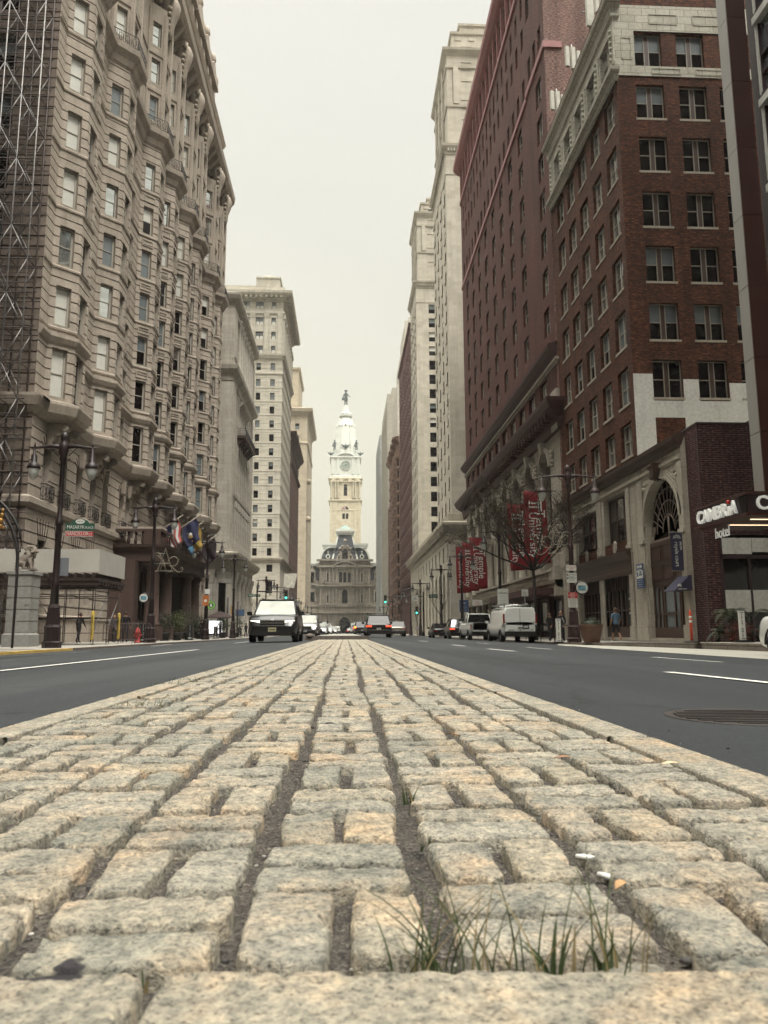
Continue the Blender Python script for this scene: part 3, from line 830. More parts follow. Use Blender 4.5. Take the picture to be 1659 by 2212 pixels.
for (a, b, n_) in (((XE, Y0), (XW, Y0), 7), ((XW, Y0), (XW, Y1), 9)):
    L = math.hypot(b[0]-a[0], b[1]-a[1]); u = [L-4.2-k*5.0 for k in range(n_)] if n_ == 7 else [3.5+k*5 for k in range(n_)]
    B5.facade('wall', a, b, 0, 92.0, [dict(us=u, w=1.9, z=z_, h=2.6, gm=pick(((4, 4), 4), ((3, 4), 2), ((5, 4), 2)), mats=WM, sill=.15) for z_ in fl5+[84.9, 89-.2][:1]], .35)
c5 = B5.mb('cornice', [S_OCH, S_TRIM, plain('copper_green_roof', (.19, .32, .26), .6, var=.1)]); pth = [(XE, Y0), (XW, Y0), (XW, Y1), (XE, Y1)]
c5.sweep(pth, [(0, 90.5), (.4, 91), (.6, 91.6), (1.8, 92.3), (2.2, 93.6), (0, 94.4)]); c5.sweep(pth, [(0, 78.5), (.4, 78.8), (.4, 79.2), (0, 79.5)])
for k in range(24): c5.box(XE+.5+k*1.4, XE+1.1+k*1.4, Y0-1.4, Y0, 91.6, 92.4)
c5.box(XE, XW-.5, Y0+.5, Y1, 92, 93.5)
c5.lathe([(1.1, 0), (1.3, 1), (1.2, 2), (.2, 2.4)], 8, 0, (XW+.6, Y0+3, 46)); c5.lathe([(1.1, 0), (1.3, 1), (1.2, 2), (.2, 2.4)], 8, 0, (XW+.6, Y0+3, 62))
B5.facade('setback_tower', (XE, Y0+16), (-21.5, Y0+16), 93, 117, [dict(us=[24, 19, 14], w=1.9, z=z_, h=2.6, gm=(4, 4), mats=WM) for z_ in (96, 101, 106)], .35)
B5.facade('setback_tower', (-21.5, Y0+16), (-21.5, Y1), 93, 117, [], .35)
c5.sweep([(XE, Y0+16), (-21.5, Y0+16), (-21.5, Y1)], [(0, 116), (.8, 116.6), (.9, 117.4), (0, 117.6)])
c5.hexa([(XE, Y0+16, 117.4), (-21.5, Y0+16, 117.4), (-21.5, Y1, 117.4), (XE, Y1, 117.4), (-38, Y0+28, 124), (-34, Y0+28, 124), (-34, Y1-12, 124), (-38, Y1-12, 124)], 2)
B5.mats = [S_OCH]; B5.finish(near=False)
B3.parts and None
# ================================================================ right side of the street
XR = 16.5
BRK = brickm('tapestry_brick', (.048, .015, .007), (.125, .046, .022), (.022, .012, .008), .30, .10, .012, var=.2)
BRK_D = brickm('dark_red_brick', (.100, .033, .024), (.070, .022, .016), (.075, .04, .032), .30, .10, .012, var=.22)
BRK_L = brickm('weathered_brick', (.17, .095, .085), (.13, .065, .058), (.22, .17, .15), .22, .085, .012, var=.12)
BRK_P = brickm('purple_brick_pier', (.045, .016, .018), (.032, .012, .013), (.16, .11, .10), .42, .105, .010, var=.1)
S_LIME = stone('street_limestone', (.44, .40, .33), (1.1, .7), .10, .45, joint=.85)
S_TERRA = stone('cream_glazed_terracotta', (.52, .50, .42), (.9, .5), .05, .2, joint=.45)
M_PAINT = stone('white_painted_render', (.66, .66, .61), None, .08, .25)
M_PINK = plain('red_painted_metal', (.23, .065, .058), .5, var=.15)
M_REDDK = plain('dark_red_soffit', (.055, .018, .016), .6, var=.1)
M_BROWNP = plain('brown_painted_wood', (.055, .030, .022), .5, var=.15)

WA = [plain('window_frame_cream', (.30, .27, .22), .5, var=.05), S_TRIM, G_SKY, G_DARK, G_BLUE, G_PALE, M_LIT, M_BROWNP]
A = Building('tapestry_brick_building', 'ten storey rough red brown brick building with cream top band and white painted patch', (XR, 49, 0), mats=[BRK, S_TERRA, M_PAINT, S_LIME, M_BROWNP])
P_B = pick(((2, 2), 6), ((2, 3), 1))
P_BS = pick(((3, 3), 8), ((4, 3), 1))
YA0, YA1 = 41.8, 56.7
ys = [43.35, 46.15, 49.0, 51.75, 54.5]
us = [YA1-y for y in ys]
for z_ in (31.5, 27.9, 24.3, 20.8, 17.2, 13.7, 10.55):
    pass
rows = [dict(us=us, w=1.75, z=z_, h=2.25 if z_ > 11 else 2.0, gm=P_B if z_ > 20 else pick(((4, 3), 2), ((2, 2), 3), ((4, 4), 1)), mats=WM, cols=2, fr=.09, mull=.1, sill=.1) for z_ in (31.5, 27.9, 24.3, 20.8, 17.2, 13.7, 10.6)]
A.facade('wall', (XR, YA1), (XR, YA0), 10.2, 34.3, rows, .28)
srow = [35.0, 31.5, 28.0, 24.4, 20.9, 17.3, 13.8, 10.4]
ssu = [18.55-XR, 21.25-XR]
def srows(z0, z1): return [dict(us=ssu+[7.3, 10], w=1.75, z=z_, h=2.25, gm=((4, 3) if z_ in (35.0, 17.3) else P_BS), mats=WA, cols=2, fr=.06, mull=.34, sill=.08, mm=7) for z_ in srow if z0 <= z_ < z1]
A.facade('wall', (XR, YA0), (XR+14, YA0), 14.9, 34.3, srows(14.9, 34)+[dict(r_, nowin=True) for r_ in srows(13, 14.9)], .28)
A.facade('wall', (XR, YA0), (XR+14, YA0), 37.35, 37.36, [], .2)
# white painted lower part of the side wall, with its own stepped edge
pm_ = A.mb('painted_patch')
A.facade('painted_patch', (XR-.004, YA0-.012), (XR+14, YA0-.012), 9, 13.6, [dict(us=[ssu[0]], w=1.75, z=10.4, h=2.2, gm=(3, 3), mats=WA, cols=2, fr=.06, mull=.34, sill=.08, mm=7)], .28, None, 2)
A.facade('painted_patch', (XR-.004, YA0-.012), (XR+1.15, YA0-.012), 13.6, 15.2, [], .28, None, 2)
A.facade('painted_patch', (XR+2.93, YA0-.012), (XR+3.85, YA0-.012), 13.6, 14.9, [], .28, None, 2)
A.facade('painted_patch', (XR+5.65, YA0-.012), (XR+14, YA0-.012), 13.6, 14.7, [], .28, None, 2)
A.facade('wall', (XR, YA0), (XR+14, YA0), 9, 14.9, srows(13, 14.9), .28)
# the cream top storey
tt = A.mb('terracotta_band')
A.facade('terracotta_band', (XR-.12, YA1), (XR-.12, YA0-.0), 34.3, 38.3, [dict(us=us, w=1.75, z=35.3, h=2.2, gm=(2, 2), mats=WM, cols=2, fr=.09, mull=.1, sill=.1)], .3, None, 1)
A.facade('terracotta_band', (XR-.12, YA0-.06), (XR+1.2, YA0-.06), 34.3, 39.2, [], .3, None, 1)
A.facade('terracotta_band', (XR+1.2, YA0-.06), (XR+14, YA0-.06), 37.4, 39.2, [], .3, None, 1)
A.facade('terracotta_band', (XR+1.2, YA0-.06), (XR+14, YA0-.06), 34.3, 35.0, [], .3, None, 1)
A.facade('wall', (XR+1.2, YA0), (XR+14, YA0), 35.0, 37.4, [dict(us=[u-1.2 for u in ssu], w=1.75, z=35.02, h=2.3, gm=(4, 3), mats=WA, cols=2, fr=.06, mull=.34, sill=0, mm=7)], .28)
for (x0, x1, z0, z1) in ((2.2, 4.0, 37.9, 38.6), (5.0, 6.8, 37.9, 38.6), (.35, 1.0, 35.4, 36.9), (2.2, 4.0, 34.45, 34.85), (5.0, 6.8, 34.45, 34.85)):
    for a, b, c, d in ((x0, x1, z0, z0+.04), (x0, x1, z1-.04, z1), (x0, x0+.04, z0, z1), (x1-.04, x1, z0, z1)):
        tt.box(XR+a, XR+b, YA0-.09, YA0-.055, c, d, 1)
for i in range(6):   # ornamental panels between the top windows
    y = ys[0]-1.42+2.83*i
    tt.box(XR-.2, XR-.12, y-.38, y+.38, 35.1, 37.6, 1)
    for k in range(6): tt.ball((XR-.22, y, 35.4+k*.4), .14, 4, 1, .9)
path = [(XR-.12, YA1), (XR-.12, YA0-.06), (XR+.3, YA0-.06)]
tt.sweep([(XR-.1, YA1), (XR-.1, YA0-.06), (XR+.05, YA0-.06)], [(0, 33.9), (.12, 33.95), (.15, 34.25), (.4, 34.4), (.42, 34.6), (0, 34.75)], 1)
pc = A.mb('cornice')
pc.sweep(path, [(0, 38.2), (.15, 38.3), (.2, 38.8), (.55, 39.1), (.6, 39.3), (0, 39.4)], 1)
pc.sweep([(XR+.0, YA1), (XR+.0, YA0-.02)], [(0, 39.4), (.5, 39.45), (.55, 39.7), (.35, 39.75), (.38, 40.2), (.2, 40.25), (.2, 40.7), (0, 40.9)], 0)
A.facade('wall', (XR, YA0), (XR+14, YA0), 39.2, 42.5, [], .2)
A.facade('wall', (XR, YA1), (XR, YA0), 39.2, 41.2, [], .2)
A.mb('roof').box(XR+.2, XR+14, YA0+.2, YA1, 40.5, 41.0, 4)
# limestone base: three shop bays and, to the right of them, the tall arch
b = A.mb('base')
Pb0, Pb1 = (XR-.25, YA1), (XR-.25, 35.75)
def ub(y): return YA1-y
ops = [(ub(52.7), ub(48.7), 5.85, 8.3), (ub(47.2), ub(43.3), 5.75, 8.6), (ub(55.9), ub(54.6), 5.6, 8.2),
       (ub(52.95), ub(42.6), .15, 5.0), (ub(40.6), ub(36.2), .15, 8.3, True)]
wall(b, Pb0, Pb1, 0, 9.5, ops, .55, None, 3)
def shopwin(y0, y1, z0, z1, cols, rows=2):
    w, h = y1-y0, z1-z0
    A.wins.append((('shop', y0), Vector((XR-.25+.4, (y0+y1)/2, z0)), -PI/2, (w, h, dict(cols=cols, rows=rows, fr=.14, mull=.16, rail=.08, sill=.2), (2, 3) if cols > 2 else (3, 3), False), [M_BROWNP, S_LIME, glassm('pane_shop', (.05, .045, .04), .05, 2.0), G_DARK, G_BLUE, G_PALE, M_LIT]))
shopwin(48.7, 52.7, 5.85, 8.3, 3); shopwin(43.3, 47.2, 5.75, 8.6, 3); shopwin(54.6, 55.9, 5.6, 8.2, 1)
b.sweep([Pb0, Pb1], [(-.02, 9.35), (.12, 9.4), (.15, 9.6), (.38, 9.75), (.42, 9.95), (.2, 10.05), (-.3, 10.15)], 4)
wall(b, Pb1, (XR+6, 35.75), 0, 9.5, [], .2, None, 3)
b.sweep([Pb0, Pb1], [(-.02, 8.75), (.12, 8.85), (.12, 9.0), (-.02, 9.05)], 3)
for y in (53.3, 48, 42.95, 41.0, 35.95, 54.2, 56.3):   # pilasters
    pw = .28 if y not in (48,) else .4
    b.box(XR-.33, XR-.25, y-pw, y+pw, .15, 8.7, 3); b.box(XR-.4, XR-.25, y-pw-.08, y+pw+.08, 0, .8, 3); b.box(XR-.4, XR-.25, y-pw-.05, y+pw+.05, 5.2, 5.4, 3)
for y0, y1 in ((48.9, 52.6), (43.4, 47.1)):   # brick apron panels with medallions
    b.box(XR-.30, XR-.24, y0, y1, 5.15, 5.7, 0)
    b.lathe([(.02, -.03), (.3, 0), (.3, .05), (.22, .07), (.2, .05), (.02, .1)], 14, 3, M=Matrix.Translation((XR-.30, (y0+y1)/2, 5.45)) @ Matrix.Rotation(-PI/2, 4, 'Y') @ Matrix.Diagonal((1.4, 1, 1, 1)))
# dark shop front
sf = A.mb('shop_front')
sf.box(XR-.35, XR+.3, 42.7, 53.0, 3.75, 4.95, 4); sf.sweep([(XR-.35, 53.0), (XR-.35, 42.7)], [(0, 3.7), (.06, 3.75), (.06, 3.95), (.02, 4.0), (.02, 4.6), (.25, 4.85), (.3, 5.05), (0, 5.1)], 4)
for k in range(24): sf.box(XR+.1, XR+.16, 42.8+k*.43, 42.92+k*.43, 3.0, 3.75, 4)
sf.box(XR+.18, XR+.24, 42.7, 53.0, .15, 3.75, 4)
for k in range(15): sf.box(XR+.06, XR+.16, 42.8+k*.72, 42.88+k*.72, .15, 3.0, 4)
sf.box(XR+.04, XR+.18, 42.7, 53, .15, .75, 4); sf.box(XR+.06, XR+.16, 42.7, 53, 1.7, 1.76, 4)
gp = MB()
for y0, y1, m in ((42.95, 43.6, 0), (43.7, 44.3, 0), (44.4, 45.0, 0), (45.2, 46.9, 1), (47.1, 52.8, 1)): gp.box(XR+.165, XR+.178, y0, y1, .8, 2.95, m)
gp.v = [(x-XR, y-49, z) for x, y, z in gp.v]; gp.build('shop_glass', [G_BLUE, G_DARK], A.root)
# tall arch: fanlight, panelled wood, ground windows
ya, yb, yc = 36.2, 40.6, 38.4
ar_ = A.mb('arch_surround')
for (r0, r1, o) in ((2.2, 2.34, .12), (2.36, 2.5, .08), (2.52, 2.62, .05)):
    K = 20
    for q in range(K):
        a0, a1 = PI*q/K, PI*(q+1)/K
        f = lambda a, r, x: (x, yc+math.cos(a)*r, 6.1+math.sin(a)*r)
        ar_.hexa([f(a0, r0, XR-.25-o), f(a0, r1, XR-.25-o), f(a0, r1, XR-.2), f(a0, r0, XR-.2), f(a1, r0, XR-.25-o), f(a1, r1, XR-.25-o), f(a1, r1, XR-.2), f(a1, r0, XR-.2)], 3)
ar_.hexa([(XR-.25, yc-.2, 8.2), (XR-.65, yc-.2, 8.3), (XR-.65, yc+.2, 8.3), (XR-.25, yc+.2, 8.2), (XR-.25, yc-.28, 9.1), (XR-.7, yc-.28, 9.1), (XR-.7, yc+.28, 9.1), (XR-.25, yc+.28, 9.1)], 4)
ar_.tube([(XR-.68, yc-.22, 8.95), (XR-.68, yc+.22, 8.95)], .14, 8, 4); ar_.tube([(XR-.62, yc-.16, 8.4), (XR-.62, yc+.16, 8.4)], .1, 8, 4)
for s_ in (-1, 1):
    cy, cz = yc+s_*2.35, 8.35
    for a, c_ in (((cy, cz), (cy-s_*.75, cz)), ((cy, cz), (cy, cz-.9)), ((cy, cz-.9), (cy-s_*.75, cz))): ar_.tube([(XR-.26, a[0], a[1]), (XR-.26, c_[0], c_[1])], .04, 4, 3)
    ar_.ball((XR-.26, cy-s_*.22, cz-.25), .15, 5, 3)
fl_ = A.mb('fanlight')
fx = XR+.1
fl_.poly([(fx+.05, yc+2.2*math.cos(t), 6.1+2.2*math.sin(t)) for t in [PI*i/20 for i in range(21)]][::-1]+[(fx+.05, yc-2.2, 5.2), (fx+.05, yc+2.2, 5.2)], 0)
M_FG = plain('pale_fan_bars', (.22, .17, .14), .5)
for k in range(1, 12):
    a = PI*k/12; fl_.tube([(fx, yc+.75*math.cos(a), 5.6+.75*math.sin(a)), (fx, yc+2.2*math.cos(a), 5.9+2.25*math.sin(a))], .028, 4, 1)
for r_ in (.75, 1.5, 2.15):
    fl_.tube([(fx, yc+r_*math.cos(PI*q/16), 5.6+(r_+.1)*math.sin(PI*q/16)) for q in range(17)], .035, 4, 1)
fl_.tube([(fx, yc, 5.3), (fx, yc, 6.35)], .06, 5, 1); fl_.box(fx-.05, fx+.05, ya, yb, 5.15, 5.3, 1)
A.parts['fanlight'] = (fl_, [G_DARK, M_FG])
wp = A.mb('panelled_front')
wp.box(XR-.05, XR+.1, ya, yb, 2.95, 5.15, 4)
for z0, z1 in ((3.15, 3.95), (4.15, 4.95)):
    for k in range(3):
        y0 = ya+.15+k*1.45
        for a, b2, c_, d in ((y0, y0+1.25, z0, z0+.05), (y0, y0+1.25, z1-.05, z1), (y0, y0+.05, z0, z1), (y0+1.2, y0+1.25, z0, z1)): wp.box(XR-.09, XR-.05, a, b2, c_, d, 4)
wp.box(XR-.02, XR+.1, ya, yb, .15, .7, 4); wp.box(XR-.02, XR+.1, ya, yb, 2.8, 2.95, 4)
for y in (36.2, 37.15, 37.35, 37.95, 39.2, 39.45, 39.95, 40.5): wp.box(XR-.02, XR+.1, y-.02, y+.1, .7, 2.8, 4)
wp.box(XR-.015, XR+.1, 37.4, 40.5, 1.35, 1.42, 4) ; wp.box(XR+.0, XR+.1, 38.1, 39.2, 1.3, 1.45, 4)
wp.box(XR+.06, XR+.08, 37.2, 40.5, .7, 2.8, 5)
A.parts['panelled_front'] = (wp, [BRK, S_TERRA, M_PAINT, S_LIME, M_BROWNP, G_BLUE])
A.mb('base_roof').box(XR-.2, XR+12, 35.78, YA0-.02, 9.3, 9.9, 3)
A.finish(near=True)

# ================================================================ dark red tower with the university banners
T = Building('dark_red_brick_tower', 'very tall dark red brick tower with painted red string courses over an arched limestone base', (XR, 80, 0), 'tower', mats=[BRK_D, BRK_L, M_PINK, S_LIME, M_REDDK])
YT0, YT1 = 56.75, 103.0
tcol = [66.7+4.55*k for k in range(7)]+[98.6]
tu = [YT1-y for y in tcol]
P_T = pick(((3, 3), 3), ((4, 3), 2), ((2, 2), 3))
fz = [45.9-3.47*k for k in range(7)]+[21.9]
rows = [dict(us=tu, w=1.75, z=z_-.1, h=2.2, gm=P_T, mats=WM, cols=2, fr=.08, mull=.12, sill=.06) for z_ in fz[:7]]
T.facade('wall', (XR, YT1), (XR, 63.1), 22.6, 48.8, rows, .3)
T.facade('wall', (XR-.12, 63.1), (XR-.12, YT0), 22.6, 48.8, [dict(us=[4.0], w=1.75, z=z_-.1-.6, h=2.3, gm=P_T, mats=WM, cols=2, fr=.08, mull=.12, sill=.06) for z_ in fz[:7]], .3)
wall(T.mb('wall'), (XR, 63.1), (XR-.12, 63.1), 22.6, 70, [], .1)
uu = [YT1-(64.6+2.27*k) for k in range(17)]
rows = [dict(us=uu, w=.95, z=49.6, h=2.2, gm=P_HI, mats=WD, fr=.07, sill=.05)]+[dict(us=uu, w=.9, z=z_, h=2.2, gm=P_HI, mats=WD, fr=.07, sill=.05) for z_ in (55.0, 58.4)]
T.facade('wall', (XR, YT1), (XR, 63.1), 48.8, 62.0, rows, .3)
T.facade('wall', (XR, YT1), (XR, 63.1), 62.0, 67.7, [dict(us=uu, w=1.1, z=62.9, h=3.0, gm=P_HI, mats=WD, fr=.07, sill=.05)], .3)
T.facade('wall', (XR-.12, 63.1), (XR-.12, YT0), 48.8, 70, [dict(us=[1.2, 3.0, 4.8], w=.95, z=49.7, h=2.3, gm=P_HI, mats=WD, sill=.05), dict(us=[1.2, 4.8], w=1.2, z=56, h=2.4, gm=P_HI, mats=WD, sill=.05)], .3)
T.facade('wall', (XR-.12, YT0), (XR+20, YT0), 0, 75, [], .3, None, 1)
s_ = T.mb('string_course')
s_.sweep([(XR, YT1), (XR, 63.1)], [(-.02, 48.7), (.16, 48.75), (.16, 49.3), (-.02, 49.35)], 2)
s_.sweep([(XR-.12, 63.1), (XR-.12, YT0), (XR+1.35, YT0)], [(-.02, 48.7), (.16, 48.75), (.16, 49.35), (-.02, 49.4)], 2)
s_.sweep([(XR, YT1), (XR, 63.1)], [(-.02, 61.7), (.2, 61.75), (.2, 62.3), (-.02, 62.35)], 2)
for k in range(17): s_.box(XR-.2, XR, 65.6+2.27*k, 65.9+2.27*k, 62.3, 66.9, 2)
s_.sweep([(XR, YT1+.5), (XR, 63.1)], [(-.02, 66.7), (.5, 67.0), (.95, 67.5), (1.0, 68.2), (-.02, 68.4)], 2)
s_.sweep([(XR-.12, 63.1), (XR-.12, YT0)], [(-.02, 66.7), (.5, 67.0), (.95, 67.5), (1.0, 68.2), (-.02, 68.4)], 2)
# lower attic row with window pairs between two cornices
pz = dict(us=[YT1-(61.2+3.95*k) for k in range(11)], w=2.3, z=19.15, h=1.95, gm=(4, 3), mats=WM, cols=3, fr=.12, mull=.45, sill=.05)
T.facade('wall', (XR-.05, YT1), (XR-.05, YT0), 18.4, 21.3, [pz], .35)
lc = T.mb('cornice')
wall(lc, (XR-.05, YT1), (XR-.05, YT0), 21.3, 22.7, [], .1, None, 4)
lc.sweep([(XR, YT1), (XR, YT0), (XR+.01, YT0)], [(0, 21.3), (.1, 21.3), (.12, 21.45), (.3, 21.5), (.3, 21.7), (.1, 21.75)], 3)
lc.sweep([(XR, YT1), (XR, YT0)], [(.05, 21.9), (.5, 22.2), (.75, 22.5), (.8, 22.8), (0, 23.1)], 4)
lc.sweep([(XR, YT1+2), (XR, YT0), (XR+.3, YT0)], [(0, 15.9), (.25, 16.0), (.3, 16.5), (.4, 16.9), (1.15, 17.4), (1.4, 17.8), (1.45, 18.1), (.3, 18.4), (0, 18.4)], 4)
lc.box(XR-.3, XR+.2, YT0-.06, YT0+1.6, 16.0, 19.2, 3)
for k in range(46): lc.box(XR-1.05, XR-.1, YT0+.6+k, YT0+.95+k, 16.75, 17.35, 4)
# arched limestone base
ba = [62.0+3.95*2*k*.5 for k in range(0)]
aw = [61.6+5.2*k for k in range(8)]
T.facade('base', (XR-.02, YT1), (XR-.02, YT0), 4.3, 16.0, [dict(us=[YT1-y for y in aw], w=3.0, z=9.0, h=6.2, arch=True, gm=(3, 3), mats=WD, cols=3, rows=1, sill=.1), dict(us=[YT1-y for y in aw], w=2.4, z=5.0, h=3.2, gm=(3, 3), mats=WD, cols=2, sill=.1)], .8, (.55, .04, .03, 4.4), 3)
bc = T.mb('base')
for y in aw:
    for q in range(14):
        a0, a1 = PI*q/14, PI*(q+1)/14; f = lambda a, r, x: (x, y+math.cos(a)*r, 13.7+math.sin(a)*r)
        bc.hexa([f(a0, 1.5, XR-.25), f(a0, 1.9, XR-.2), f(a0, 1.9, XR), f(a0, 1.5, XR), f(a1, 1.5, XR-.25), f(a1, 1.9, XR-.2), f(a1, 1.9, XR), f(a1, 1.5, XR)], 3)
    bc.hexa([(XR, y-.25, 15.0), (XR-.45, y-.25, 15.0), (XR-.45, y+.25, 15.0), (XR, y+.25, 15.0), (XR, y-.35, 15.95), (XR-.55, y-.35, 15.95), (XR-.55, y+.35, 15.95), (XR, y+.35, 15.95)], 3)
    for k in (-1, 1):
        for j in range(4): bc.ball((XR-.15, y+k*2.55, 14.6-j*.35), .24-.03*j, 4, 3)
for k in range(1, 9):   # engaged columns
    y = 59+5.2*k-.0
    if k < 9: bc.lathe([(.5, 0), (.5, .2), (.38, .35), (.36, 2.5), (.32, 4.6), (.36, 4.7), (.5, 5.2)], 12, 3, (XR-.35, y, 4.9)); bc.box(XR-.85, XR, y-.5, y+.5, 10.1, 10.5, 3); bc.box(XR-.85, XR, y-.5, y+.5, 4.3, 4.9, 3)
bc.sweep([(XR, YT1), (XR, YT0+2), (XR, YT0)], [(0, 3.7), (.6, 3.8), (1.0, 4.1), (1.05, 4.35), (0, 4.4)], 3)
for k in range(60): bc.lathe([(.06, 0), (.11, .25), (.05, .5), (.09, .7)], 6, 3, (XR-.85, 59.2+k*.55, 4.35))
bc.box(XR-1.0, XR-.72, 57.5, 92.5, 5.02, 5.2, 3)
bc.box(XR-.9, XR-.1, YT0, YT0+1.9, 3.2, 5.3, 3)
# dark ground floor with canopy
gf = T.mb('ground_floor')
gf.box(XR+.3, XR+.4, YT0, YT1, 0, 4.4, 4)
gf.box(XR-2.6, XR, 57.2, 74, 3.25, 3.75, 4)
for k in range(11): gf.box(XR-.1, XR+.5, 57.4+k*4.3, 58.1+k*4.3, 0, 4.0, 3 if k > 3 else 4)
for k in range(10): gf.box(XR+.2, XR+.29, 58.4+k*4.3, 61.3+k*4.3, .5, 3.0, 5)
T.parts['ground_floor'] = (gf, [BRK_D, BRK_L, M_PINK, S_LIME, M_REDDK, G_DARK])
wall(T.mb('wall'), (XR+20, YT1), (XR, YT1), 0, 68, [], .1)
T.mb('roof').box(XR+.3, XR+20, YT0+.3, YT1-.3, 66, 68.1, 4)
T.finish(near=True)

# ================================================================ twin cream towers
def cream_tower(label, Y0, Y1, hs, light, zc, name):
    C_ = Building(name, label, (XR, (Y0+Y1)/2, 0), 'tower', mats=[S_CREAM2, S_TRIM, S_ROOF])
    L = Y1-Y0; dk_ = pick(((3, 3), 5), ((4, 3), 1), ((2, 2), 1))
    fl = [19.6+3.5*k for k in range(17)]
    # street face in three flat piers with a recess between, then the side face
    us_ = []
    n = int(L/4.0)
    us_ = [2.3+k*(L-4.6)/(n-1) for k in range(n)]
    C_.facade('wall', (XR, Y1), (XR, Y0), 17, zc, [dict(us=us_, w=1.25, z=z_, h=2.0, gm=dk_, mats=WD, sill=.04) for z_ in fl], .08)
    C_.facade('wall', (XR, Y0), (XR+26, Y0), 17, zc, [dict(us=[3.85, 8.0, 12.2, 16.4], w=1.8, z=z_, h=2.3, gm=light, mats=WD, sill=.12, fr=.1) for z_ in fl], .35)
    ztop = hs[0]
    f2 = [zc+3.2+3.6*k for k in range(4)]
    C_.facade('wall', (XR+.5, Y1-.5), (XR+.5, Y0+.5), zc, ztop, [dict(us=[u-.5 for u in us_[:-1]], w=1.35, z=z_, h=2.2, gm=light, mats=WD, sill=.04) for z_ in f2], .1)
    C_.facade('wall', (XR+.5, Y0+.5), (XR+26, Y0+.5), zc, ztop, [dict(us=[3.35, 7.5, 11.7, 15.9], w=1.8, z=z_, h=2.3, gm=light, mats=WD, sill=.12, fr=.1) for z_ in f2], .35)
    k_ = C_.mb('cornice'); pth = [(XR, Y1), (XR, Y0), (XR+26, Y0)]; pt2 = [(XR+.5, Y1-.5), (XR+.5, Y0+.5), (XR+26, Y0+.5)]
    k_.sweep(pth, [(0, zc-1.6), (.12, zc-1.5), (.15, zc-1.0), (.7, zc-.3), (.8, zc+.1), (0, zc+.5)], 0)
    for j in range(50): k_.box(XR+.3+j*.5, XR+.55+j*.5, Y0-.5, Y0, zc-1.1, zc-.5)
    for j in range(int(L/.6)): k_.box(XR-.5, XR, Y0+.3+j*.6, Y0+.6+j*.6, zc-1.1, zc-.5)
    k_.sweep(pth, [(0, zc-5.3), (.1, zc-5.2), (.1, zc-4.8), (0, zc-4.7)], 0)
    for z in (zc+7.6, ztop-3.4): k_.sweep(pt2, [(0, z), (.2, z+.1), (.25, z+.5), (0, z+.6)], 0)
    k_.sweep(pt2, [(0, ztop-.9), (.3, ztop-.6), (.7, ztop-.2), (.8, ztop+.2), (0, ztop+.5)], 0)
    # pilasters of the upper zone
    for j in range(n):
        y = Y1-us_[j]-(us_[1]-us_[0])/2
        if Y0+1 < y: k_.box(XR+.1, XR+.5, y-.4, y+.4, zc+.4, ztop-.8)
    for x in (2.0, 6.3, 10.5, 14.7): k_.box(XR+x-.45, XR+x+.45, Y0+.15, Y0+.5, zc+8.2, ztop-3.4)
    # stepped roof
    s2 = C_.mb('setback')
    for (dx, dy, za, zb) in ((1.6, 1.6, hs[0], hs[1]), (3.4, 3.6, hs[1], hs[2])):
        C_.facade('setback', (XR+dx, Y1-dy), (XR+dx, Y0+dy), za, zb, [], .3)
        C_.facade('setback', (XR+dx, Y0+dy), (XR+26, Y0+dy), za, zb, [dict(us=[2.6, 6.8, 11, 15], w=1.8, z=za+.6, h=1.3, rows=1, gm=(4, 4), mats=WD, sill=.1)] if dx < 2 else [], .3)
        s2.sweep([(XR+dx, Y1-dy), (XR+dx, Y0+dy), (XR+26, Y0+dy)], [(0, zb-.5), (.25, zb-.4), (.3, zb), (-1, zb+.1)])
        for j in range(8): s2.box(XR+dx+.6+j*2.4, XR+dx+1.6+j*2.4, Y0+dy-.12, Y0+dy, zb-1.6, zb-.9)
    s2.box(XR+.6, XR+26, Y0+.6, Y1-.6, zc, hs[0]+.1); s2.box(XR+3.5, XR+26, Y0+3.7, Y1-3.7, hs[1]-1, hs[2]-.1)
    return C_, k_
P_R4 = pick(((2, 5), 2), ((5, 3), 3), ((3, 3), 2), ((4, 3), 2))
C1, k1 = cream_tower('cream stone tower with stepped roof rising directly beyond the dark red brick tower', 118.0, 136.5, (100.0, 104.6, 108.0), P_R4, 81.6, 'cream_setback_tower')
Yb = 117.4
C1.facade('base', (XR-.5, 172.2), (XR-.5, Yb), 0, 16.4, [dict(us=[4+k*5.4 for k in range(10)], w=2.7, z=1.0, h=9.0, arch=True, gm=(3, 3), mats=WD, cols=2, rows=1, sill=.2), dict(us=[4+k*5.4 for k in range(10)], w=1.5, z=11.6, h=2.4, gm=(3, 3), mats=WD, sill=.1)], .7, (.62, .07, .06, .4))
C1.facade('base', (XR-.5, Yb), (XR+26, Yb), 0, 16.4, [dict(us=[4, 9, 14], w=2.4, z=2, h=8, arch=True, gm=(3, 3), mats=WD, cols=2, rows=1)], .6, (.62, .07, .06, .4))
k1.sweep([(XR-.5, 172.2), (XR-.5, Yb), (XR+26, Yb)], [(0, 14.6), (.15, 14.8), (.2, 15.6), (1.0, 16.2), (1.3, 16.8), (1.3, 17.2), (.2, 17.5), (.2, 18.6), (-.5, 18.7)], 1)
for j in range(100): k1.box(XR-1.4, XR-.5, Yb+.2+j*.55, Yb+.5+j*.55, 15.7, 16.2, 1)
k1.box(XR, XR+20, 136.5, 172, 0, 19.5)
C1.finish(near=False)
C2, k2 = cream_tower('second cream stone tower with stepped roof, standing between the first and a dark brown block', 173.0, 189.0, (101.5, 105.0, 107.5), pick(((5, 3), 2), ((3, 3), 4), ((4, 3), 2)), 83.5, 'cream_setback_tower')
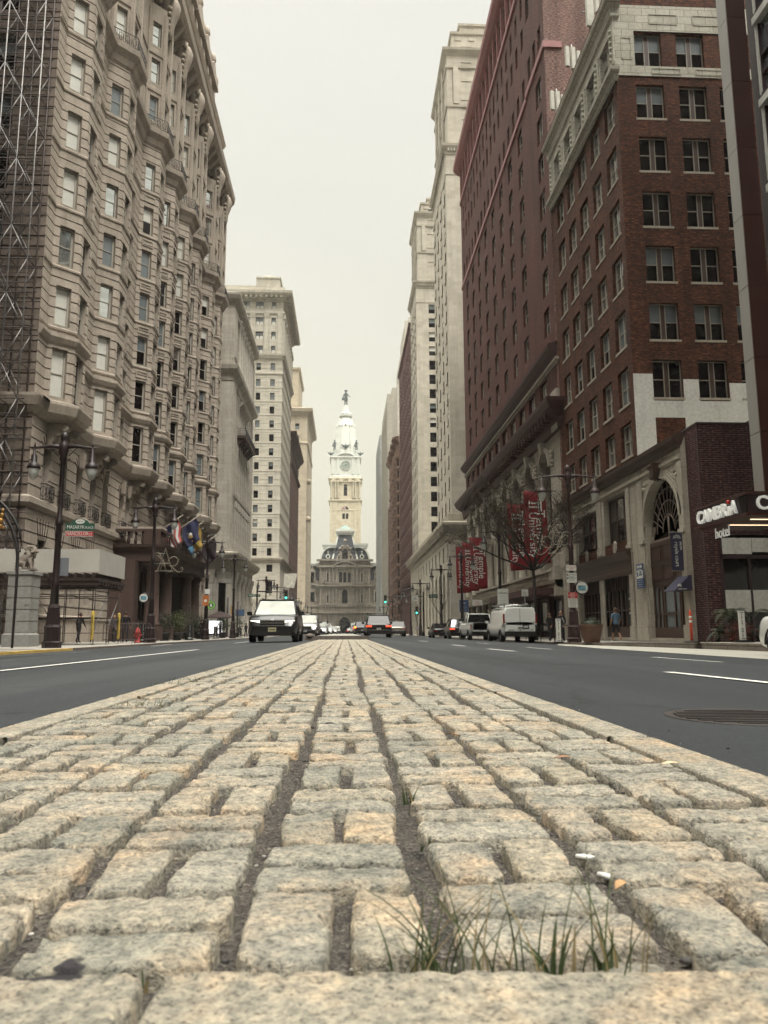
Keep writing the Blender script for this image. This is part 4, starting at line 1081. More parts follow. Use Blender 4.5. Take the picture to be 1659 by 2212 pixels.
C2.facade('base', (XR-.5, 189.2), (XR-.5, 172.4), 0, 16.4, [dict(us=[3+k*5.0 for k in range(3)], w=2.6, z=1.0, h=9.0, arch=True, gm=(3, 3), mats=WD, cols=2, rows=1, sill=.2)], .7, (.62, .07, .06, .4))
k2.sweep([(XR-.5, 189.2), (XR-.5, 172.4), (XR+20, 172.4)], [(0, 14.6), (.2, 15.6), (1.0, 16.2), (1.3, 17.2), (.2, 17.5), (.2, 18.6), (-.5, 18.7)], 1)
C2.finish(near=False)
# ================================================================ dark brown block and the row running to the square
S_BRN = stone('oxblood_brick_far', (.12, .055, .05), (.9, .3), .1, .15)
D1 = Building('oxblood_brick_block', 'dark oxblood brick block with narrow windows just beyond the two cream towers', (XR, 210, 0), mats=[S_BRN, S_TRIM])
D1.facade('wall', (XR, 232), (XR, 190), 0, 80, [dict(us=[2.5+k*3.4 for k in range(12)], w=1.3, z=8+z*3.8, h=2.2, gm=(3, 3), mats=WD, sill=.05) for z in range(18)], .15)
D1.facade('wall', (XR, 190), (XR+25, 190), 0, 80, [], .3)
D1.mb('cornice').sweep([(XR, 232), (XR, 190), (XR+25, 190)], [(0, 12), (.5, 12.4), (.6, 13), (0, 13.3)]); D1.mb('cornice').sweep([(XR, 232), (XR, 190), (XR+25, 190)], [(0, 79.0), (.4, 79.4), (.5, 80.2), (-1, 80.5)])
D1.finish(near=False)
S_RED = stone('ruddy_terracotta', (.27, .17, .13), (.9, .4), .12, .3)
D2 = Building('ruddy_bay_building', 'ruddy terracotta building with stacked projecting bays in the far row on the right', (XR, 255, 0), mats=[S_RED, S_TRIM])
pth = [(XR, 276)]
for k in range(5):
    y = 273-k*8.6; pth += [(XR, y), (XR-.9, y-1), (XR-.9, y-4.4), (XR, y-5.4)]
pth.append((XR, 232.3))
for a, b_ in zip(pth, pth[1:]):
    L = math.hypot(b_[0]-a[0], b_[1]-a[1])
    D2.facade('wall', a, b_, 0, 60, [dict(us=[L/2], w=min(1.6, L*.6), z=6+z*3.8, h=2.3, gm=(3, 3), mats=WD, sill=.1) for z in range(13)] if L > 1.2 else [], .3)
D2.facade('wall', (XR, 232.3), (XR+20, 232.3), 0, 60, [], .3)
for z in range(14): D2.mb('cornice').sweep(pth, [(0, 5+z*3.8), (.25, 5.15+z*3.8), (.25, 5.4+z*3.8), (0, 5.5+z*3.8)])
D2.mb('cornice').sweep(pth, [(0, 58.6), (.8, 59.4), (1.3, 60.2), (1.3, 60.8), (-1, 61)]); D2.mb('cornice').box(XR+.2, XR+20, 232.5, 275.8, 58, 60.3)
D2.finish(near=False)
S_PNB = stone('grey_limestone_far', (.48, .45, .38), (1.2, .6), .06, .15)
D3 = Building('grey_limestone_tower', 'pale grey limestone tower with plain square windows and clipped top, far right', (XR, 320, 0), 'tower', mats=[S_PNB, S_TRIM])
D3.facade('wall', (XR, 345), (XR, 300), 0, 96, [dict(us=[2.5+k*3.6 for k in range(12)], w=1.5, z=8+z*4.1, h=2.2, gm=(4, 3), mats=WD, sill=.05) for z in range(21)], .15)
D3.facade('wall', (XR, 300), (XR+30, 300), 0, 96, [dict(us=[4.3, 8.2, 12.6, 16.5], w=1.9, z=10+z*4.65, h=2.3, gm=(4, 4), mats=WD, sill=.12) for z in range(18)], .35)
for k in range(13): D3.mb('pier').box(XR-.3, XR, 300.3+k*3.6, 301.2+k*3.6, 10, 92)
d3 = D3.mb('setback'); d3.box(XR+2, XR+30, 301, 343, 96, 99); d3.box(XR+8, XR+26, 302, 340, 99, 115); d3.box(XR+9.5, XR+24, 303, 338, 115, 121); d3.box(XR+11, XR+22, 304, 336, 121, 125)
for k in range(5): d3.box(XR+9+k*3.4, XR+10+k*3.4, 301.6, 302, 99, 114, 1)
D3.finish(near=False)
D4 = Building('slab_tower', 'blank pale grey slab tower narrow and stepped, rightmost neighbour of the clock tower', (XR, 385, 0), 'tower', mats=[stone('pale_concrete_slab', (.42, .43, .41), (1.5, .9), .05, .1)])
D4.facade('wall', (XR-.2, 405), (XR-.2, 362), 0, 95, [dict(us=[2.5+k*3.2 for k in range(13)], w=1.1, z=6+z*4.2, h=2.4, gm=(4, 4), mats=WM, sill=0) for z in range(21)], .3)
D4.facade('wall', (XR-.2, 362), (XR+20, 362), 0, 95, [], .3)
D4.mb('wall').box(XR+1.5, XR+20, 363, 404, 94, 99)
for k in range(14): D4.mb('pier').box(XR-.55, XR-.2, 362.4+k*3.2, 363.1+k*3.2, 0, 95)
D4.finish(near=False)
# stepped art deco crown seen above the dark block
D5 = Building('art_deco_tower', 'white stepped art deco tower top showing above the dark oxblood block', (30, 260, 0), 'tower', mats=[stone('white_deco_limestone', (.55, .52, .45), (1.4, .7), .05, .12), G_DARK])
q = at(872, 820, Y=250.0); q2 = at(884, 700, Y=250.0)
d5 = D5.mb('wall')
zt = at(880, 690, Y=250.0).z
x0 = at(858, 830, Y=250.0).x; x1 = at(868, 760, Y=250.0).x; x2 = at(876, 700, Y=250.0).x
z1_ = at(860, 830, Y=250.0).z; z2_ = at(868, 755, Y=250.0).z
d5.box(x0, x0+34, 250, 280, 0, z1_); d5.box(x0+1.0, x0+32, 250.6, 279, z1_, z1_+5); d5.box(x1, x0+30, 251.5, 278, z1_, z2_); d5.box(x2-.6, x0+28, 252.5, 277, z2_, z2_+4)
D5.facade('crown', (x2, 276), (x2, 253.5), z2_, zt, [], .3); D5.facade('crown', (x2, 253.5), (x2+16, 253.5), z2_, zt, [dict(us=[2.3, 6.0, 9.7], w=1.5, z=z2_+6, h=zt-z2_-8, rows=5, gm=(3, 3), mats=WD, sill=0)], .6)
d5.box(x2+.3, x2+15.7, 253.8, 275, zt-.5, zt+.2); d5.box(x2+1.5, x2+14, 255, 273, zt, zt+3)
for k in range(4): d5.box(x2+k*3.7-.1, x2+k*3.7+1.1, 253.0, 253.5, z2_, zt+.8)
D5.finish(near=False)
# plain block between the far towers and the back fills
D6 = Building('brown_low_block', 'plain brown street block between the ruddy bay building and the pale tower', (XR, 288, 0), mats=[S_BRN])
D6.facade('wall', (XR+.1, 299.8), (XR+.1, 276.2), 0, 48, [dict(us=[3+k*4 for k in range(5)], w=1.6, z=6+z*4, h=2.3, gm=(3, 3), mats=WD) for z in range(10)], .3)
D6.facade('wall', (XR+.1, 276.2), (XR+18, 276.2), 0, 48, [], .3); D6.mb('roof').box(XR+.2, XR+18, 276.4, 299.7, 47, 48)
D6.finish(near=False)
# ================================================================ the city hall at the end of the street
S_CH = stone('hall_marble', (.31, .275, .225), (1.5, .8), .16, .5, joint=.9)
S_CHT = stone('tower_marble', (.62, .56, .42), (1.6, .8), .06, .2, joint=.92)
S_CHW = stone('white_painted_iron', (.66, .68, .62), None, .04, .1)
S_SLT = plain('hall_slate', (.045, .05, .06), .6, var=.15)
M_BRZ = plain('dark_bronze', (.05, .075, .07), .5, metal=.2, var=.2)
M_GRN = plain('verdigris', (.17, .25, .22), .6, var=.2)
HX, HY = -.5, 415.0
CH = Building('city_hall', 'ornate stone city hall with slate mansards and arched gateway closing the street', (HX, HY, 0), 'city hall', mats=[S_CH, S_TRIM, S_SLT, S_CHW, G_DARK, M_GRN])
def hz(py): return at(745, py, Y=HY).z
def pavw(x0, x1, y, z0, z1, ops, part='wall', rec=.8):
    H_ = CH.mb(part); wall(H_, (x0, y), (x1, y), z0, z1, ops, rec)
# outer wings
W0, W1 = HX-60, HX+60
for s_ in (-1, 1):
    xa, xb = (W0, HX-13.8) if s_ < 0 else (HX+13.8, W1)
    L = xb-xa
    cs = [L-3.7-k*9 for k in range(5)] if s_ < 0 else [3.7+k*9 for k in range(5)]
    CH.facade('wall', (xa, HY+2), (xb, HY+2), 0, 26.5, [dict(us=cs, w=2.0, z=3.5, h=5.2, gm=(3, 3), mats=WD), dict(us=cs, w=2.2, z=16.5, h=5.4, gm=(3, 3), mats=WD)], .8)
    CH.facade('attic', (xa, HY+2.2), (xb, HY+2.2), 26.5, 28.3, [], .5)
    m_ = CH.mb('mansard')
    m_.hexa([(xa, HY+2.4, 28), (xb, HY+2.4, 28), (xb, HY+20, 28), (xa, HY+20, 28), (xa, HY+4.5, 36.2), (xb, HY+4.5, 36.2), (xb, HY+20, 36.2), (xa, HY+20, 36.2)], 2)
    k_ = CH.mb('cornice')
    for z, d in ((10.6, .5), (14.2, .7), (24.6, .6), (25.6, 1.2)): k_.box(xa, xb, HY+2-d, HY+2, z, z+.7, 0)
    k_.box(xa, xb, HY+3.2, HY+20, 36.2, 37.0, 3); k_.box(xa, xb, HY+2.9, HY+20, 37.0, 37.9, 3)
    for c in cs:
        x = xa+c
        dm = CH.mb('dormer'); dm.box(x-1.6, x-.9, HY+1.6, HY+4, 27, 32.6, 0); dm.box(x+.9, x+1.6, HY+1.6, HY+4, 27, 32.6, 0); dm.box(x-.9, x+.9, HY+2.2, HY+4, 27, 31.5, 4)
        dm.hexa([(x-2, HY+1.4, 32.6), (x+2, HY+1.4, 32.6), (x+2, HY+5, 32.6), (x-2, HY+5, 32.6), (x-.3, HY+1.6, 35), (x+.3, HY+1.6, 35), (x+.3, HY+5, 35), (x-.3, HY+5, 35)], 0)
        dm.ball((x, HY+2, 35.3), .5, 4, 0)
        for q in (-1.9, 1.9): k_.lathe([(.45, 0), (.4, .5), (.36, 6), (.5, 6.6)], 8, 0, (x+q, HY+1.7, 16.6)); k_.box(x+q-.5, x+q+.5, HY+1.3, HY+2, 0, 10.4, 0)
        dm.ball((x+4.5, HY+2.6, 33.5), 1.0, 5, 4, 1.9)
# centre pavilion
def win_u(cx): return cx-(HX-13.8)
cx_ = HX
ops = [(win_u(cx_-3.1), win_u(cx_+3.1), 0, 8.6, True)]
CH.facade('wall', (HX-13.8, HY), (HX+13.8, HY), 0, 10.8, [dict(us=[13.8], w=6.0, z=0.02, h=8.4, arch=True, nowin=True), dict(us=[4.2, 23.4], w=1.7, z=2.4, h=4.2, gm=(3, 3), mats=WD)], 1.2)
CH.facade('wall', (HX-13.8, HY), (HX+13.8, HY), 10.8, 25.3, [dict(us=[13.8], w=2.9, z=15.7, h=7.4, arch=True, gm=(3, 3), mats=WD, cols=2), dict(us=[4.2, 23.4], w=1.6, z=16.4, h=3.6, gm=(3, 3), mats=WD)], 1.0)
CH.facade('wall', (HX-13.8, HY), (HX+13.8, HY), 25.3, 35.4, [dict(us=[11.5, 13.8, 16.1], w=1.7, z=27.0, h=5.6, arch=True, gm=(3, 3), mats=WD), dict(us=[4.2, 23.4], w=1.6, z=27.2, h=4.8, arch=True, gm=(3, 3), mats=WD)], 1.0)
k_ = CH.mb('cornice')
for z, d, h in ((10.0, .5, .5), (10.6, 1.1, .6), (13.9, .6, .9), (24.2, .8, .5), (24.9, 1.5, .8), (34.6, .6, .5), (35.2, 1.4, 1.0), (38.6, 1.5, .9)):
    k_.box(HX-13.8-d, HX+13.8+d, HY-d, HY+4, z, z+h, 0)
k_.box(HX-13.8, HX+13.8, HY+.3, HY+4, 36, 38.7, 0)
col_ = CH.mb('column')
for z0, h in ((0.0, 9.6), (14.9, 8.6), (26.2, 8.0)):
    for x in (-12.9, -9.9, -8.3, -6.4, -4.6, 4.6, 6.4, 8.3, 9.9, 12.9):
        if abs(x) == 6.4 and z0 == 0: continue
        col_.box(HX+x-.65, HX+x+.65, HY-1.4, HY, z0, z0+1.1, 0); col_.lathe([(.48, 1.1), (.44, 1.4), (.42, h*.6), (.36, h-.9), (.55, h-.2), (.6, h)], 10, 0, (HX+x, HY-.75, z0))
# segmental pediment
for q in range(16):
    a0, a1 = PI*(.08+.84*q/16), PI*(.08+.84*(q+1)/16)
    f = lambda a, r, y: (HX+math.cos(a)*r*1.25, y, 33.4+math.sin(a)*r*.83)
    k_.hexa([f(a0, 5.3, HY-1.8), f(a0, 6.2, HY-1.8), f(a0, 6.2, HY), f(a0, 5.3, HY), f(a1, 5.3, HY-1.8), f(a1, 6.2, HY-1.8), f(a1, 6.2, HY), f(a1, 5.3, HY)], 0)
sc_ = CH.mb('sculpture')
for x, z in ((-2.2, 35.9), (-1, 36.5), (0, 36.9), (1.1, 36.4), (2.3, 35.8), (-10.8, 28.2), (10.8, 28.2), (-11.3, 27.2), (11.2, 27.2), (-3.2, 41.5), (3.2, 41.5)): sc_.ball((HX+x, HY-.9, z), .62, 5, 0, 1.3)
for x in (-2.8, -1.4, 1.4, 2.8): sc_.ball((HX+x, HY-.5, 47.5-abs(x)*.8), .7, 5, 0, 1.3)
sc_.ball((HX, HY-.5, 49.6), .9, 6, 0, 1.2)
# steep centre roof
mr = CH.mb('mansard')
zb, zt = hz(1211), hz(1153.5)
mr.hexa([(HX-7.0, HY+.5, zb), (HX+7.0, HY+.5, zb), (HX+7.0, HY+16, zb), (HX-7.0, HY+16, zb), (HX-3.9, HY+4, zt), (HX+3.9, HY+4, zt), (HX+3.9, HY+13, zt), (HX-3.9, HY+13, zt)], 2)
for s_ in (-1, 1):   # pale hip rolls
    P = [(HX+s_*6.4, HY+.3, zb), (HX+s_*7.3, HY+.3, zb), (HX+s_*7.3, HY+1.3, zb), (HX+s_*6.4, HY+1.3, zb), (HX+s_*3.5, HY+3.8, zt), (HX+s_*4.2, HY+3.8, zt), (HX+s_*4.2, HY+4.8, zt), (HX+s_*3.5, HY+4.8, zt)]
    if s_ < 0: P = [P[1], P[0], P[3], P[2], P[5], P[4], P[7], P[6]]
    mr.hexa(P, 3)
mr.box(HX-4.6, HX+4.6, HY+3.2, HY+14, zt, zt+.8, 3); mr.box(HX-5.2, HX+5.2, HY+2.6, HY+14.4, zt+.8, zt+2.4, 3); mr.box(HX-4.8, HX+4.8, HY+3, HY+14, zt+2.4, zt+3.2, 3)
for k in range(13): mr.box(HX-5.1+k*.82, HX-4.7+k*.82, HY+2.3, HY+2.6, zt+1.0, zt+1.9, 0)
mr.hexa([(HX-3.4, HY+4, zt+3.2), (HX+3.4, HY+4, zt+3.2), (HX+3.4, HY+12, zt+3.2), (HX-3.4, HY+12, zt+3.2), (HX-.4, HY+7.6, zt+5.9), (HX+.4, HY+7.6, zt+5.9), (HX+.4, HY+8.6, zt+5.9), (HX-.4, HY+8.6, zt+5.9)], 5)
# dormer on the steep roof
dm = CH.mb('dormer')
for s_ in (-1, 1):
    dm.box(HX+s_*2.3-.75, HX+s_*2.3+.75, HY-.6, HY+2, zb, zb+6.4, 0); dm.lathe([(1.2, 0), (.9, .5), (.5, 1.7), (.15, 2.6)], 8, 0, (HX+s_*3.9, HY, zb))
dm.box(HX-1.6, HX+1.6, HY-.2, HY+3, zb, zb+5.6, 4)
K = 12
for q in range(K):
    a0, a1 = PI*q/K, PI*(q+1)/K; f = lambda a, r, y: (HX+math.cos(a)*r, y, zb+5.0+math.sin(a)*r*1.25)
    dm.hexa([f(a0, 1.3, HY-.6), f(a0, 2.9, HY-.6), f(a0, 2.9, HY+2), f(a0, 1.3, HY+2), f(a1, 1.3, HY-.6), f(a1, 2.9, HY-.6), f(a1, 2.9, HY+2), f(a1, 1.3, HY+2)], 0)
dm.box(HX-1.6, HX+1.6, HY-.5, HY+.0, zb, zb+.6, 0)
# curved side roofs with round ox-eye dormers
for s_ in (-1, 1):
    K = 8; pts = []
    for q in range(K+1):
        t = PI/2*q/K; pts.append((7.0+5.6*math.cos(t)+.2, zb+7.2*math.sin(t)))
    for q in range(K):
        (xa, za), (xb, zb2) = pts[q], pts[q+1]
        P = [(HX+s_*4, HY+1, za), (HX+s_*xa, HY+1, za), (HX+s_*xa, HY+16, za), (HX+s_*4, HY+16, za), (HX+s_*4, HY+1+.25*q, zb2), (HX+s_*xb, HY+1+.25*q, zb2), (HX+s_*xb, HY+16, zb2), (HX+s_*4, HY+16, zb2)]
        if s_ < 0: P = [P[1], P[0], P[3], P[2], P[5], P[4], P[7], P[6]]
        mr.hexa(P, 2)
        O = [(HX+s_*xa, HY+.7, za), (HX+s_*(xa+.9), HY+.7, za), (HX+s_*(xa+.9), HY+2.2, za), (HX+s_*xa, HY+2.2, za), (HX+s_*xb, HY+.7, zb2), (HX+s_*(xb+.9), HY+.7, zb2), (HX+s_*(xb+.9), HY+2.2, zb2), (HX+s_*xb, HY+2.2, zb2)]
        if s_ < 0: O = [O[1], O[0], O[3], O[2], O[5], O[4], O[7], O[6]]
        mr.hexa(O, 3)
    xa = HX+s_*9.6; mr.box(min(HX+s_*5.2, HX+s_*11.9), max(HX+s_*5.2, HX+s_*11.9), HY+1.6, HY+16, zb+7.2, zb+8.4, 3); mr.box(min(HX+s_*4.8, HX+s_*12.6), max(HX+s_*4.8, HX+s_*12.6), HY+1.2, HY+16.4, zb+8.4, zb+9.6, 3)
    RX = Matrix.Translation((HX+s_*9.2, HY+.9, zb+2.3)) @ Matrix.Rotation(PI/2, 4, 'X')
    dm.lathe([(1.25, -.6), (1.25, .3), (.75, .45), (.7, .1)], 12, 3, M=RX); dm.lathe([(.65, -.1), (.65, .2)], 12, 4, M=RX); dm.lathe([(.5, 0), (.2, 1.3), (.1, 2.2)], 6, 3, (HX+s_*9.2, HY+.9, zb+3.4)); dm.box(HX+s_*9.2-1.3, HX+s_*9.2+1.3, HY+.4, HY+1.4, zb, zb+1.0, 3)
# passage gate
gt = CH.mb('gateway'); gt.box(HX-3, HX+3, HY+1.6, HY+1.7, 0, 8.6, 4)
for k in range(5): gt.box(HX-2.6+k*1.25, HX-2.5+k*1.25, HY+1.4, HY+1.55, 0, 6.5, 1)
gt.box(HX-3, HX+3, HY+1.4, HY+1.55, 5.2, 5.5, 1)
CH.parts['gateway'] = (gt, [S_CH, M_IRON, S_SLT, S_CHW, G_DARK])
CH.mb('roof').box(W0, W1, HY+5, HY+60, 0, 36.5, 0)
CH.finish(near=False)
# little dome beyond the right wing
q = at(822, 1195, Y=450.0)

TX, TY = -.5, 514.0
def tz(py): return at(748, py, Y=TY).z
P4 = lambda y: 829.5+.24*y
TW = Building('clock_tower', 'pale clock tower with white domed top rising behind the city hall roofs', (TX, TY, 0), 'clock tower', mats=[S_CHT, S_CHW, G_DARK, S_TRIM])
hw = 10.3
def sq(x, y, r): return [(x-r, y+r), (x-r, y-r), (x+r, y-r), (x+r, y+r)]
def tri(z0, z1, part, r, ops_u, m=0):
    L = 2*r
    for a, b in (((TX-r, TY-r), (TX+r, TY-r)), ((TX-r, TY+r), (TX-r, TY-r)), ((TX+r, TY-r), (TX+r, TY+r))):
        wall(TW.mb(part), a, b, z0, z1, ops_u, .8, None, m)
zbelt, zc, zclk, zdb = tz(P4(1075)), tz(P4(885)), tz(P4(690)), tz(P4(612))
tri(0, tz(P4(1160)), 'shaft', hw, [(hw-2, hw-.3, tz(P4(1235)), tz(P4(1185))), (hw+.3, hw+2, tz(P4(1235)), tz(P4(1185)))])
tri(tz(P4(1160)), zbelt, 'shaft', hw, [(hw-2.2, hw+2.2, tz(P4(1158)), tz(P4(1122)), True)])
tri(zbelt, zc, 'shaft', hw-.2, [(hw-1.4, hw+1.0, tz(P4(1030)), tz(P4(925)), True)])
sh = TW.mb('shaft')
sh.box(TX-7, TX+7, TY-hw+.7, TY, 40, zc, 2)
for x in (-9.4, -6.6, 6.6, 9.4):
    sh.box(TX+x-.9, TX+x+.9, TY-hw-.35, TY-hw, 40, zbelt, 0)
    sh.lathe([(.62, 0), (.55, 1), (.5, zc-zbelt-3.2), (.7, zc-zbelt-2)], 10, 0, (TX+x, TY-hw-.5, zbelt+1.2))
for x in (-5, 5): sh.lathe([(.62, 0), (.55, 1), (.5, zc-zbelt-3.2), (.7, zc-zbelt-2)], 10, 0, (TX+x, TY-hw-.5, zbelt+1.2))
kk = TW.mb('cornice')
S4 = sq(TX, TY, hw)[0:1]+sq(TX, TY, hw)[1:]
ring4 = [(TX-hw, TY+hw), (TX-hw, TY-hw), (TX+hw, TY-hw), (TX+hw, TY+hw)]
kk.sweep(ring4, [(0, zbelt-.8), (.5, zbelt-.6), (.9, zbelt), (1.0, zbelt+.7), (0, zbelt+1.2)], 0)
kk.sweep(ring4, [(0, tz(P4(1162))), (.3, tz(P4(1162))+.1), (.3, tz(P4(1162))+.6), (0, tz(P4(1162))+.8)], 0)
kk.sweep(ring4, [(0, zc-2.2), (.4, zc-1.9), (.5, zc-.6), (1.1, zc+.1), (1.2, zc+.9), (0, zc+1.4)], 0)
for x in (-8, -3, 3, 8): kk.box(TX+x-1.3, TX+x+1.3, TY-hw-1.2, TY-hw, zc-1.9, zc+1.0, 0)
# clock stage
ck = TW.mb('clock_stage'); r_ = hw-.6
for a, b in (((TX-r_, TY-r_), (TX+r_, TY-r_)), ((TX-r_, TY+r_), (TX-r_, TY-r_)), ((TX+r_, TY-r_), (TX+r_, TY+r_))): wall(ck, a, b, zc+1, zclk+1.2, [], .4, None, 1)
for x in (-8.6, -4.9, 4.9, 8.6): ck.box(TX+x-.8, TX+x+.8, TY-r_-.5, TY-r_, zc+3.5, zclk-.5, 1)
rg = [(TX-r_, TY+r_), (TX-r_, TY-r_), (TX+r_, TY-r_), (TX+r_, TY+r_)]
ck.sweep(rg, [(0, zclk-.8), (.6, zclk-.5), (1.0, zclk), (1.0, zclk+.6), (0, zclk+1)], 1); ck.sweep(rg, [(0, zc+1.2), (.6, zc+1.4), (.6, zc+2.4), (0, zc+2.8)], 1)
for q in range(14):
    a0, a1 = PI*(.1+.8*q/14), PI*(.1+.8*(q+1)/14); f = lambda a, r, y: (TX+math.cos(a)*r*1.2, y, zclk-.9+math.sin(a)*r*.72)
    ck.hexa([f(a0, 5.0, TY-r_-.9), f(a0, 5.8, TY-r_-.9), f(a0, 5.8, TY-r_+1), f(a0, 5.0, TY-r_+1), f(a1, 5.0, TY-r_-.9), f(a1, 5.8, TY-r_-.9), f(a1, 5.8, TY-r_+1), f(a1, 5.0, TY-r_+1)], 1)
ck.box(TX-5, TX+5, TY-r_+.1, TY, zclk+.5, zclk+2.6, 1); ck.box(TX-r_, TX+r_, TY-r_, TY+r_, zclk+.8, zclk+1.4, 1)
zcc = tz(P4(760))
M_CLK = plain('clock_glass', (.38, .43, .37), .4, var=.05)
cf = MB(); RC = Matrix.Translation((0, -r_-.25, zcc)) @ Matrix.Rotation(PI/2, 4, 'X')
cf.lathe([(3.45, -.2), (3.45, .25), (3.1, .3), (3.1, .12)], 28, 1, M=RC); cf.lathe([(3.1, 0), (3.1, .14)], 28, 0, M=RC)
for k in range(12):
    a = 2*PI*k/12; c, s_ = math.cos(a), math.sin(a); cf.tube([(c*2.25, -r_-.45, zcc+s_*2.25), (c*2.95, -r_-.45, zcc+s_*2.95)], .13, 4, 2)
for rr in (1.1, 2.1, 3.05): cf.tube([(rr*math.cos(i*PI/14), -r_-.42, zcc+rr*math.sin(i*PI/14)) for i in range(29)], .07, 4, 2)
co = cf.build('clock_face', [M_CLK, S_CHW, plain('clock_black', (.03, .035, .035), .5)], TW.root)
hd = MB(); hd.tube([(0, -r_-.55, zcc-.5), (0.05, -r_-.55, zcc+2.5)], [.12, .06], 5); hd.tube([(-.4, -r_-.6, zcc-.15), (2.2, -r_-.6, zcc+.75)], [.16, .08], 5)
hd.build('clock_hand', [plain('clock_black', (.03, .035, .035), .5)], co)
# dome: eight-sided, tapering, with ribs
dmz = [(9.3, zclk+1.2), (9.3, zdb), (8.9, zdb+.2), (8.3, tz(P4(560))), (7.6, tz(P4(500))), (6.9, tz(P4(430))), (6.3, tz(P4(390))), (5.0, tz(P4(350))), (4.0, tz(P4(320))), (3.6, tz(P4(305))), (4.0, tz(P4(300))), (4.1, tz(P4(268))), (3.6, tz(P4(266))), (2.4, tz(P4(255))), (1.9, tz(P4(225))), (1.5, tz(P4(200))), (1.3, 155.9)]
do = TW.mb('dome'); do.lathe(dmz, 8, 1, (TX, TY, 0), smooth=False)
for k in range(8):
    a = 2*PI*(k+.5)/8
    do.tube([(TX+math.cos(a)*r*1.02, TY+math.sin(a)*r*1.02, z) for r, z in dmz[2:9]], .35, 5, 1)
    b_ = 2*PI*k/8
    do.ball((TX+math.cos(b_)*6.1, TY+math.sin(b_)*6.1, tz(P4(385))), .75, 5, 1, 1.1); do.ball((TX+math.cos(b_)*6.6, TY+math.sin(b_)*6.6, tz(P4(385))), .38, 4, 2)
    do.lathe([(.6, 0), (.4, .8), (.1, 1.6)], 6, 1, (TX+math.cos(a)*7.0, TY+math.sin(a)*7.0, tz(P4(400))))
do.lathe([(4.5, 0), (4.6, .3), (4.6, .5)], 16, 1, (TX, TY, tz(P4(300))))
for k in range(24): do.tube([(TX+4.2*math.cos(k*PI/12), TY+4.2*math.sin(k*PI/12), tz(P4(298))), (TX+4.2*math.cos(k*PI/12), TY+4.2*math.sin(k*PI/12), tz(P4(268)))], .14, 4, 1)
TW.finish(near=False)

# bronze figures: statue on top, two standing groups and eagles round the dome foot
def figure(name, label, loc, h, arm=True, seated=False, group=None, cat='statue'):
    mb = MB(); k = h/7.5
    mb.lathe([(1.0*k, 0), (1.0*k, .15*k), (.2*k, .2*k)], 10, 0)
    for s_ in (-1, 1): mb.tube([(s_*.42*k, 0, .1*k), (s_*.45*k, 0, .6*k), (s_*.4*k, 0, 2.0*k), (s_*.3*k, 0, 3.6*k)], [.3*k, .24*k, .34*k, .45*k], 8)
    prof = [(.95, 2.2), (.9, 3.0), (.72, 3.9), (.78, 4.8), (.85, 5.4), (.5, 5.9), (.25, 6.1)]
    b0 = None
    for r, z in prof:
        b = len(mb.v)
        for q in range(12): a = 2*PI*q/12; mb.v.append((math.cos(a)*r*k, math.sin(a)*r*k*.7, z*k))
        if b0 is not None:
            for q in range(12): mb.face((b0+q, b0+(q+1) % 12, b+(q+1) % 12, b+q), 0, True)
        b0 = b
    mb.ball((0, 0, 6.55*k), .5*k, 6, 0, 1.15); mb.lathe([(.95*k, 0), (.9*k, .08*k), (.45*k, .12*k), (.4*k, .5*k), (.1*k, .55*k)], 12, 0, (0, 0, 6.85*k))
    mb.tube([(.8*k, 0, 5.3*k), (1.15*k, -.1*k, 4.5*k), (1.75*k, -.4*k, 4.0*k), (2.15*k, -.5*k, 3.85*k)], [.3*k, .24*k, .16*k, .1*k], 8)
    mb.tube([(-.8*k, 0, 5.3*k), (-1.2*k, 0, 4.3*k), (-1.35*k, -.3*k, 3.3*k)], [.3*k, .25*k, .15*k], 8)
    mb.hexa([(-1.9*k, -.5*k, 2.1*k), (-.8*k, -.5*k, 2.3*k), (-.8*k, 0, 2.3*k), (-1.9*k, 0, 2.1*k), (-1.9*k, -.4*k, 3.4*k), (-1.0*k, -.4*k, 3.6*k), (-1.0*k, 0, 3.6*k), (-1.9*k, 0, 3.4*k)], 0)
    o = mb.build(name, [M_BRZ]); o.location = loc; return tag(o, label, cat, group)
figure('statue', 'bronze figure in a broad hat on the very top of the clock tower', (TX, TY, 155.8), 11.0)
g1 = figure('bronze_figure', 'standing bronze figure at the left foot of the tower dome', (TX-7.4, TY-7.4, zdb), 6.6, group='bronzes at the foot of the tower dome')
g2 = figure('bronze_figure', 'standing bronze figure at the right foot of the tower dome', (TX+7.2, TY-7.4, zdb), 6.6, group='bronzes at the foot of the tower dome')
def eagle(label, loc, k):
    mb = MB(); mb.ball((0, 0, 1.0*k), .55*k, 6, 0, 1.4); mb.ball((0, -.3*k, 1.95*k), .28*k, 5, 0)
    for s_ in (-1, 1):
        mb.hexa([(s_*.2*k, .2*k, .5*k), (s_*1.1*k, .2*k, 1.0*k), (s_*1.1*k, .35*k, 1.0*k), (s_*.2*k, .35*k, .5*k), (s_*.2*k, .2*k, 1.5*k), (s_*1.9*k, .2*k, 2.1*k), (s_*1.9*k, .35*k, 2.1*k), (s_*.2*k, .35*k, 1.5*k)])
        mb.tube([(s_*.25*k, 0, 0), (s_*.25*k, 0, .5*k)], .12*k, 5)
    o = mb.build('bronze_eagle', [M_BRZ]); o.location = loc; return tag(o, label, 'statue', 'bronze eagles on the clock tower')
eagle('bronze eagle with raised wings centred above the clock', (TX, TY-9.3, zdb-.2), 1.7)
eagle('small bronze eagle on the left corner of the clock stage', (TX-r_-.2, TY-r_, zclk+1), 1.3)
eagle('small bronze eagle on the right corner of the clock stage', (TX+r_+.2, TY-r_, zclk+1), 1.3)
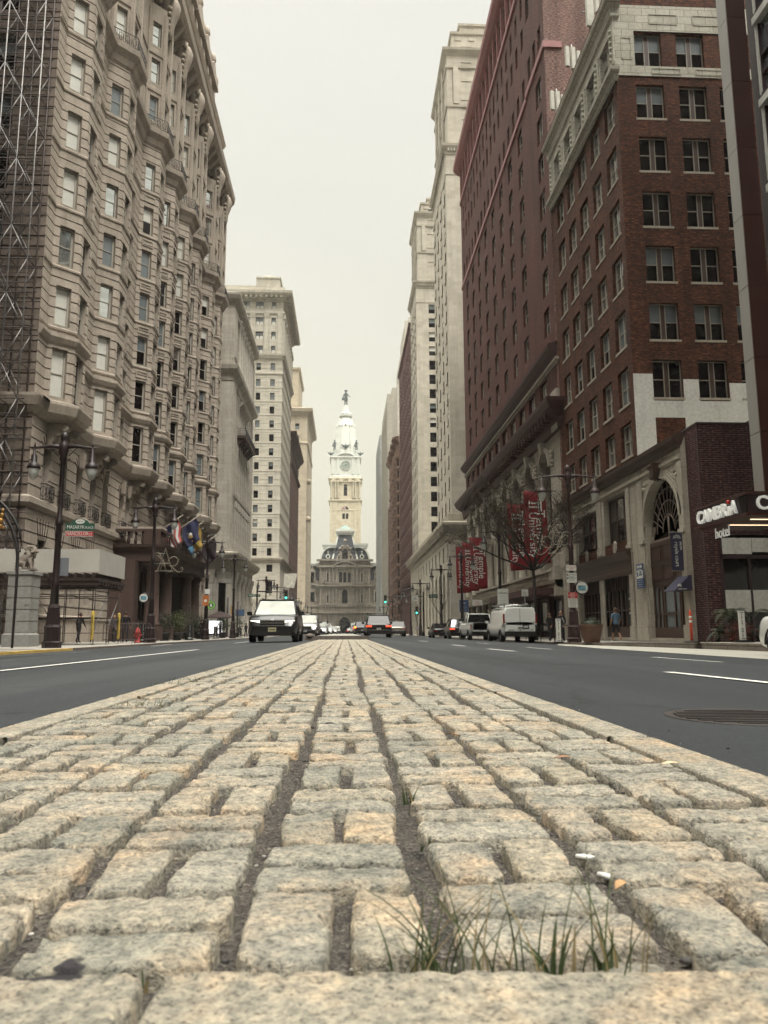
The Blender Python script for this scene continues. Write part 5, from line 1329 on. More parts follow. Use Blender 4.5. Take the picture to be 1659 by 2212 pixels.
# flag on its pole above the steep roof
fm = MB(); fz = hz(1124)
fm.tube([(0, 0, 0), (0, 0, 10.8)], [.14, .08], 6, 0); fm.ball((0, 0, 10.9), .2, 4, 0)
for i in range(6):
    a, b = -i*.45, -(i+1)*.45; f = lambda u: (u, .25*math.sin(u*2), 9.6+u*.45)
    p, q = f(a), f(b); fm.poly([p, q, (q[0], q[1], q[2]-1.5), (p[0], p[1], p[2]-1.5)], 1+(i % 2))
fo = fm.build('flagpole', [M_FRW, plain('flag_red', (.35, .08, .07), .8), plain('flag_cloth_white', (.5, .5, .47), .8)]); fo.location = (HX+.3, HY+8, fz-.3)
tag(fo, 'flagpole with a small flag on the city hall centre roof', 'flagpole')
# ================================================================ ground, road, pavements, median
M_ASPH, nt, b = new_mat('asphalt')
g = N(nt, 'ShaderNodeTexCoord').outputs['Object']
n1 = noise(nt, .22, stretch(nt, g, (1.6, .16, 1)), 5); n2 = noise(nt, 60, g, 3); n3 = noise(nt, 260, g, 2)
c1 = ramp(nt, n1, [(.30, (.018, .021, .024)), (.5, (.030, .034, .037)), (.70, (.048, .052, .054))])
cc = mixc(nt, 1.0, c1, ramp(nt, n2, [(.35, (.72, .72, .72)), (.65, (1.2, 1.2, 1.2))]), 'MULTIPLY')
cc = mixc(nt, 1.0, cc, ramp(nt, n3, [(.4, (.7, .7, .7)), (.6, (1.1, 1.1, 1.1)), (.72, (2.4, 2.35, 2.3))]), 'MULTIPLY')
# tyre-polished and patched bands along the lanes, wandering cracks
bd2 = noise(nt, .9, stretch(nt, g, (1.1, .05, 1)), 3); cc = mixc(nt, 1.0, cc, ramp(nt, bd2, [(.35, (.72, .72, .72)), (.5, (1, 1, 1)), (.66, (1.28, 1.26, 1.22))]), 'MULTIPLY')
vc = N(nt, 'ShaderNodeTexVoronoi', feature='DISTANCE_TO_EDGE'); vc.inputs['Scale'].default_value = .38
dn = N(nt, 'ShaderNodeVectorMath', operation='ADD'); nt.links.new(g, dn.inputs[0]); nt.links.new(noise(nt, 2.2, g, 4, .6, 1), dn.inputs[1]); nt.links.new(dn.outputs[0], vc.inputs['Vector'])
cc = mixc(nt, 1.0, cc, ramp(nt, vc.outputs[0], [(.0, (.45, .45, .46)), (.008, (.6, .6, .6)), (.014, (1, 1, 1))]), 'MULTIPLY')
nt.links.new(cc, b.inputs['Base Color'])
rr = ramp(nt, n1, [(.3, (.62,)*3), (.7, (.8,)*3)]); nt.links.new(rr, b.inputs['Roughness']); bump(nt, b, n3, .5, .006); b.inputs['Specular IOR Level'].default_value = .35
M_LANE = plain('lane_paint', (.62, .61, .56), .7, var=.18, vs=9)
M_CONC = stone('pavement_concrete', (.34, .32, .28), (1.5, 1.5), .10, .2, joint=.6)
M_CONC2 = stone('gutter_concrete', (.40, .385, .33), None, .10, .25)
M_KERB = stone('granite_kerb', (.20, .17, .145), (2.4, .6), .15, .3, joint=.4)
M_YEL = plain('yellow_kerb_paint', (.62, .42, .12), .6, var=.15)
M_GND = plain('distant_ground', (.12, .115, .10), .9, var=.2, vs=.01)
XK0, XK1 = -10.4, 11.3          # kerb lines
def sheet(name, pts, z, mat, kind='structure'):
    mb = MB(); mb.poly([(x, y, z) for x, y in pts]); o = mb.build(name, mat); tag(o, None, None, None, kind); return o
def strip_road():
    """cambered carriageway"""
    mb = MB(); ysx = [-100, -40, -6, 0, 2, 4, 6, 9, 12, 16, 20, 26, 34, 44, 60, 90, 140, 220, 405]
    xs = [-16, -13, -10.6, -9, -7, -5, -2.5, -1.2, 0, 1.0, 2.5, 5, 7, 9, 11.5, 13, 16]
    def z(x): return .115-.0025*min(abs(x), 11.3)**2
    rows = []
    for y in ysx:
        b0 = len(mb.v)
        for x in xs: mb.v.append((x, y, z(x)))
        rows.append(b0)
    for a, b_ in zip(rows, rows[1:]):
        for k in range(len(xs)-1): mb.face((a+k, a+k+1, b_+k+1, b_+k), 0, True)
    o = mb.build('road', [M_ASPH]); tag(o, kind='structure'); return z
rz_ = strip_road()
sheet('ground', [(-2500, -300), (2500, -300), (2500, 3500), (-2500, 3500)], -.30, M_GND)
sheet('cross_street', [(-70, 98.0), (-15, 98.0), (-15, 106.2), (-70, 106.2)], -.215, M_ASPH)
sheet('cross_street', [(15, 104.0), (70, 104.0), (70, 116.5), (15, 116.5)], -.215, M_ASPH)
# pavements with real kerbs
SW = -.07
def swr(y): return .08-.15*max(0, min(1, (y-28)/13))
def pavement(name, line, far, side, zf, mk=M_KERB, z0=-.34):
    """line = kerb line points; the slab runs from it out to x = far"""
    mb = MB(); n = len(line)
    P = []
    for a, b_ in zip(line, line[1:]):
        k = max(1, int(abs(b_[1]-a[1])/4)) if abs(b_[1]-a[1]) < 120 else 6
        for i in range(k): t = i/k; P.append((a[0]+(b_[0]-a[0])*t, a[1]+(b_[1]-a[1])*t))
    P.append(line[-1])
    for (xa, ya), (xb, yb) in zip(P, P[1:]):
        q = [(xa, ya, zf(ya)), (xb, yb, zf(yb)), (far, yb, zf(yb)), (far, ya, zf(ya))]
        mb.poly(q if side < 0 else q[::-1], 0)
    for (xa, ya) in (P[0], P[-1]): mb.poly([(xa, ya, z0), (far, ya, z0), (far, ya, zf(ya)), (xa, ya, zf(ya))], 0)
    tag(mb.build(name, [M_CONC]), kind='structure')
    kb = MB()
    for a, b_ in zip(line, line[1:]):
        A_, B_ = Vector(a), Vector(b_); d = (B_-A_).normalized(); nn = Vector((d.y, -d.x))*(-side); L = (B_-A_).length; k = 0.0
        st_ = 2.4 if L < 100 else 6
        while k < L-.05:
            e = min(L, k+st_); p, q = A_+d*(k+.008), A_+d*(e-.008)
            c = [p-nn*.17, q-nn*.17, q+nn*.02, p+nn*.02]
            if side > 0: c = c[::-1]
            kb.hexa([(v.x, v.y, z0) for v in c]+[(v.x, v.y, zf(v.y)+.006) for v in c], 0); k = e
    tag(kb.build('kerb', [mk]), kind='structure')
pavement('sidewalk_left', [(XK0, 30.3), (XK0, 98)], -60, -1, lambda y: SW)
pavement('corner_pavement', [(XK0, 8), (XK0, 30.3)], -60, -1, lambda y: SW, M_YEL)
pavement('sidewalk_left_far', [(XK0, 106.5), (XK0, 405)], -70, -1, lambda y: SW)
pavement('sidewalk_right', [(13.9, -20), (13.6, 20), (13.3, 26), (12.3, 34), (XK1, 41), (XK1, 104)], 60, 1, swr)
pavement('sidewalk_right_far', [(XK1, 116.8), (XK1, 405)], 60, 1, swr)
hat = MB()
for k in range(5):
    y = 18.0+k*2.3; hat.poly([(XK0-.25, y, SW+.004), (XK0-2.2, y+.9, SW+.004), (XK0-2.2, y+1.5, SW+.004), (XK0-.25, y+.6, SW+.004)])
tag(hat.build('kerb_markings', [plain('dark_worn_paint', (.06, .055, .04), .8)]), kind='structure')
lb = MB(); pl = [(8.4, -20, 13.9), (8.4, 14, 13.7), (8.5, 26, 13.35), (8.9, 31, 12.8), (10.2, 37, 12.0), (11.25, 41, 11.4)]
for a, b_ in zip(pl, pl[1:]):
    lb.poly([(a[0], a[1], -.058), (a[2], a[1], -.15), (b_[2], b_[1], -.15), (b_[0], b_[1], -.058)] if b_[0] < 9 else [(a[0], a[1], rz_(a[0])+.006), (a[2], a[1], -.15), (b_[2], b_[1], -.16), (b_[0], b_[1], rz_(b_[0])+.006)])
tag(lb.build('lay_by', [M_CONC2]), kind='structure')
# lane markings
lm = MB()
def dash(x0, y0, x1, y1, w=.11):
    d = (Vector((x1, y1))-Vector((x0, y0))).normalized(); n_ = Vector((d.y, -d.x))*w/2
    q = [Vector((x0, y0))+n_, Vector((x1, y1))+n_, Vector((x1, y1))-n_, Vector((x0, y0))-n_]
    k = max(1, int(abs(y1-y0)/2))
    for i in range(k):
        a, c = i/k, (i+1)/k
        P = [q[0].lerp(q[1], a), q[0].lerp(q[1], c), q[3].lerp(q[2], c), q[3].lerp(q[2], a)]
        lm.poly([(p.x, p.y, rz_(p.x)+.006) for p in P][::-1])
def mark(pxa, pya, pxb, pyb, w=.12):
    za = .06
    a = at(pxa, pya, Z=za); b_ = at(pxb, pyb, Z=za)
    for _ in range(3): a = at(pxa, pya, Z=rz_(a.x)); b_ = at(pxb, pyb, Z=rz_(b_.x))
    dash(a.x, a.y, b_.x, b_.y, w)
mark(-6, 1450.5, 427, 1403.8); mark(-6, 1417.5, 196, 1407.5, .10)
mark(326, 1396, 371, 1391, .12)
mark(506, 1389.5, 536, 1386.5)
mark(1443, 1452.5, 1700, 1480); mark(1411, 1420, 1560, 1431, .10)
mark(1054, 1402, 1113, 1407.5); mark(977, 1393.3, 1004, 1396); mark(906, 1384.5, 924, 1386)
mark(1137, 1398.5, 1190, 1403, .10); mark(1030, 1389, 1056, 1391, .10)
for k in range(14):
    y = 75+k*12
    dash(4.7, y, 4.7, y+3); dash(7.9, y, 7.9, y+3); dash(-4.6, y, -4.6, y+3); dash(-7.6, y, -7.6, y+3)
tag(lm.build('lane_markings', [M_LANE]), kind='structure')
# manhole cover set in the asphalt
mc_ = at(1612, 1562, Z=.08)
mh = MB(); mh.lathe([(.36, -.01), (.36, .003), (.33, .004), (.325, .001), (.02, .001)], 32, 0)
for k in range(-4, 5):
    L = math.sqrt(max(0, .31**2-(k*.065)**2))
    mh.box(-L, L, k*.065-.012, k*.065+.012, .0, .0055)
o = mh.build('manhole_cover', [plain('cast_iron_worn', (.040, .034, .031), .6, metal=.2, var=.4)]); o.location = (mc_.x, mc_.y, rz_(mc_.x)+.002)
tag(o, 'round cast iron manhole cover in the asphalt right of the cobbles', 'manhole cover')

# ---------------------------------------------------------------- cobbled median
MX0, MX1, MTOP = -1.25, 1.0, .16
# stone: grey-buff granite with speckle and orange stain
M_COB, nt, b = new_mat('granite_setts')
tcg = N(nt, 'ShaderNodeTexCoord').outputs['Object']
va = N(nt, 'ShaderNodeAttribute', attribute_name='tone')
na = noise(nt, 9, tcg, 5, .6); nb = noise(nt, 55, tcg, 6, .75); ncx = noise(nt, 170, tcg, 3, .6); nd = noise(nt, 4.5, tcg, 4, .7)
base = ramp(nt, na, [(.25, (.24, .232, .20)), (.5, (.37, .348, .295)), (.75, (.50, .46, .385))])
base = mixc(nt, 1.0, base, ramp(nt, va.outputs['Fac'], [(.0, (.82, .86, .86)), (.5, (1, 1, 1)), (.85, (1.08, 1.05, 1.0)), (1.0, (1.16, 1.08, .98))]), 'MULTIPLY')
base = mixc(nt, 1.0, base, ramp(nt, nb, [(.30, (.34, .35, .36)), (.44, (.74, .76, .76)), (.56, (1.10, 1.08, 1.04)), (.72, (1.5, 1.42, 1.28))]), 'MULTIPLY')
base = mixc(nt, ramp(nt, nd, [(.48, (0, 0, 0)), (.66, (.75, .75, .75))]), base, mixc(nt, 1.0, base, (1.14, .94, .78), 'MULTIPLY'))
base = mixc(nt, 1.0, base, ramp(nt, ncx, [(.32, (.36, .36, .37)), (.44, (.92, .92, .92)), (.60, (1.10, 1.09, 1.07)), (.74, (1.22, 1.2, 1.16))]), 'MULTIPLY')
ntar = noise(nt, 3.2, tcg, 5, .55)
base = mixc(nt, ramp(nt, ntar, [(.735, (0, 0, 0)), (.745, (1, 1, 1))]), base, (.05, .047, .05))
nt.links.new(base, b.inputs['Base Color']); b.inputs['Roughness'].default_value = .9; b.inputs['Specular IOR Level'].default_value = .2
ad = N(nt, 'ShaderNodeMath', operation='ADD'); nt.links.new(nb, ad.inputs[0]); nt.links.new(ncx, ad.inputs[1]); bump(nt, b, ad.outputs[0], .75, .012)
M_DIRT, nt, b = new_mat('joint_grit')
tcg = N(nt, 'ShaderNodeTexCoord').outputs['Object']
v1 = N(nt, 'ShaderNodeTexVoronoi'); v1.inputs['Scale'].default_value = 210; nt.links.new(tcg, v1.inputs['Vector'])
n4 = noise(nt, 14, tcg, 5)
dc = mixc(nt, 1.0, ramp(nt, v1.outputs['Color'], [(.15, (.040, .035, .031)), (.6, (.10, .088, .075)), (.9, (.17, .155, .13)), (.985, (.42, .38, .32))]), ramp(nt, n4, [(.3, (.6, .6, .6)), (.7, (1.25, 1.2, 1.15))]), 'MULTIPLY')
nt.links.new(dc, b.inputs['Base Color']); b.inputs['Roughness'].default_value = .95; bump(nt, b, v1.outputs[0], .9, .01)
from mathutils import noise as mn
def fbm(x, y, s, o=3):
    v = 0; a = 1; t = 0
    for i in range(o): v += a*mn.noise(Vector((x*s, y*s, 3.7*i))); t += a; a *= .5; s *= 2.1
    return v/t
YFRONT, YEND = .84, 37.0
class Setts(MB):
    def __init__(s): super().__init__(); s.tone = []
def add_stone(mb, Q, n, mth, tone, seed, hgt=.034, top=None, rough=.004, flat=1.0):
    """Q = four plan corners (x,y) anticlockwise seen from above; pillow-shaped split stone"""
    T = MTOP if top is None else top
    A_, B_, C_, D_ = [Vector(q) for q in Q]
    L1 = (B_-A_).length; L2 = (D_-A_).length
    b0 = len(mb.v)
    def axis(L, k):
        r0 = [0, .003/L, .007/L, .015/L]
        return r0+[r0[3]+(1-2*r0[3])*i/k for i in range(1, k)]+[1-v for v in r0[::-1]]
    U, V = axis(L1, max(2, n)), axis(L2, max(2, mth))
    c = (A_+B_+C_+D_)/4; e = .016*(1+.3*math.sin(seed))
    for vv in V:
        for uu in U:
            p = A_*(1-uu)*(1-vv)+B_*uu*(1-vv)+C_*uu*vv+D_*(1-uu)*vv
            du = min(uu, 1-uu)*L1; dv = min(vv, 1-vv)*L2
            k = max(0, 1-du/e)*max(0, 1-dv/e); d = min(du, dv)
            p = p+(c-p)*k*.08
            if flat == 1: p = p+(p-c).normalized()*(fbm(p.x+seed, p.y, 13, 3)*.012*max(0, 1-d/.03))
            f = min(1, d/.0075); rim = (1-f)**2
            chip = max(0, fbm(p.x*1.0+seed, p.y+seed, 26, 2)-.10)*.06*max(0, 1-d/.022)*(flat > .5)
            z = T-.013*rim-chip+fbm(p.x+seed*3, p.y-seed, 7, 4)*.009*flat+fbm(p.x*1.0, p.y, 44, 3)*.0045*(.4+.6*f)*(1 if flat > .5 else .4)-.003
            if d < 1e-5: z = T-.06
            mb.v.append((p.x, p.y, z)); mb.tone.append(tone)
    w = len(U)
    for j in range(len(V)-1):
        for i in range(w-1):
            a = b0+j*w+i; mb.face((a, a+1, a+w+1, a+w), 0, True)
st = Setts()
r2 = random.Random(11)
# nearest stones laid out from a plan drawn for them (pixel corners of the photo grid turned into plan points)
def gp_(px, py): p = at(px, py, Z=MTOP); return (p.x, p.y)
ZL = lambda x, y: (x*.5, 1592.6+y*.5)            # left crop
ZR = lambda x, y: (829.5+x*.5, 1592.6+y*.5)      # right crop
# kerb slabs across the front end and along both sides
kz = MTOP+.012
front_end = gp_(*ZL(800, 1045))[1]
add_stone(st, [(MX0, .40), (-.196, .40), (-.19, front_end+.004), (MX0, front_end-.01)], 110, 34, .75, 3, top=kz, flat=.8)
add_stone(st, [(-.186, .40), (MX1, .40), (MX1, .775), (-.18, front_end)], 130, 34, .8, 4.5, top=kz, flat=.8)
NC = 8; XC0, cw = -1.105, .2445
for ci in range(NC):
    xc0 = XC0+ci*cw
    y = .642; k = 0 if ci % 2 else 1          # 0 = pair of headers, 1 and 2 = single stretchers
    while y < YEND:
        w_ = (.012*math.sin(y*1.3+ci)+.009*math.sin(y*3.1+ci*2))*min(1, y/3)
        near_ = y < 2.3
        if k % 3 == 0: d = r2.uniform(.212, .236); m_ = xc0+cw*r2.uniform(.45, .55); cells = [(xc0+.015, m_-.010), (m_+.010, xc0+cw-.017)]
        else: d = r2.uniform(.102, .122); cells = [(xc0+.010, xc0+cw-.014)]
        if y > 3 and r2.random() < .12: k += 1
        for a, b_ in cells:
            j = lambda s_=.008: r2.uniform(-s_, s_)
            g_ = .0075
            Q = [(a+w_+j(), y+g_+j(.006)), (b_+w_+j(), y+g_+j(.006)), (b_+w_+j(), y+d-g_+j(.006)), (a+w_+j(), y+d-g_+j(.006))]
            if Q[2][1] < front_end+.03: continue
            if Q[0][1] < front_end: Q[0] = (Q[0][0], .79); Q[1] = (Q[1][0], .785)
            L1, L2 = b_-a, d
            if near_: n1, n2 = int(L1/.0075), int(L2/.0075)
            else: q_ = .016 if y < 4 else (.03 if y < 7 else .06); n1, n2 = max(2, int(L1/q_)), max(2, int(L2/q_))
            add_stone(st, Q, n1, n2, min(1, max(0, r2.gauss(.5, .22))), r2.random()*50)
        y += d+.004; k += 1
        if k % 3 == 0 and y < 8:     # keep the courses of neighbouring columns in step
            base = .642 if ci % 2 else .872; y += (base+.49*round((y-base)/.49)-y)*.6
for side in (0, 1):
    xa, xb = (MX0, XC0-.008) if side == 0 else (XC0+8*cw+.004, MX1)
    y = front_end+.01
    while y < YEND:
        L = r2.uniform(1.5, 2.3)
        add_stone(st, [(xa, y), (xb, y), (xb, min(YEND, y+L-.008)), (xa, min(YEND, y+L-.008))], 9, 90 if y < 8 else 24, .62, r2.random()*40, top=MTOP+.004, flat=.35)
        y += L
tone = st.tone
med = st.build('cobbled_median', [M_COB]); tag(med, kind='structure')
at_ = med.data.attributes.new('tone', 'FLOAT', 'POINT'); at_.data.foreach_set('value', tone)
# kerb sides and the grit bed between the stones
bed = MB(); 
def gridbed(x0, x1, y0, y1, nx, ny):
    b0 = len(bed.v)
    for j in range(ny+1):
        for i in range(nx+1):
            x = x0+(x1-x0)*i/nx; y = y0+(y1-y0)*j/ny
            bed.v.append((x, y, MTOP-.027+fbm(x, y, 5, 3)*.012+fbm(x, y, 45, 2)*.007))
    for j in range(ny):
        for i in range(nx):
            a = b0+j*(nx+1)+i; bed.face((a, a+1, a+nx+2, a+nx+1), 0, True)
gridbed(MX0+.03, MX1-.03, .6, 2.3, 260, 190)
for a, b_, ny in ((2.3, 6, 160), (6, YEND, 120)): gridbed(MX0+.03, MX1-.03, a, b_, 90, ny)
# the median runs wide of its kerbs at the very front
o = bed.build('joint_grit', [M_DIRT]); tag(o, kind='structure')
ks = MB(); ks.box(MX0+.012, MX0+.1, .4, YEND, -.02, MTOP-.03); ks.box(MX1-.1, MX1-.012, .4, YEND, -.02, MTOP-.03); ks.box(MX0+.1, MX1-.1, YEND-.1, YEND, -.02, MTOP-.04)
tag(ks.build('median_kerb', [M_COB]), kind='structure')
# second, raised end of the next median
im = MB(); yy = 38.2
im.box(-2.0, 1.15, yy, yy+.35, .05, .33, 0); im.box(-1.7, .95, yy+.35, 96, .05, .30, 1); im.ball((-1.75, yy+.1, .33), .2, 6, 0, .6)
tag(im.build('far_median', [M_KERB, M_CONC2]), kind='structure')
# loose stones and pebbles in the joints
pb = MB(); r3 = random.Random(5)
for k in range(700):
    y = .9+r3.random()**2*3.2; x = r3.uniform(MX0-.1, MX1+.2)
    r_s = r3.uniform(.0015, .0045) if k > 40 else r3.uniform(.005, .011)
    pb.ball((x, y, MTOP-.022+r_s*.2), r_s, 3, 0 if r3.random() < .75 else 1, .6, 1.2)
o = pb.build('gravel', [plain('dark_pebbles', (.06, .055, .052), .8, var=.5, vs=60), plain('pale_pebbles', (.42, .40, .35), .8, var=.3, vs=60)]); tag(o, kind='stuff', label='loose grit and pebbles in the joints between the cobbles', cat='gravel')
# discarded cigarette ends and fallen leaves
def litter(name, label, cat, px, py, L, r, ang, mat, group=None):
    mb = MB(); mb.tube([(-L/2, 0, 0), (-L*.1, 0, .001), (L/2, 0, .0)], [r, r*1.05, r*.9], 8, 0)
    o = mb.build(name, [mat]); p = gp_(px, py); o.location = (p[0], p[1], MTOP-.012); o.rotation_euler = (0, 0, ang); tag(o, label, cat, group)
M_CIG = plain('cigarette_paper', (.75, .74, .70), .8, var=.05)
litter('cigarette_end', 'white cigarette end lying in the joint right of centre, the farther of two', 'cigarette end', *ZR(878, 487), .036, .0042, -.5, M_CIG, 'litter on the median')
litter('cigarette_end', 'white cigarette end lying in the joint right of centre, the nearer of two', 'cigarette end', *ZR(968, 568), .034, .0045, -.9, M_CIG, 'litter on the median')
def leaf(label, px, py, L, ang, c):
    mb = MB(); n = 6
    for i in range(n):
        a, b_ = i/n, (i+1)/n; w = lambda t: math.sin(PI*min(1, t*1.02))*L*.2+.0004; z = lambda t: .004*math.sin(PI*t)+.003*t
        for s_ in (-1, 1): mb.poly([(a*L, 0, z(a)), (b_*L, 0, z(b_)), (b_*L, s_*w(b_), z(b_)+.002), (a*L, s_*w(a), z(a)+.002)])
    o = mb.build('dry_leaf', [plain('dry_leaf_%d' % int(c[0]*100), c, .7, var=.2, vs=80)]); p = gp_(px, py); o.location = (p[0], p[1], MTOP+.004); o.rotation_euler = (.1, 0, ang); tag(o, label, 'leaf', 'dry leaves on the median')
leaf('orange dry leaf beyond the cobbles right of centre', *ZR(325, 0), .05, 2.6, (.30, .13, .05))
leaf('orange brown dry leaf at a joint near the right kerb', *ZR(735, 98), .045, -.3, (.28, .14, .07))
leaf('pale dry leaf against the right kerb slab', *ZR(1195, 127), .05, 0, (.5, .4, .25))
leaf('tan dry leaf between two nearest cobbles on the right', *ZR(1000, 675), .03, .8, (.42, .25, .12))
# the grass tuft in front, and smaller tufts in the joints
M_GR = plain('grass_green', (.075, .105, .04), .55, var=.4, vs=30)
M_GR2 = plain('grass_straw', (.30, .24, .12), .7, var=.2, vs=30)
def tuft(label, c, n, h, spread, seed, kind_name='grass_tuft', straw=.1, wid=.0022):
    r = random.Random(seed); mb = MB()
    for k in range(n):
        a = r.uniform(0, 2*PI); L = h*r.uniform(.45, 1.0); lean = r.uniform(.15, 1.0)*L; w = wid*r.uniform(.7, 1.3)
        bx, by = r.uniform(-spread, spread), r.uniform(-spread*.25, spread*.25); m = 1 if r.random() < straw else 0
        dx, dy = math.cos(a), math.sin(a)*.35; S = 7; prev = None
        px_, py_ = -dy, dx; nn = math.hypot(px_, py_); px_, py_ = 1.0*.8, .6
        for i in range(S+1):
            t = i/S; x = bx+dx*lean*t**1.7; y = by+dy*lean*t**1.7; z = L*(t-.28*t*t*(lean/L)); ww = w*(1-t)**.6+.0002
            p0 = (x-px_*ww, y-py_*ww*.3, z); p1 = (x+px_*ww, y+py_*ww*.3, z); pm = (x, y+ww*.6, z)
            if prev: mb.poly([prev[0], prev[2], pm, p0], m, True); mb.poly([prev[2], prev[1], p1, pm], m, True)
            prev = (p0, p1, pm)
    o = mb.build(kind_name, [M_GR, M_GR2]); o.location = c; tag(o, label, 'grass', 'grass tufts in the joints of the median'); return o
gc = gp_(*ZR(690, 1100))
tuft('large green grass tuft in front on the right, at the kerb slab', (gc[0], front_end+.01, MTOP-.02), 44, .15, .12, 4, straw=.3, wid=.0013)
gc = gp_(*ZR(230, 1080)); tuft('thin green grass blades left of the large tuft', (gc[0], front_end+.012, MTOP-.02), 11, .12, .04, 9, straw=.3, wid=.0013)
gc = gp_(*ZR(970, 1110)); tuft('broad short grass blades right of the large tuft', (gc[0], front_end+.014, MTOP-.02), 11, .07, .04, 12, wid=.004)
for i, (Z_, x, y, n, h, s_, lb) in enumerate([(ZR, 100, 255, 7, .05, .012, 'tiny grass sprout in the joint beside the square cobbles'), (ZR, 180, 445, 6, .028, .01, 'small weed sprig in the wide centre joint'), (ZL, 740, 1015, 9, .03, .03, 'reddish low weed behind the front left kerb slab')]):
    p = gp_(*Z_(x, y)); tuft(lb, (p[0], p[1], MTOP-.018), n, h, s_, 30+i)
for i, (px, py, lb) in enumerate([(362, 1478, 'grass fringe in the left kerb joint, third of four'), (395, 1470, 'grass fringe in the left kerb joint, farthest of four'), (306, 1523, 'grass fringe in the left kerb joint, nearest of four'), (470, 1452, 'small grass clump on the cobbles behind the left kerb joint')]):
    p = gp_(px, py); tuft(lb, (p[0], p[1], MTOP-.02), 26, .07, .11, 50+i)
# ================================================================ street furniture, signs, vegetation
M_POLE = plain('lamp_post_oxblood', (.016, .008, .008), .45, var=.25)
M_POLER = plain('lamp_post_red_brown', (.034, .015, .014), .45, var=.25)
M_GLOBE = plain('lantern_glass', (.45, .46, .42), .15, ior=1.5, var=.05, coat=.5)
M_WHITE = plain('sign_white', (.62, .62, .57), .5, var=.05)
M_BLACK = plain('matte_black', (.012, .010, .010), .6, var=.1)
M_GREY = plain('sign_back_grey', (.17, .18, .20), .5, var=.05)
M_TUBE = plain('galvanised_tube', (.22, .21, .20), .4, metal=.5, var=.3)
M_TUBED = plain('rusty_dark_tube', (.075, .055, .048), .6, var=.4)
M_WOOD = plain('raw_plank', (.13, .085, .055), .8, var=.3)
def txt(s, size, mat, parent, loc, rx=PI/2, ry=0, rz=0, sx=1.0, ext=.004, name='lettering', align='CENTER', bold=0.0, sp=1.0):
    cu = bpy.data.curves.new(name, 'FONT'); cu.body = s; cu.size = size; cu.extrude = ext; cu.align_x = align; cu.align_y = 'CENTER'; cu.offset = bold; cu.space_line = sp
    cu.resolution_u = 3
    o = bpy.data.objects.new(name, cu); dg = bpy.context.evaluated_depsgraph_get(); me = bpy.data.meshes.new_from_object(o.evaluated_get(dg) if False else o)
    bpy.data.objects.remove(o); me.materials.clear(); me.materials.append(mat)
    t = bpy.data.objects.new(name, me); col.objects.link(t); t.parent = parent
    t.matrix_local = Matrix.Translation(loc) @ Matrix.Rotation(rz, 4, 'Z') @ Matrix.Rotation(ry, 4, 'Y') @ Matrix.Rotation(rx, 4, 'X') @ Matrix.Diagonal((sx, 1, 1, 1))
    return t
def part(parent, name, mats, fn):
    mb = MB(); fn(mb); return mb.build(name, mats, parent)
# ---- twin-armed street lamps
def lamp(loc, label, mat, h=8.9, arm=1.3, rz=0, grp='twin armed street lamps along the street'):
    t = thing('street_lamp', label, 'street lamp', loc, rz, grp)
    def base(m):
        m.lathe([(.36, 0), (.36, .22), (.31, .26), (.30, .75), (.33, .8), (.27, .9), (.22, 1.5), (.24, 1.55), (.17, 1.7)], 8, 0, smooth=False)
    part(t, 'base', [mat], base)
    def shaft(m):
        m.lathe([(.17, 1.7), (.15, 2.4), (.17, 2.45), (.13, 2.6), (.11, 4.8), (.15, 4.85), (.15, 5.0), (.10, 5.1), (.085, h-1.2), (.14, h-1.15), (.12, h-1.0), (.19, h-.75), (.19, h-.5), (.11, h-.4), (.14, h-.3), (.15, h-.12), (.05, h)], 12, 0)
    part(t, 'pole', [mat], shaft)
    def arms(m):
        for s_ in (-1, 1):
            m.tube([(0, 0, h-.62), (s_*.5, 0, h-.58), (s_*arm, 0, h-.66), (s_*(arm+.28), 0, h-.62)], [.11, .07, .05, .015], 8)
            m.tube([(s_*arm, 0, h-.66), (s_*arm, 0, h-.42)], [.05, .02], 6)
            m.tube([(s_*.2, 0, h-1.0), (s_*.55, 0, h-.62)], .02, 5)
    part(t, 'arm', [mat], arms)
    for s_ in (-1, 1):
        hd_ = part(t, 'lantern', [mat], lambda m: m.lathe([(.26, h-1.52), (.27, h-1.46), (.20, h-1.32), (.12, h-1.24), (.12, h-.98), (.06, h-.9), (.05, h-.66)], 12, 0, (s_*arm, 0, 0)))
        part(hd_, 'globe', [M_GLOBE], lambda m: m.lathe([(.03, h-1.98), (.10, h-1.93), (.18, h-1.75), (.23, h-1.55), (.22, h-1.5)], 12, 0, (s_*arm, 0, 0)))
    return t
LL = [(-11.45, 31.0), (-11.5, 46.4), (-11.5, 64.5), (-11.5, 80), (-11.5, 112), (-11.5, 130), (-11.5, 150), (-11.5, 172), (-11.5, 200), (-11.5, 235)]
nm_l = ['dark red street lamp carrying the two street name signs, nearest on the left pavement', 'dark street lamp with a wire light decoration, in front of the hotel porch', 'dark street lamp beyond the hotel porch, third on the left pavement', 'dark street lamp by the cafe umbrella, fourth on the left pavement']
lamp((11.78, 39.6, SW), 'red brown street lamp carrying parking signs, nearest on the right pavement', M_POLER, 9.35, 1.42)
l0 = lamp((*LL[0], SW), nm_l[0], M_POLE, 8.65, 1.15)
kids = {}
for c in bpy.data.objects:
    if c.parent: kids.setdefault(c.parent.name, []).append(c)
def lampcopy(x, y, label, k=1.0):
    o = copy_tree(l0, None, kids); o.location = (x, y, SW); o['label'] = label; o.scale = (k, k, k); return o
for i in (1, 2, 3): lampcopy(*LL[i], nm_l[i])
ordn = ['fifth', 'sixth', 'seventh', 'eighth', 'ninth', 'tenth', 'eleventh']
for i in range(4, len(LL)): lampcopy(*LL[i], 'small far street lamp, %s from the front on the left pavement' % ordn[i-4])
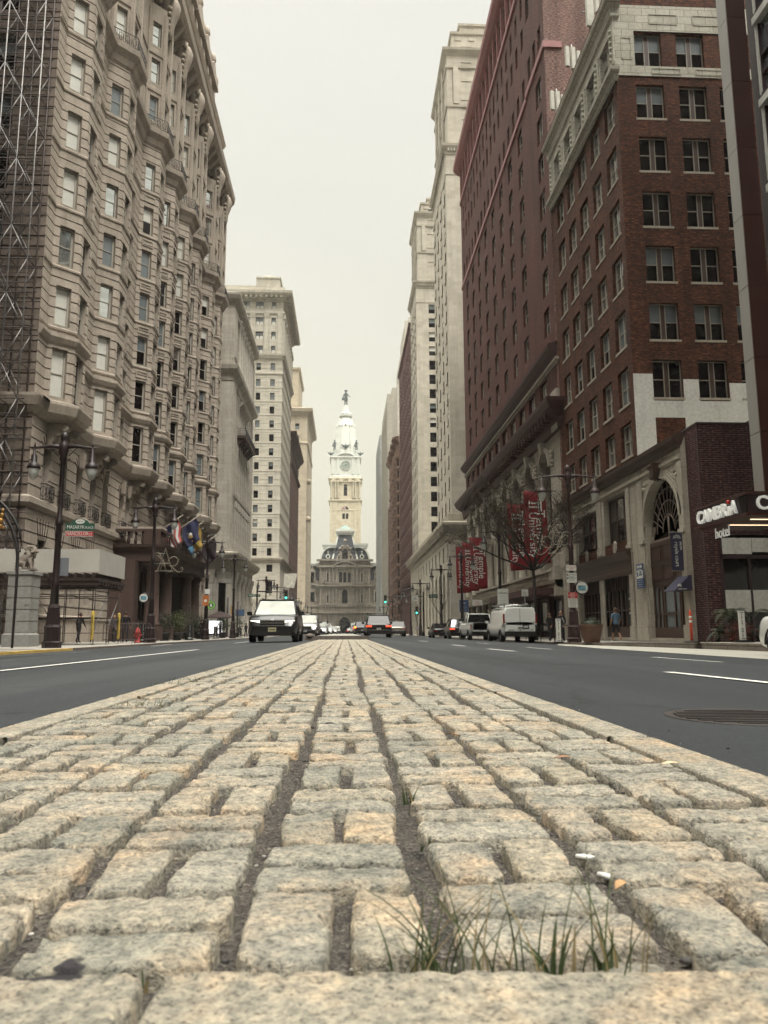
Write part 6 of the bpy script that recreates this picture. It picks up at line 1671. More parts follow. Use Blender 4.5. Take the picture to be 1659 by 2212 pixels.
RL = [(11.8, 58.5, 'dark street lamp half hidden behind the near tree on the right'), (11.8, 78, 'dark street lamp in front of the three far red banners'), (11.8, 95, 'dark street lamp left of the far red banners'), (11.8, 122, 'dark street lamp beside the right hand crossing, before the cream towers'), (11.8, 140, 'small far street lamp before the second cream tower, right pavement'), (11.8, 165, 'small far street lamp by the oxblood block, right pavement'), (11.8, 195, 'tiny far street lamp by the ruddy bays, right pavement'), (11.8, 240, 'tiniest far street lamp on the right pavement')]
for x, y, lb in RL: lampcopy(x, y, lb, 1.02)
# ---- flat signs
def board(name, label, cat, x0, x1, z0, z1, y, mats, th=.02, grp=None, rz=0, round_=0, fn=None):
    cx, cz = (x0+x1)/2, (z0+z1)/2; t = thing(name, label, cat, (cx, y, cz), rz, grp); w, h = (x1-x0)/2, (z1-z0)/2
    part(t, 'panel', mats[:1], lambda m: m.box(-w, w, -th, 0, -h, h, 0))
    if fn: fn(t, w, h, th)
    return t
M_SGRN = plain('sign_green', (.025, .085, .055), .5, var=.05); M_SRED = plain('sign_red', (.42, .03, .03), .5, var=.05); M_SBLUE = plain('sign_blue', (.035, .07, .16), .5, var=.05)
def fn1(t, w, h, th):
    def arch_(m):
        P = [(-.36, h), (-.3, h+.1), (-.16, h+.17), (.0, h+.19), (.16, h+.17), (.3, h+.1), (.36, h)]
        m.poly([(x, -th, z) for x, z in P][::-1]); m.poly([(x, 0, z) for x, z in P])
        for a, b_ in zip(P, P[1:]): m.poly([(a[0], -th, a[1]), (b_[0], -th, b_[1]), (b_[0], 0, b_[1]), (a[0], 0, a[1])])
    part(t, 'crest', [M_SGRN], arch_)
    part(t, 'oval', [M_WHITE], lambda m: m.lathe([(.095, 0), (.095, .01)], 20, 0, M=Matrix.Translation((0, -th, h+.075)) @ Matrix.Rotation(PI/2, 4, 'X') @ Matrix.Diagonal((1.9, 1, 1, 1))))
    txt('1400 W.', .075, M_SGRN, t, (0, -th-.014, h+.075), ext=.002)
    txt('MASARYK', .19, M_WHITE, t, (-.16, -th-.004, -.02), sx=.82); txt('PLACE', .135, M_WHITE, t, (.37, -th-.004, -.04), sx=.85)
board('street_name_sign', 'green street name sign with arched crest on the nearest left lamp', 'street sign', -11.16, -10.02, 4.55, 4.82, 30.9, [M_SGRN], fn=fn1)
board('street_name_sign', 'red street name sign right under the green one on the left lamp', 'street sign', -11.14, -10.06, 4.30, 4.50, 30.9, [M_SRED],
      fn=lambda t, w, h, th: (part(t, 'border', [M_WHITE], lambda m: [m.box(-w, w, -th-.003, -th, a, b_) for a, b_ in ((-h, -h+.012), (h-.012, h))]), txt('CHANCELLOR', .19, M_WHITE, t, (-.12, -th-.004, 0), sx=.78), txt('CT', .13, M_WHITE, t, (.44, -th-.004, -.02), sx=.85)))
board('sign_back', 'blank grey back of a traffic sign on the nearest left lamp post', 'sign', -11.6, -11.03, 2.75, 3.47, 31.15, [M_GREY])
def lines(t, w, z0, z1, n, mat, th, frac=.8, seed=0):
    r = random.Random(seed)
    def f(m):
        for i in range(n):
            z = z0+(z1-z0)*i/max(1, n-1); ww = w*frac*r.uniform(.65, 1); x = -ww
            while x < ww: 
                L = r.uniform(.03, .08); m.box(x, min(ww, x+L), -th-.003, -th, z, z+.018); x += L+.015
    part(t, 'small_print', [mat], f)
PY = 39.32
board('parking_sign', 'white sign with red lettering, top of the stack on the right lamp', 'parking sign', 11.42, 11.95, 3.62, 3.9, PY, [M_WHITE], grp='signs on the right lamp', fn=lambda t, w, h, th: (txt('VALET PARKING ONLY', .07, M_SRED, t, (0, -th-.003, .04), sx=.7), lines(t, w, -.08, -.04, 2, M_SRED, th, .5, 1)))
board('parking_sign', 'white green parking sign, middle of the stack on the right lamp', 'parking sign', 11.43, 11.95, 3.0, 3.5, PY, [M_WHITE], grp='signs on the right lamp', fn=lambda t, w, h, th: (txt('2 HR PARKING', .085, M_SGRN, t, (.02, -th-.003, .15), sx=.75), txt('3 HR PARKING', .085, M_SGRN, t, (.02, -th-.003, -.02), sx=.75), lines(t, w, -.16, .06, 4, M_SGRN, th, .6, 2), part(t, 'number_box', [M_BLACK], lambda m: [m.box(-w+.01, -w+.08, -th-.006, -th-.002, z, z+.08) for z in (.11, -.06)])))
board('snow_route_sign', 'red headed white snow emergency route sign on the right lamp', 'road sign', 11.46, 11.94, 1.72, 2.5, PY, [M_WHITE], grp='signs on the right lamp', fn=lambda t, w, h, th: (part(t, 'header', [M_SRED], lambda m: m.box(-w, w, -th-.003, -th, .08, h)), txt('SNOW\nEMERGENCY\nROUTE', .095, M_WHITE, t, (0, -th-.006, .235), sx=.75), lines(t, w, -.33, .03, 7, M_BLACK, th, .85, 3)))
# round plaque with a small street view panel
def round_sign(label, x, y, z, r, th=.08):
    t = thing('round_sign', label, 'sign', (x, y, z), 0, 'round picture signs')
    RX = Matrix.Rotation(PI/2, 4, 'X')
    part(t, 'rim', [M_POLE], lambda m: m.lathe([(r, -th/2), (r+.04, 0), (r, th/2), (r-.03, th/2+.01), (r-.03, th/2-.01)], 28, 0, M=RX))
    part(t, 'face', [M_WHITE], lambda m: m.lathe([(r-.03, 0), (r-.03, th/2+.004)], 28, 0, M=RX))
    part(t, 'picture', [plain('picture_blue_green', (.10, .24, .30), .5, var=.7, vs=7)], lambda m: m.box(-r*.6, r*.6, -th/2-.012, -th/2-.005, -r*.45, r*.35))
    return t
round_sign('round white picture sign on the right lamp beside the planter', 12.22, 39.4, 2.74, .33); round_sign('round white picture sign before the hotel porch column', -11.9, 46.2, 2.55, .27)
# ---- wire light decorations on the lamps
M_WIRE = plain('light_wire', (.33, .28, .21), .5, var=.3)
def motif(label, x0, x1, z0, z1, y, flip):
    w, h = x1-x0, z1-z0; t = thing('light_decoration', label, 'light decoration', ((x0+x1)/2, y, z0), 0, 'wire light decorations')
    X = lambda u: (u-.5)*w*(-1 if flip else 1)
    def f(m):
        L = [[(.02, 0), (.08, 0), (.36, 1.0), (.62, 0), (.52, 0), (.56, 0)], [(.02, .02), (.16, .03)], [(.08, .36), (.55, .36)], [(.0, .82), (.07, .86), (.15, .8), (.3, .35), (.42, .0)], [(.02, .7), (.1, .72), (.2, .55)],
             [(.2, .1), (.3, .55), (.38, .08)], [(.27, .28), (.36, .28)], [(.18, .03), (.62, .03)]]
        for l in L: m.tube([(X(u), 0, v*h) for u, v in l], .016, 5)
        arc = [(.45, .4), (.5, .55), (.62, .66), (.74, .64), (.82, .52), (.8, .36), (.7, .26), (.58, .24), (.5, .28)]
        m.tube([(X(u), 0, v*h) for u, v in arc], .016, 5)
        m.tube([(X(u), 0, v*h) for u, v in [(.6, .22), (.7, .08), (.82, -.02), (.94, .0), (1.0, .1), (.97, .18), (.91, .15), (.92, .08)]], .016, 5)
        r = random.Random(3)
        for l in L+[arc]:
            for (a, b_), (c, d) in zip(l, l[1:]):
                k = max(1, int(math.hypot((c-a)*w, (d-b_)*h)/.09))
                for i in range(k): t_ = i/k; m.ball((X(a+(c-a)*t_)+r.uniform(-.02, .02), -.02, (b_+(d-b_)*t_)*h+r.uniform(-.02, .02)), .021, 3)
    part(t, 'lights', [M_WIRE], f)
    part(t, 'bracket', [M_TUBE], lambda m: [m.tube([(X(-.05), 0, z*h), (X(.35), 0, z*h)], .018, 5) for z in (.36, .8)])
motif('letter shaped wire light decoration hanging from the left lamp before the hotel porch', -11.35, -9.7, 4.1, 5.45, 46.3, False)
motif('letter shaped wire light decoration hanging from the nearest right lamp', 9.9, 11.65, 4.5, 5.9, 39.5, True)
# ---- red university banners
M_BAN = plain('banner_red', (.20, .006, .012), .75, var=.12)
def banner(label, x0, y, z0, z1, w, sway, grp):
    t = thing('university_banner', label, 'banner', (x0, y, z0), 0, grp); h = z1-z0
    def f(m):
        n, k = 14, 8; b0 = 0
        for j in range(n+1):
            for i in range(k+1):
                u, v = i/k, j/n; m.v.append((u*w+sway*(1-v)**1.5, .12*math.sin(u*5+v*4)*(1-v*.7), v*h+.12*u*(1-v)))
        for j in range(n):
            for i in range(k): a = j*(k+1)+i; m.face((a, a+1, a+k+2, a+k+1), 0, True)
    cl = part(t, 'cloth', [M_BAN], f); sm = cl.modifiers.new('thickness', 'SOLIDIFY'); sm.thickness = .02
    part(t, 'rail', [M_IRON], lambda m: [m.tube([(-.05, 0, h), (w+.8, 0, h)], .035, 6)])
    # university mark and name, reading downwards
    yy = -.16
    txt('Temple', h*.175, M_WHITE, t, (w*.66+sway*.3, yy, h*.47), ry=PI/2, ext=.003); txt('University', h*.15, M_WHITE, t, (w*.32+sway*.3, yy, h*.40), ry=PI/2, ext=.003)
    def mk(m):
        s_ = w*.28; cx, cz = w*.5+sway*.1, h*.80
        for a, b_, c, d in ((-1, 1, .75, 1), (-1, -.8, .4, .75), (.8, 1, .4, .75), (-.45, -.2, -.9, .75), (.2, .45, -.9, .75), (-.7, -.1, -1.1, -.9), (.1, .7, -1.1, -.9), (-.65, .65, .35, .55)):
            m.box(cx+c*s_, cx+d*s_, yy-.003, yy, cz-b_*s_, cz-a*s_)
    part(t, 'emblem', [M_WHITE], mk)
g_ = 'red university banners hung from the arched building'
banner('red university banner nearest the camera, behind the near tree', 13.85, 58.6, 5.6, 11.4, 1.75, .25, g_)
banner('red university banner behind the tree, second from the camera', 13.8, 64.6, 5.6, 11.4, 1.75, .2, g_)
banner('red university banner rightmost of the far group of three', 13.9, 85.5, 5.2, 11.0, 1.75, .5, g_)
banner('red university banner in the middle of the far group', 13.8, 90.5, 5.2, 11.0, 1.75, .2, g_)
banner('red university banner leftmost of the far group, with the clearest word', 13.7, 95.0, 5.2, 11.0, 1.75, .1, g_)
# ---- flags over the hotel porch
def flag(label, x, y, z, cloth, fn=None):
    t = thing('flag', label, 'flag', (x, y, z), 0, 'flags over the hotel porch')
    part(t, 'pole', [plain('flagpole_wood', (.32, .28, .22), .5)], lambda m: (m.tube([(-2.4, .2, -1.6), (.3, 0, .25)], .045, 6), m.ball((.34, 0, .28), .08, 5)))
    def f(m):
        n, k = 12, 8
        for j in range(n+1):
            for i in range(k+1):
                u, v = i/k, j/n     # u across the hoist, v down the fly
                px = -1.1*u+.15*math.sin(v*6+u*2)*.6-.12*v+.3*v; m.v.append((px+.25*v, .14*math.sin(u*9+v*3), -.75*u-v*1.75+.0))
        for j in range(n):
            for i in range(k): a = j*(k+1)+i; m.face((a, a+1, a+k+2, a+k+1), fn(i, j) if fn else 0, True)
    c = part(t, 'cloth', cloth, f); sm = c.modifiers.new('thickness', 'SOLIDIFY'); sm.thickness = .012
    return t
M_FR, M_FW, M_FB = plain('flag_red', (.22, .02, .02), .8), plain('flag_cloth_white', (.40, .39, .36), .8), plain('flag_navy', (.02, .022, .06), .8)
flag('red and white striped flag with a blue corner, leftmost over the porch', -12.9, 59.0, 9.1, [M_FR, M_FW, M_FB], lambda i, j: 2 if (i >= 4 and j < 5) else i % 2)
f2 = flag('dark navy state flag with a gold crest, in the middle over the porch', -12.2, 62.5, 9.7, [M_FB])
part(f2, 'crest', [plain('crest_gold', (.25, .17, .06), .6, var=.5, vs=9), M_FW, M_FR], lambda m: (m.ball((-.35, -.2, -1.4), .16, 6, 1, 1.2, .9, .3), m.ball((-.35, -.22, -1.55), .2, 6, 0, .8, 1, .2), m.ball((-.2, -.2, -1.9), .07, 4, 2), m.ball((-.6, -.2, -1.3), .06, 4, 0)))
flag('light blue and yellow flag half hidden behind the navy flag', -12.3, 64.3, 9.35, [plain('flag_sky_blue', (.06, .17, .26), .8), plain('flag_yellow', (.30, .20, .04), .8)], lambda i, j: 0 if i > 4 else 1)
flag('very dark flag, rightmost over the hotel porch', -11.9, 69.5, 9.0, [plain('flag_near_black', (.018, .008, .012), .8)])
# ---- scaffolding on the hotel side wall
t = thing('scaffold_tower', 'tall tube scaffold with diagonal braces against the hotel side wall', 'scaffolding', (-20, 38.9, SW))
def tubes(m):
    r = random.Random(2)
    xs = [-16.75, -17.7, -18.7, -19.7, -20.8, -22.4, -24.6, -26.8]; H_ = 46
    for yy in (39.7, 38.6):
        for x in xs: m.tube([(x+20, yy-38.9, 0), (x+20, yy-38.9, H_)], .045, 5, 0 if yy > 39 else 1)
        for k in range(24):
            z = 1.9*k+1; m.tube([(-16.4+20, yy-38.9, z), (-27+20, yy-38.9, z)], .036, 5, 0); [m.tube([(-16.6+20, yy-38.9, z+q_), (-27+20, yy-38.9, z+q_)], .026, 5, 0) for q_ in (.55, 1.1)]
            for i in range(len(xs)-1):
                a, b_ = xs[i]+20, xs[i+1]+20
                if (k+i) % 2: a, b_ = b_, a
                m.tube([(a, yy-38.9, z), (b_, yy-38.9, z+1.9)], .034, 5, 1)
    for x in xs:
        for k in range(24): m.tube([(x+20, .8, 1.9*k+1), (x+20, -.3, 1.9*k+1)], .024, 5, 0)
    for k in range(20): m.tube([(1.7, -.2, 2.4+2.2*k), (1.25, .1, 2.1+2.2*k)], .03, 5, 1)
part(t, 'tubes', [M_TUBED, M_TUBE], tubes)
part(t, 'plank', [M_WOOD], lambda m: m.box(-7, 1.6, -.3, .8, 10.4, 10.5))
# ---- sidewalk shed with grey panels
t = thing('sidewalk_shed', 'scaffold sidewalk shed with plain grey boards along its top, by the hotel corner', 'scaffolding', (-14, 40, SW))
SX0, SX1, SY0, SY1, ZT, ZB = -16.9, -12.0, 38.0, 42.4, 4.55, 3.42
M_BOARD = plain('grey_plywood_hoarding', (.44, .42, .37), .7, var=.06, vs=1.2)
def O(x, y, z): return (x+14, y-40, z-SW)
def bd(m):
    m.box(SX0+14, SX1+14, SY0-40, SY0-39.96, ZB-SW, ZT-SW); 
part(t, 'front_board', [M_BOARD], bd); part(t, 'side_board', [M_BOARD], lambda m: m.box(SX1+13.96, SX1+14, SY0-39.96, SY1-40, ZB-SW-.05, ZT-SW))
def deck(m):
    m.box(SX0+14, SX1+14.05, SY0-40.05, SY1-40, ZB-SW-.42, ZB-SW-.28)
    for k in range(12): m.box(SX0+14+k*.42, SX0+14.1+k*.42, SY0-40.12, SY1-40, ZB-SW-.28, ZB-SW-.03)
    for k in range(9): m.box(SX0+14, SX1+14.08, SY0-40+k*.5, SY0-39.9+k*.5, ZB-SW-.62, ZB-SW-.42)
part(t, 'deck', [plain('dark_shed_timber', (.035, .022, .018), .8, var=.3)], deck)
def frame_(m):
    for x in (-16.7, -15.0, -13.6, -12.15):
        for y in (38.15, 40.2, 42.3):
            m.tube([O(x, y, 0), O(x, y, 3.0)], .028, 6, 0); m.box(x+13.93, x+14.07, y-40.07, y-39.93, 0, .02, 0)
    for z in (2.75, 2.35, 1.25, .5):
        for y in (38.15, 40.2, 42.3): m.tube([O(-16.7, y, z), O(-12.15, y, z)], .02, 5, 0)
        if z > 1:
            for x in (-12.15, -13.6): m.tube([O(x, 38.15, z), O(x, 42.3, z)], .02, 5, 0)
    m.tube([O(-12.15, 38.2, .6), O(-12.15, 40.2, 2.6)], .026, 5, 1); m.tube([O(-12.15, 40.2, .6), O(-12.15, 42.3, 2.6)], .026, 5, 1); m.tube([O(-15, 38.15, 2.4), O(-13.9, 38.15, .6)], .024, 5, 0)
part(t, 'frame', [M_TUBED, M_TUBE], frame_)
M_CAUT = plain('caution_yellow', (.48, .34, .07), .6, var=.2)
for x, y in ((-14.9, 38.1), (-12.2, 38.1), (-12.15, 42.25)):
    q = thing('caution_wrap', {(-14.9, 38.1): 'yellow padded caution wrap on the shed post behind the lamp', (-12.2, 38.1): 'yellow padded caution wrap on the shed corner post', (-12.15, 42.25): 'yellow caution wrap on the far post of the shed'}[(x, y)], 'post wrap', (x, y, SW+.25), 0, 'yellow wraps on the shed posts')
    part(q, 'pad', [M_CAUT], lambda m: m.lathe([(.055, 0), (.08, .05), (.075, .65), (.06, .7), (.075, .75), (.08, 1.3), (.055, 1.38)], 10))
    txt('CAUTION CAUTION', .11, M_BLACK, q, (0, -.085, .7), ry=-PI/2, sx=.9, ext=.002)
# steel crowd barriers
for i, (x, y, lb) in enumerate([(-12.4, 43.6, 'steel crowd barrier on the left pavement beside the shed'), (-12.3, 46.0, 'steel crowd barrier just before the hydrant')]):
    t = thing('crowd_barrier', lb, 'barrier', (x, y, SW), 0, 'steel crowd barriers')
    part(t, 'frame', [M_TUBED], lambda m: (m.tube([(-.95, 0, .12), (-.95, 0, 1.0), (-.85, 0, 1.1), (.85, 0, 1.1), (.95, 0, 1.0), (.95, 0, .12)], .02, 6), m.tube([(-.95, 0, .2), (.95, 0, .2)], .018, 6), [m.tube([(-.8+k*.16, 0, .2), (-.8+k*.16, 0, 1.1)], .009, 4) for k in range(11)]))
    for s_ in (-1, 1): part(t, 'foot', [M_TUBED], lambda m: m.tube([(s_*.7, -.32, .0), (s_*.7, -.2, .1), (s_*.7, .2, .1), (s_*.7, .32, .0)], .018, 5))
# ---- stone pillar with the lion
t = thing('gate_pillar', 'pale grey banded stone pillar with dark joints under the lion, far left', 'pillar', (-14.08, 34.5, SW))
def pil(m):
    m.box(-.58, .58, -.55, .55, 0, .5); m.hexa([(-.58, -.55, .5), (.58, -.55, .5), (.58, .55, .5), (-.58, .55, .5), (-.5, -.48, .58), (.5, -.48, .58), (.5, .48, .58), (-.5, .48, .58)])
    for k in range(5): m.box(-.5, .5, -.48, .48, .6+.5*k, 1.06+.5*k); m.box(-.47, .47, -.45, .45, 1.06+.5*k, 1.10+.5*k)
    m.box(-.5, .5, -.48, .48, 3.04, 3.1); m.box(-.56, .56, -.54, .54, 3.1, 3.22); m.lathe([(.42, 3.22), (.42, 3.28), (.36, 3.3)], 16)
part(t, 'shaft', [stone('pale_pillar_stone', (.29, .285, .265), None, .08, .3)], pil)
txt('AM', .14, M_BLACK, t, (.36, -.483, 1.75), ext=.001, name='graffiti'); 
S_LION = stone('lion_stone', (.27, .23, .19), None, .25, .4)
t = thing('lion_statue', 'seated stone lion with curly mane on the far left pillar', 'statue', (-14.05, 34.5, SW+3.3))
def lion(m):
    m.box(-.4, .4, -.3, .3, 0, .06)
    m.tube([(-.28, 0, .2), (-.15, 0, .42), (.08, 0, .62), (.2, 0, .78)], [.24, .26, .22, .17], 10)
    for s_ in (-1, 1):
        m.tube([(.16, s_*.12, .55), (.22, s_*.13, .3), (.24, s_*.13, .1), (.33, s_*.13, .08)], [.1, .075, .07, .05], 8)
        m.tube([(-.25, s_*.18, .3), (-.02, s_*.22, .28), (-.05, s_*.2, .1), (.12, s_*.2, .09)], [.15, .12, .07, .05], 8)
    m.ball((.27, 0, .88), .17, 8); m.ball((.42, 0, .83), .085, 6, 0, .85); 
    r = random.Random(4)
    for k in range(60):
        a = r.uniform(0, 2*PI); z = r.uniform(.48, 1.08); rr = .2*math.sin((z-.38)/.8*PI)+.05; m.ball((.14+math.cos(a)*rr*.9, math.sin(a)*rr, z), r.uniform(.04, .07), 4)
    for s_ in (-1, 1): m.ball((.25, s_*.12, 1.04), .045, 4)
    m.tube([(-.42, 0, .1), (-.5, .1, .2), (-.42, .2, .4)], [.05, .04, .05], 6)
part(t, 'body', [S_LION], lion)
# lattice lamp bracket sweeping in from the left
t = thing('bracket_lamp', 'dark ornate curved iron bracket with gilt scrolls, cut by the left edge', 'lamp bracket', (-13, 31, SW))
def br(m):
    P = [(36, 1255), (38, 1200), (36, 1172), (26, 1140), (10, 1110), (-14, 1085), (-40, 1070)]
    Q = [(46, 1180), (44, 1150), (30, 1120), (12, 1095), (-16, 1068), (-45, 1050)]
    pts = [at(x, y, Y=31.0)-Vector((-13, 31, SW)) for x, y in P]; q_ = [at(x, y, Y=31.0)-Vector((-13, 31, SW)) for x, y in Q]
    m.tube([pts[0]-Vector((0, 0, 2.7)), pts[0], *pts[1:]], [.05, .06, .07, .085, .08, .07, .06, .05], 8); m.tube(q_, [.02, .05, .06, .06, .05, .04], 8)
    for a, b_ in zip(pts[1:], q_): m.tube([a, b_], .025, 5); m.ball(tuple((a+b_)/2), .07, 4)
    for k in range(9): p = q_[1].lerp(q_[5], k/8); m.ball(tuple(p+Vector((.03, 0, .1))), .06, 4)
part(t, 'arm', [M_IRON], br)
part(t, 'gilt_scroll', [plain('worn_gilt', (.30, .16, .04), .4, metal=.5, var=.5, vs=8)], lambda m: [m.ball(tuple(at(x, y, Y=30.9)-Vector((-13, 31, SW))), r_, 5, 0, 1.2) for x, y, r_ in ((2, 1125, .11), (4, 1113, .09), (1, 1137, .09), (7, 1140, .05), (6, 1102, .06))])
# ---- hydrant, valet posts, delineator
t = thing('fire_hydrant', 'red fire hydrant on the left kerb before the hotel porch', 'hydrant', (-12.0, 45.6, SW))
part(t, 'barrel', [plain('hydrant_red', (.32, .035, .03), .5, var=.2)], lambda m: (m.lathe([(.19, 0), (.19, .08), (.13, .1), (.13, .55), (.16, .57), (.16, .62), (.14, .66), (.11, .78), (.05, .84), (.03, .9)], 12), m.tube([(-.22, 0, .45), (.22, 0, .45)], .06, 8), m.tube([(0, -.22, .4), (0, 0, .4)], .075, 8)))
def valet(label, x, y, z, white=True, s_=1.0, lean=0):
    t = thing('valet_post', label, 'sign post', (x, y, z), 0, 'valet only posts')
    t.rotation_euler = (0, lean, 0)
    part(t, 'base', [M_BLACK], lambda m: (m.box(-.33, .33, -.2, .2, 0, .05), m.box(-.2, .2, -.14, .14, .05, .09)))
    part(t, 'panel', [M_WHITE if white else M_BLACK], lambda m: m.box(-.11 if white else -.19, .11 if white else .19, -.05, .02, .09, 1.16))
    if white: part(t, 'backing', [M_BLACK], lambda m: m.box(-.05, .16, .02, .06, .09, 1.2))
    lt = M_BLACK if white else M_WHITE
    if white:
        txt('V\nA\nL\nE\nT\n \nO\nN\nL\nY', .095, lt, t, (0, -.054, .62), bold=.003, ext=.002, sp=.92); part(t, 'maker_mark', [M_GREY], lambda m: (m.box(-.08, .08, -.053, -.05, 1.08, 1.12), m.box(-.05, .09, -.053, -.05, .13, .17)))
    else:
        txt('V\nA\nL\nE\nT\n \nO\nN\nL\nY', .10, lt, t, (0, -.054, .68), ext=.002, sp=.92); part(t, 'maker_mark', [M_WHITE], lambda m: m.box(-.12, .12, -.053, -.05, .12, .2))
    return t
valet('white valet only post on the right pavement left of the planter', 10.02+.0, 36.2, -.06, True, 1, 0); valet('white valet only post in front of the palms at the right edge', 14.62, 28.0, .08, True)
valet('black valet only post beside the red hydrant', -12.3, 48, SW, False); valet('black valet only post beyond the hotel porch planters', -12.25, 62, SW, False); valet('black valet only post between the third lamp and the umbrella', -12.4, 75, SW, False); valet('black valet only post farthest along the left kerb', -12.4, 92, SW, False)
t = thing('traffic_delineator', 'orange delineator post with two white bands in front of the arch building', 'traffic post', (12.75, 28.1, .09))
part(t, 'post', [plain('safety_orange', (.62, .075, .035), .5, var=.05)], lambda m: m.lathe([(.055, 0), (.055, 1.0), (.045, 1.06), (.05, 1.08), (.05, 1.14), (.02, 1.17)], 12))
for z in (.72, .87): part(t, 'band', [M_WHITE], lambda m: m.lathe([(.057, z), (.057, z+.09)], 12))
part(t, 'base', [M_BLACK], lambda m: m.lathe([(.30, 0), (.30, .03), (.12, .06)], 8))
# ---- planter with clipped bush, palms, shrubs
def leafball(m, c, r, n, size, seed, flat=1.0, mi=0, shell=.55, nm=1):
    rr = random.Random(seed)
    for k in range(n):
        a, b_ = rr.uniform(0, 2*PI), math.acos(rr.uniform(-1, 1)); d = r*(shell+(1-shell)*rr.random())
        p = Vector((c[0]+d*math.sin(b_)*math.cos(a), c[1]+d*math.sin(b_)*math.sin(a), c[2]+d*math.cos(b_)*flat))
        u = Vector((rr.uniform(-1, 1), rr.uniform(-1, 1), rr.uniform(-.6, .6))).normalized(); v = u.cross(Vector((rr.uniform(-1, 1), rr.uniform(-1, 1), rr.uniform(-1, 1)))).normalized(); s_ = size*rr.uniform(.6, 1.3)
        m.poly([p-u*s_, p-v*s_*.4, p+u*s_, p+v*s_*.4], mi+rr.randrange(nm))
M_LF1 = plain('dark_evergreen_leaf', (.030, .038, .018), .6, var=.4); M_LF2 = plain('olive_leaf', (.075, .085, .03), .6, var=.4); M_LF3 = plain('red_leaf', (.20, .03, .025), .6, var=.4); M_BARK = plain('dark_bark', (.028, .020, .016), .8, var=.3)
M_TERR = plain('rust_brown_planter', (.11, .055, .035), .6, var=.35, vs=2)
t = thing('round_planter', 'large rust brown round planter on the pavement beside the right lamp', 'planter', (11.95, 37.3, -.03))
part(t, 'pot', [M_TERR], lambda m: m.lathe([(.38, 0), (.46, .3), (.55, .75), (.58, .86), (.52, .86), (.5, .75)], 24))
t = thing('clipped_bush', 'low dark clipped bush growing in the rust brown planter', 'bush', (11.95, 37.3, .8))
part(t, 'foliage', [M_LF1, M_LF2], lambda m: (m.ball((0, 0, .0), .36, 8, 0, .7), leafball(m, (0, 0, .02), .5, 1600, .03, 3, .75, 0, .8, 1)))
def palm(label, x, y, z, h, n, seed, L=1.1):
    t = thing('potted_palm', label, 'palm', (x, y, z), 0, 'palms before the hotel entrance'); r = random.Random(seed)
    part(t, 'stem', [M_BARK], lambda m: [m.tube([(r.uniform(-.1, .1), 0, 0), (r.uniform(-.15, .15), 0, h)], .03, 5) for k in range(3)])
    def fr(m):
        for k in range(n):
            a = r.uniform(0, 2*PI); up = r.uniform(.5, 1.3); LL_ = L*r.uniform(.7, 1.2); pts = []
            for i in range(9):
                u = i/8; pts.append(Vector((math.cos(a)*LL_*u*.8, math.sin(a)*LL_*u*.8, h*.75+up*LL_*u-1.1*LL_*u*u)))
            m.tube(pts, .008, 3, 0)
            for i in range(1, 9):
                d = (pts[i]-pts[i-1]).normalized(); s1 = d.cross(Vector((0, 0, 1))).normalized()
                for q in range(3):
                    b_ = pts[i-1].lerp(pts[i], q/3)
                    for sg in (-1, 1):
                        tip = b_+s1*sg*.3*math.sin(PI*(.15+.8*i/9))*L+d*.16-Vector((0, 0, .07)); m.poly([b_, b_+d*.025+Vector((0, 0, .006)), tip], 0 if r.random() < .7 else 1)
    part(t, 'frond', [M_LF1, M_LF2], fr)
palm('feathery palm tallest of the group by the brick pier', 15.9, 31.2, 0, 1.35, 16, 1); palm('feathery palm before the white lower panel', 16.9, 29.6, 0, 1.4, 16, 2); palm('feathery palm nearest the parked white car', 17.2, 27.8, 0, 1.5, 16, 5); palm('short palm at the foot of the brick pier', 15.5, 31.6, 0, .55, 12, 8, .7)
for i, (x, y, lb) in enumerate([(15.9, 30.6, 'bushy red leaved shrub at the brick pier foot'), (16.6, 29.4, 'bushy red leaved shrub in the middle, behind the valet post'), (17.2, 28.2, 'bushy red leaved shrub nearest the white car')]):
    t = thing('red_shrub', lb, 'shrub', (x, y, .0), 0, 'red leaved shrubs before the hotel'); part(t, 'foliage', [M_LF1, M_LF3, M_LF2], lambda m: leafball(m, (0, 0, .45), .6, 1500, .05, 20+i, .9, 0, .35, 3 if i == 1 else 2)); part(t, 'pot', [M_TERR], lambda m: m.lathe([(.22, 0), (.3, .25), (.3, .3)], 12))
# dark shrubs in tubs before the porch and cafe
for i, (x, y, r_, lb) in enumerate([(-13.2, 57.5, .75, 'dark potted evergreen left of the hotel door'), (-13.0, 60.8, .8, 'olive potted shrub in front of the hotel door'), (-13.0, 65.2, .9, 'tall dark potted evergreen right of the hotel door'), (-13.1, 70.5, .8, 'dark potted shrub by the far porch column'), (-12.9, 94.5, 1.0, 'dark potted tree beside the cafe umbrella'), (-13.2, 84.5, .8, 'dark shrub before the cafe tables')]):
    t = thing('potted_shrub', lb, 'shrub', (x, y, SW), 0, 'potted shrubs along the left pavement')
    part(t, 'tub', [M_BLACK], lambda m: m.lathe([(.3, 0), (.42, .5), (.42, .6)], 12)); part(t, 'foliage', [M_LF1 if i != 1 else M_LF2], lambda m: (leafball(m, (0, 0, .6+r_), r_, 1100, .07, 40+i, 1.2 if i != 2 else 1.8, 0, .3)))
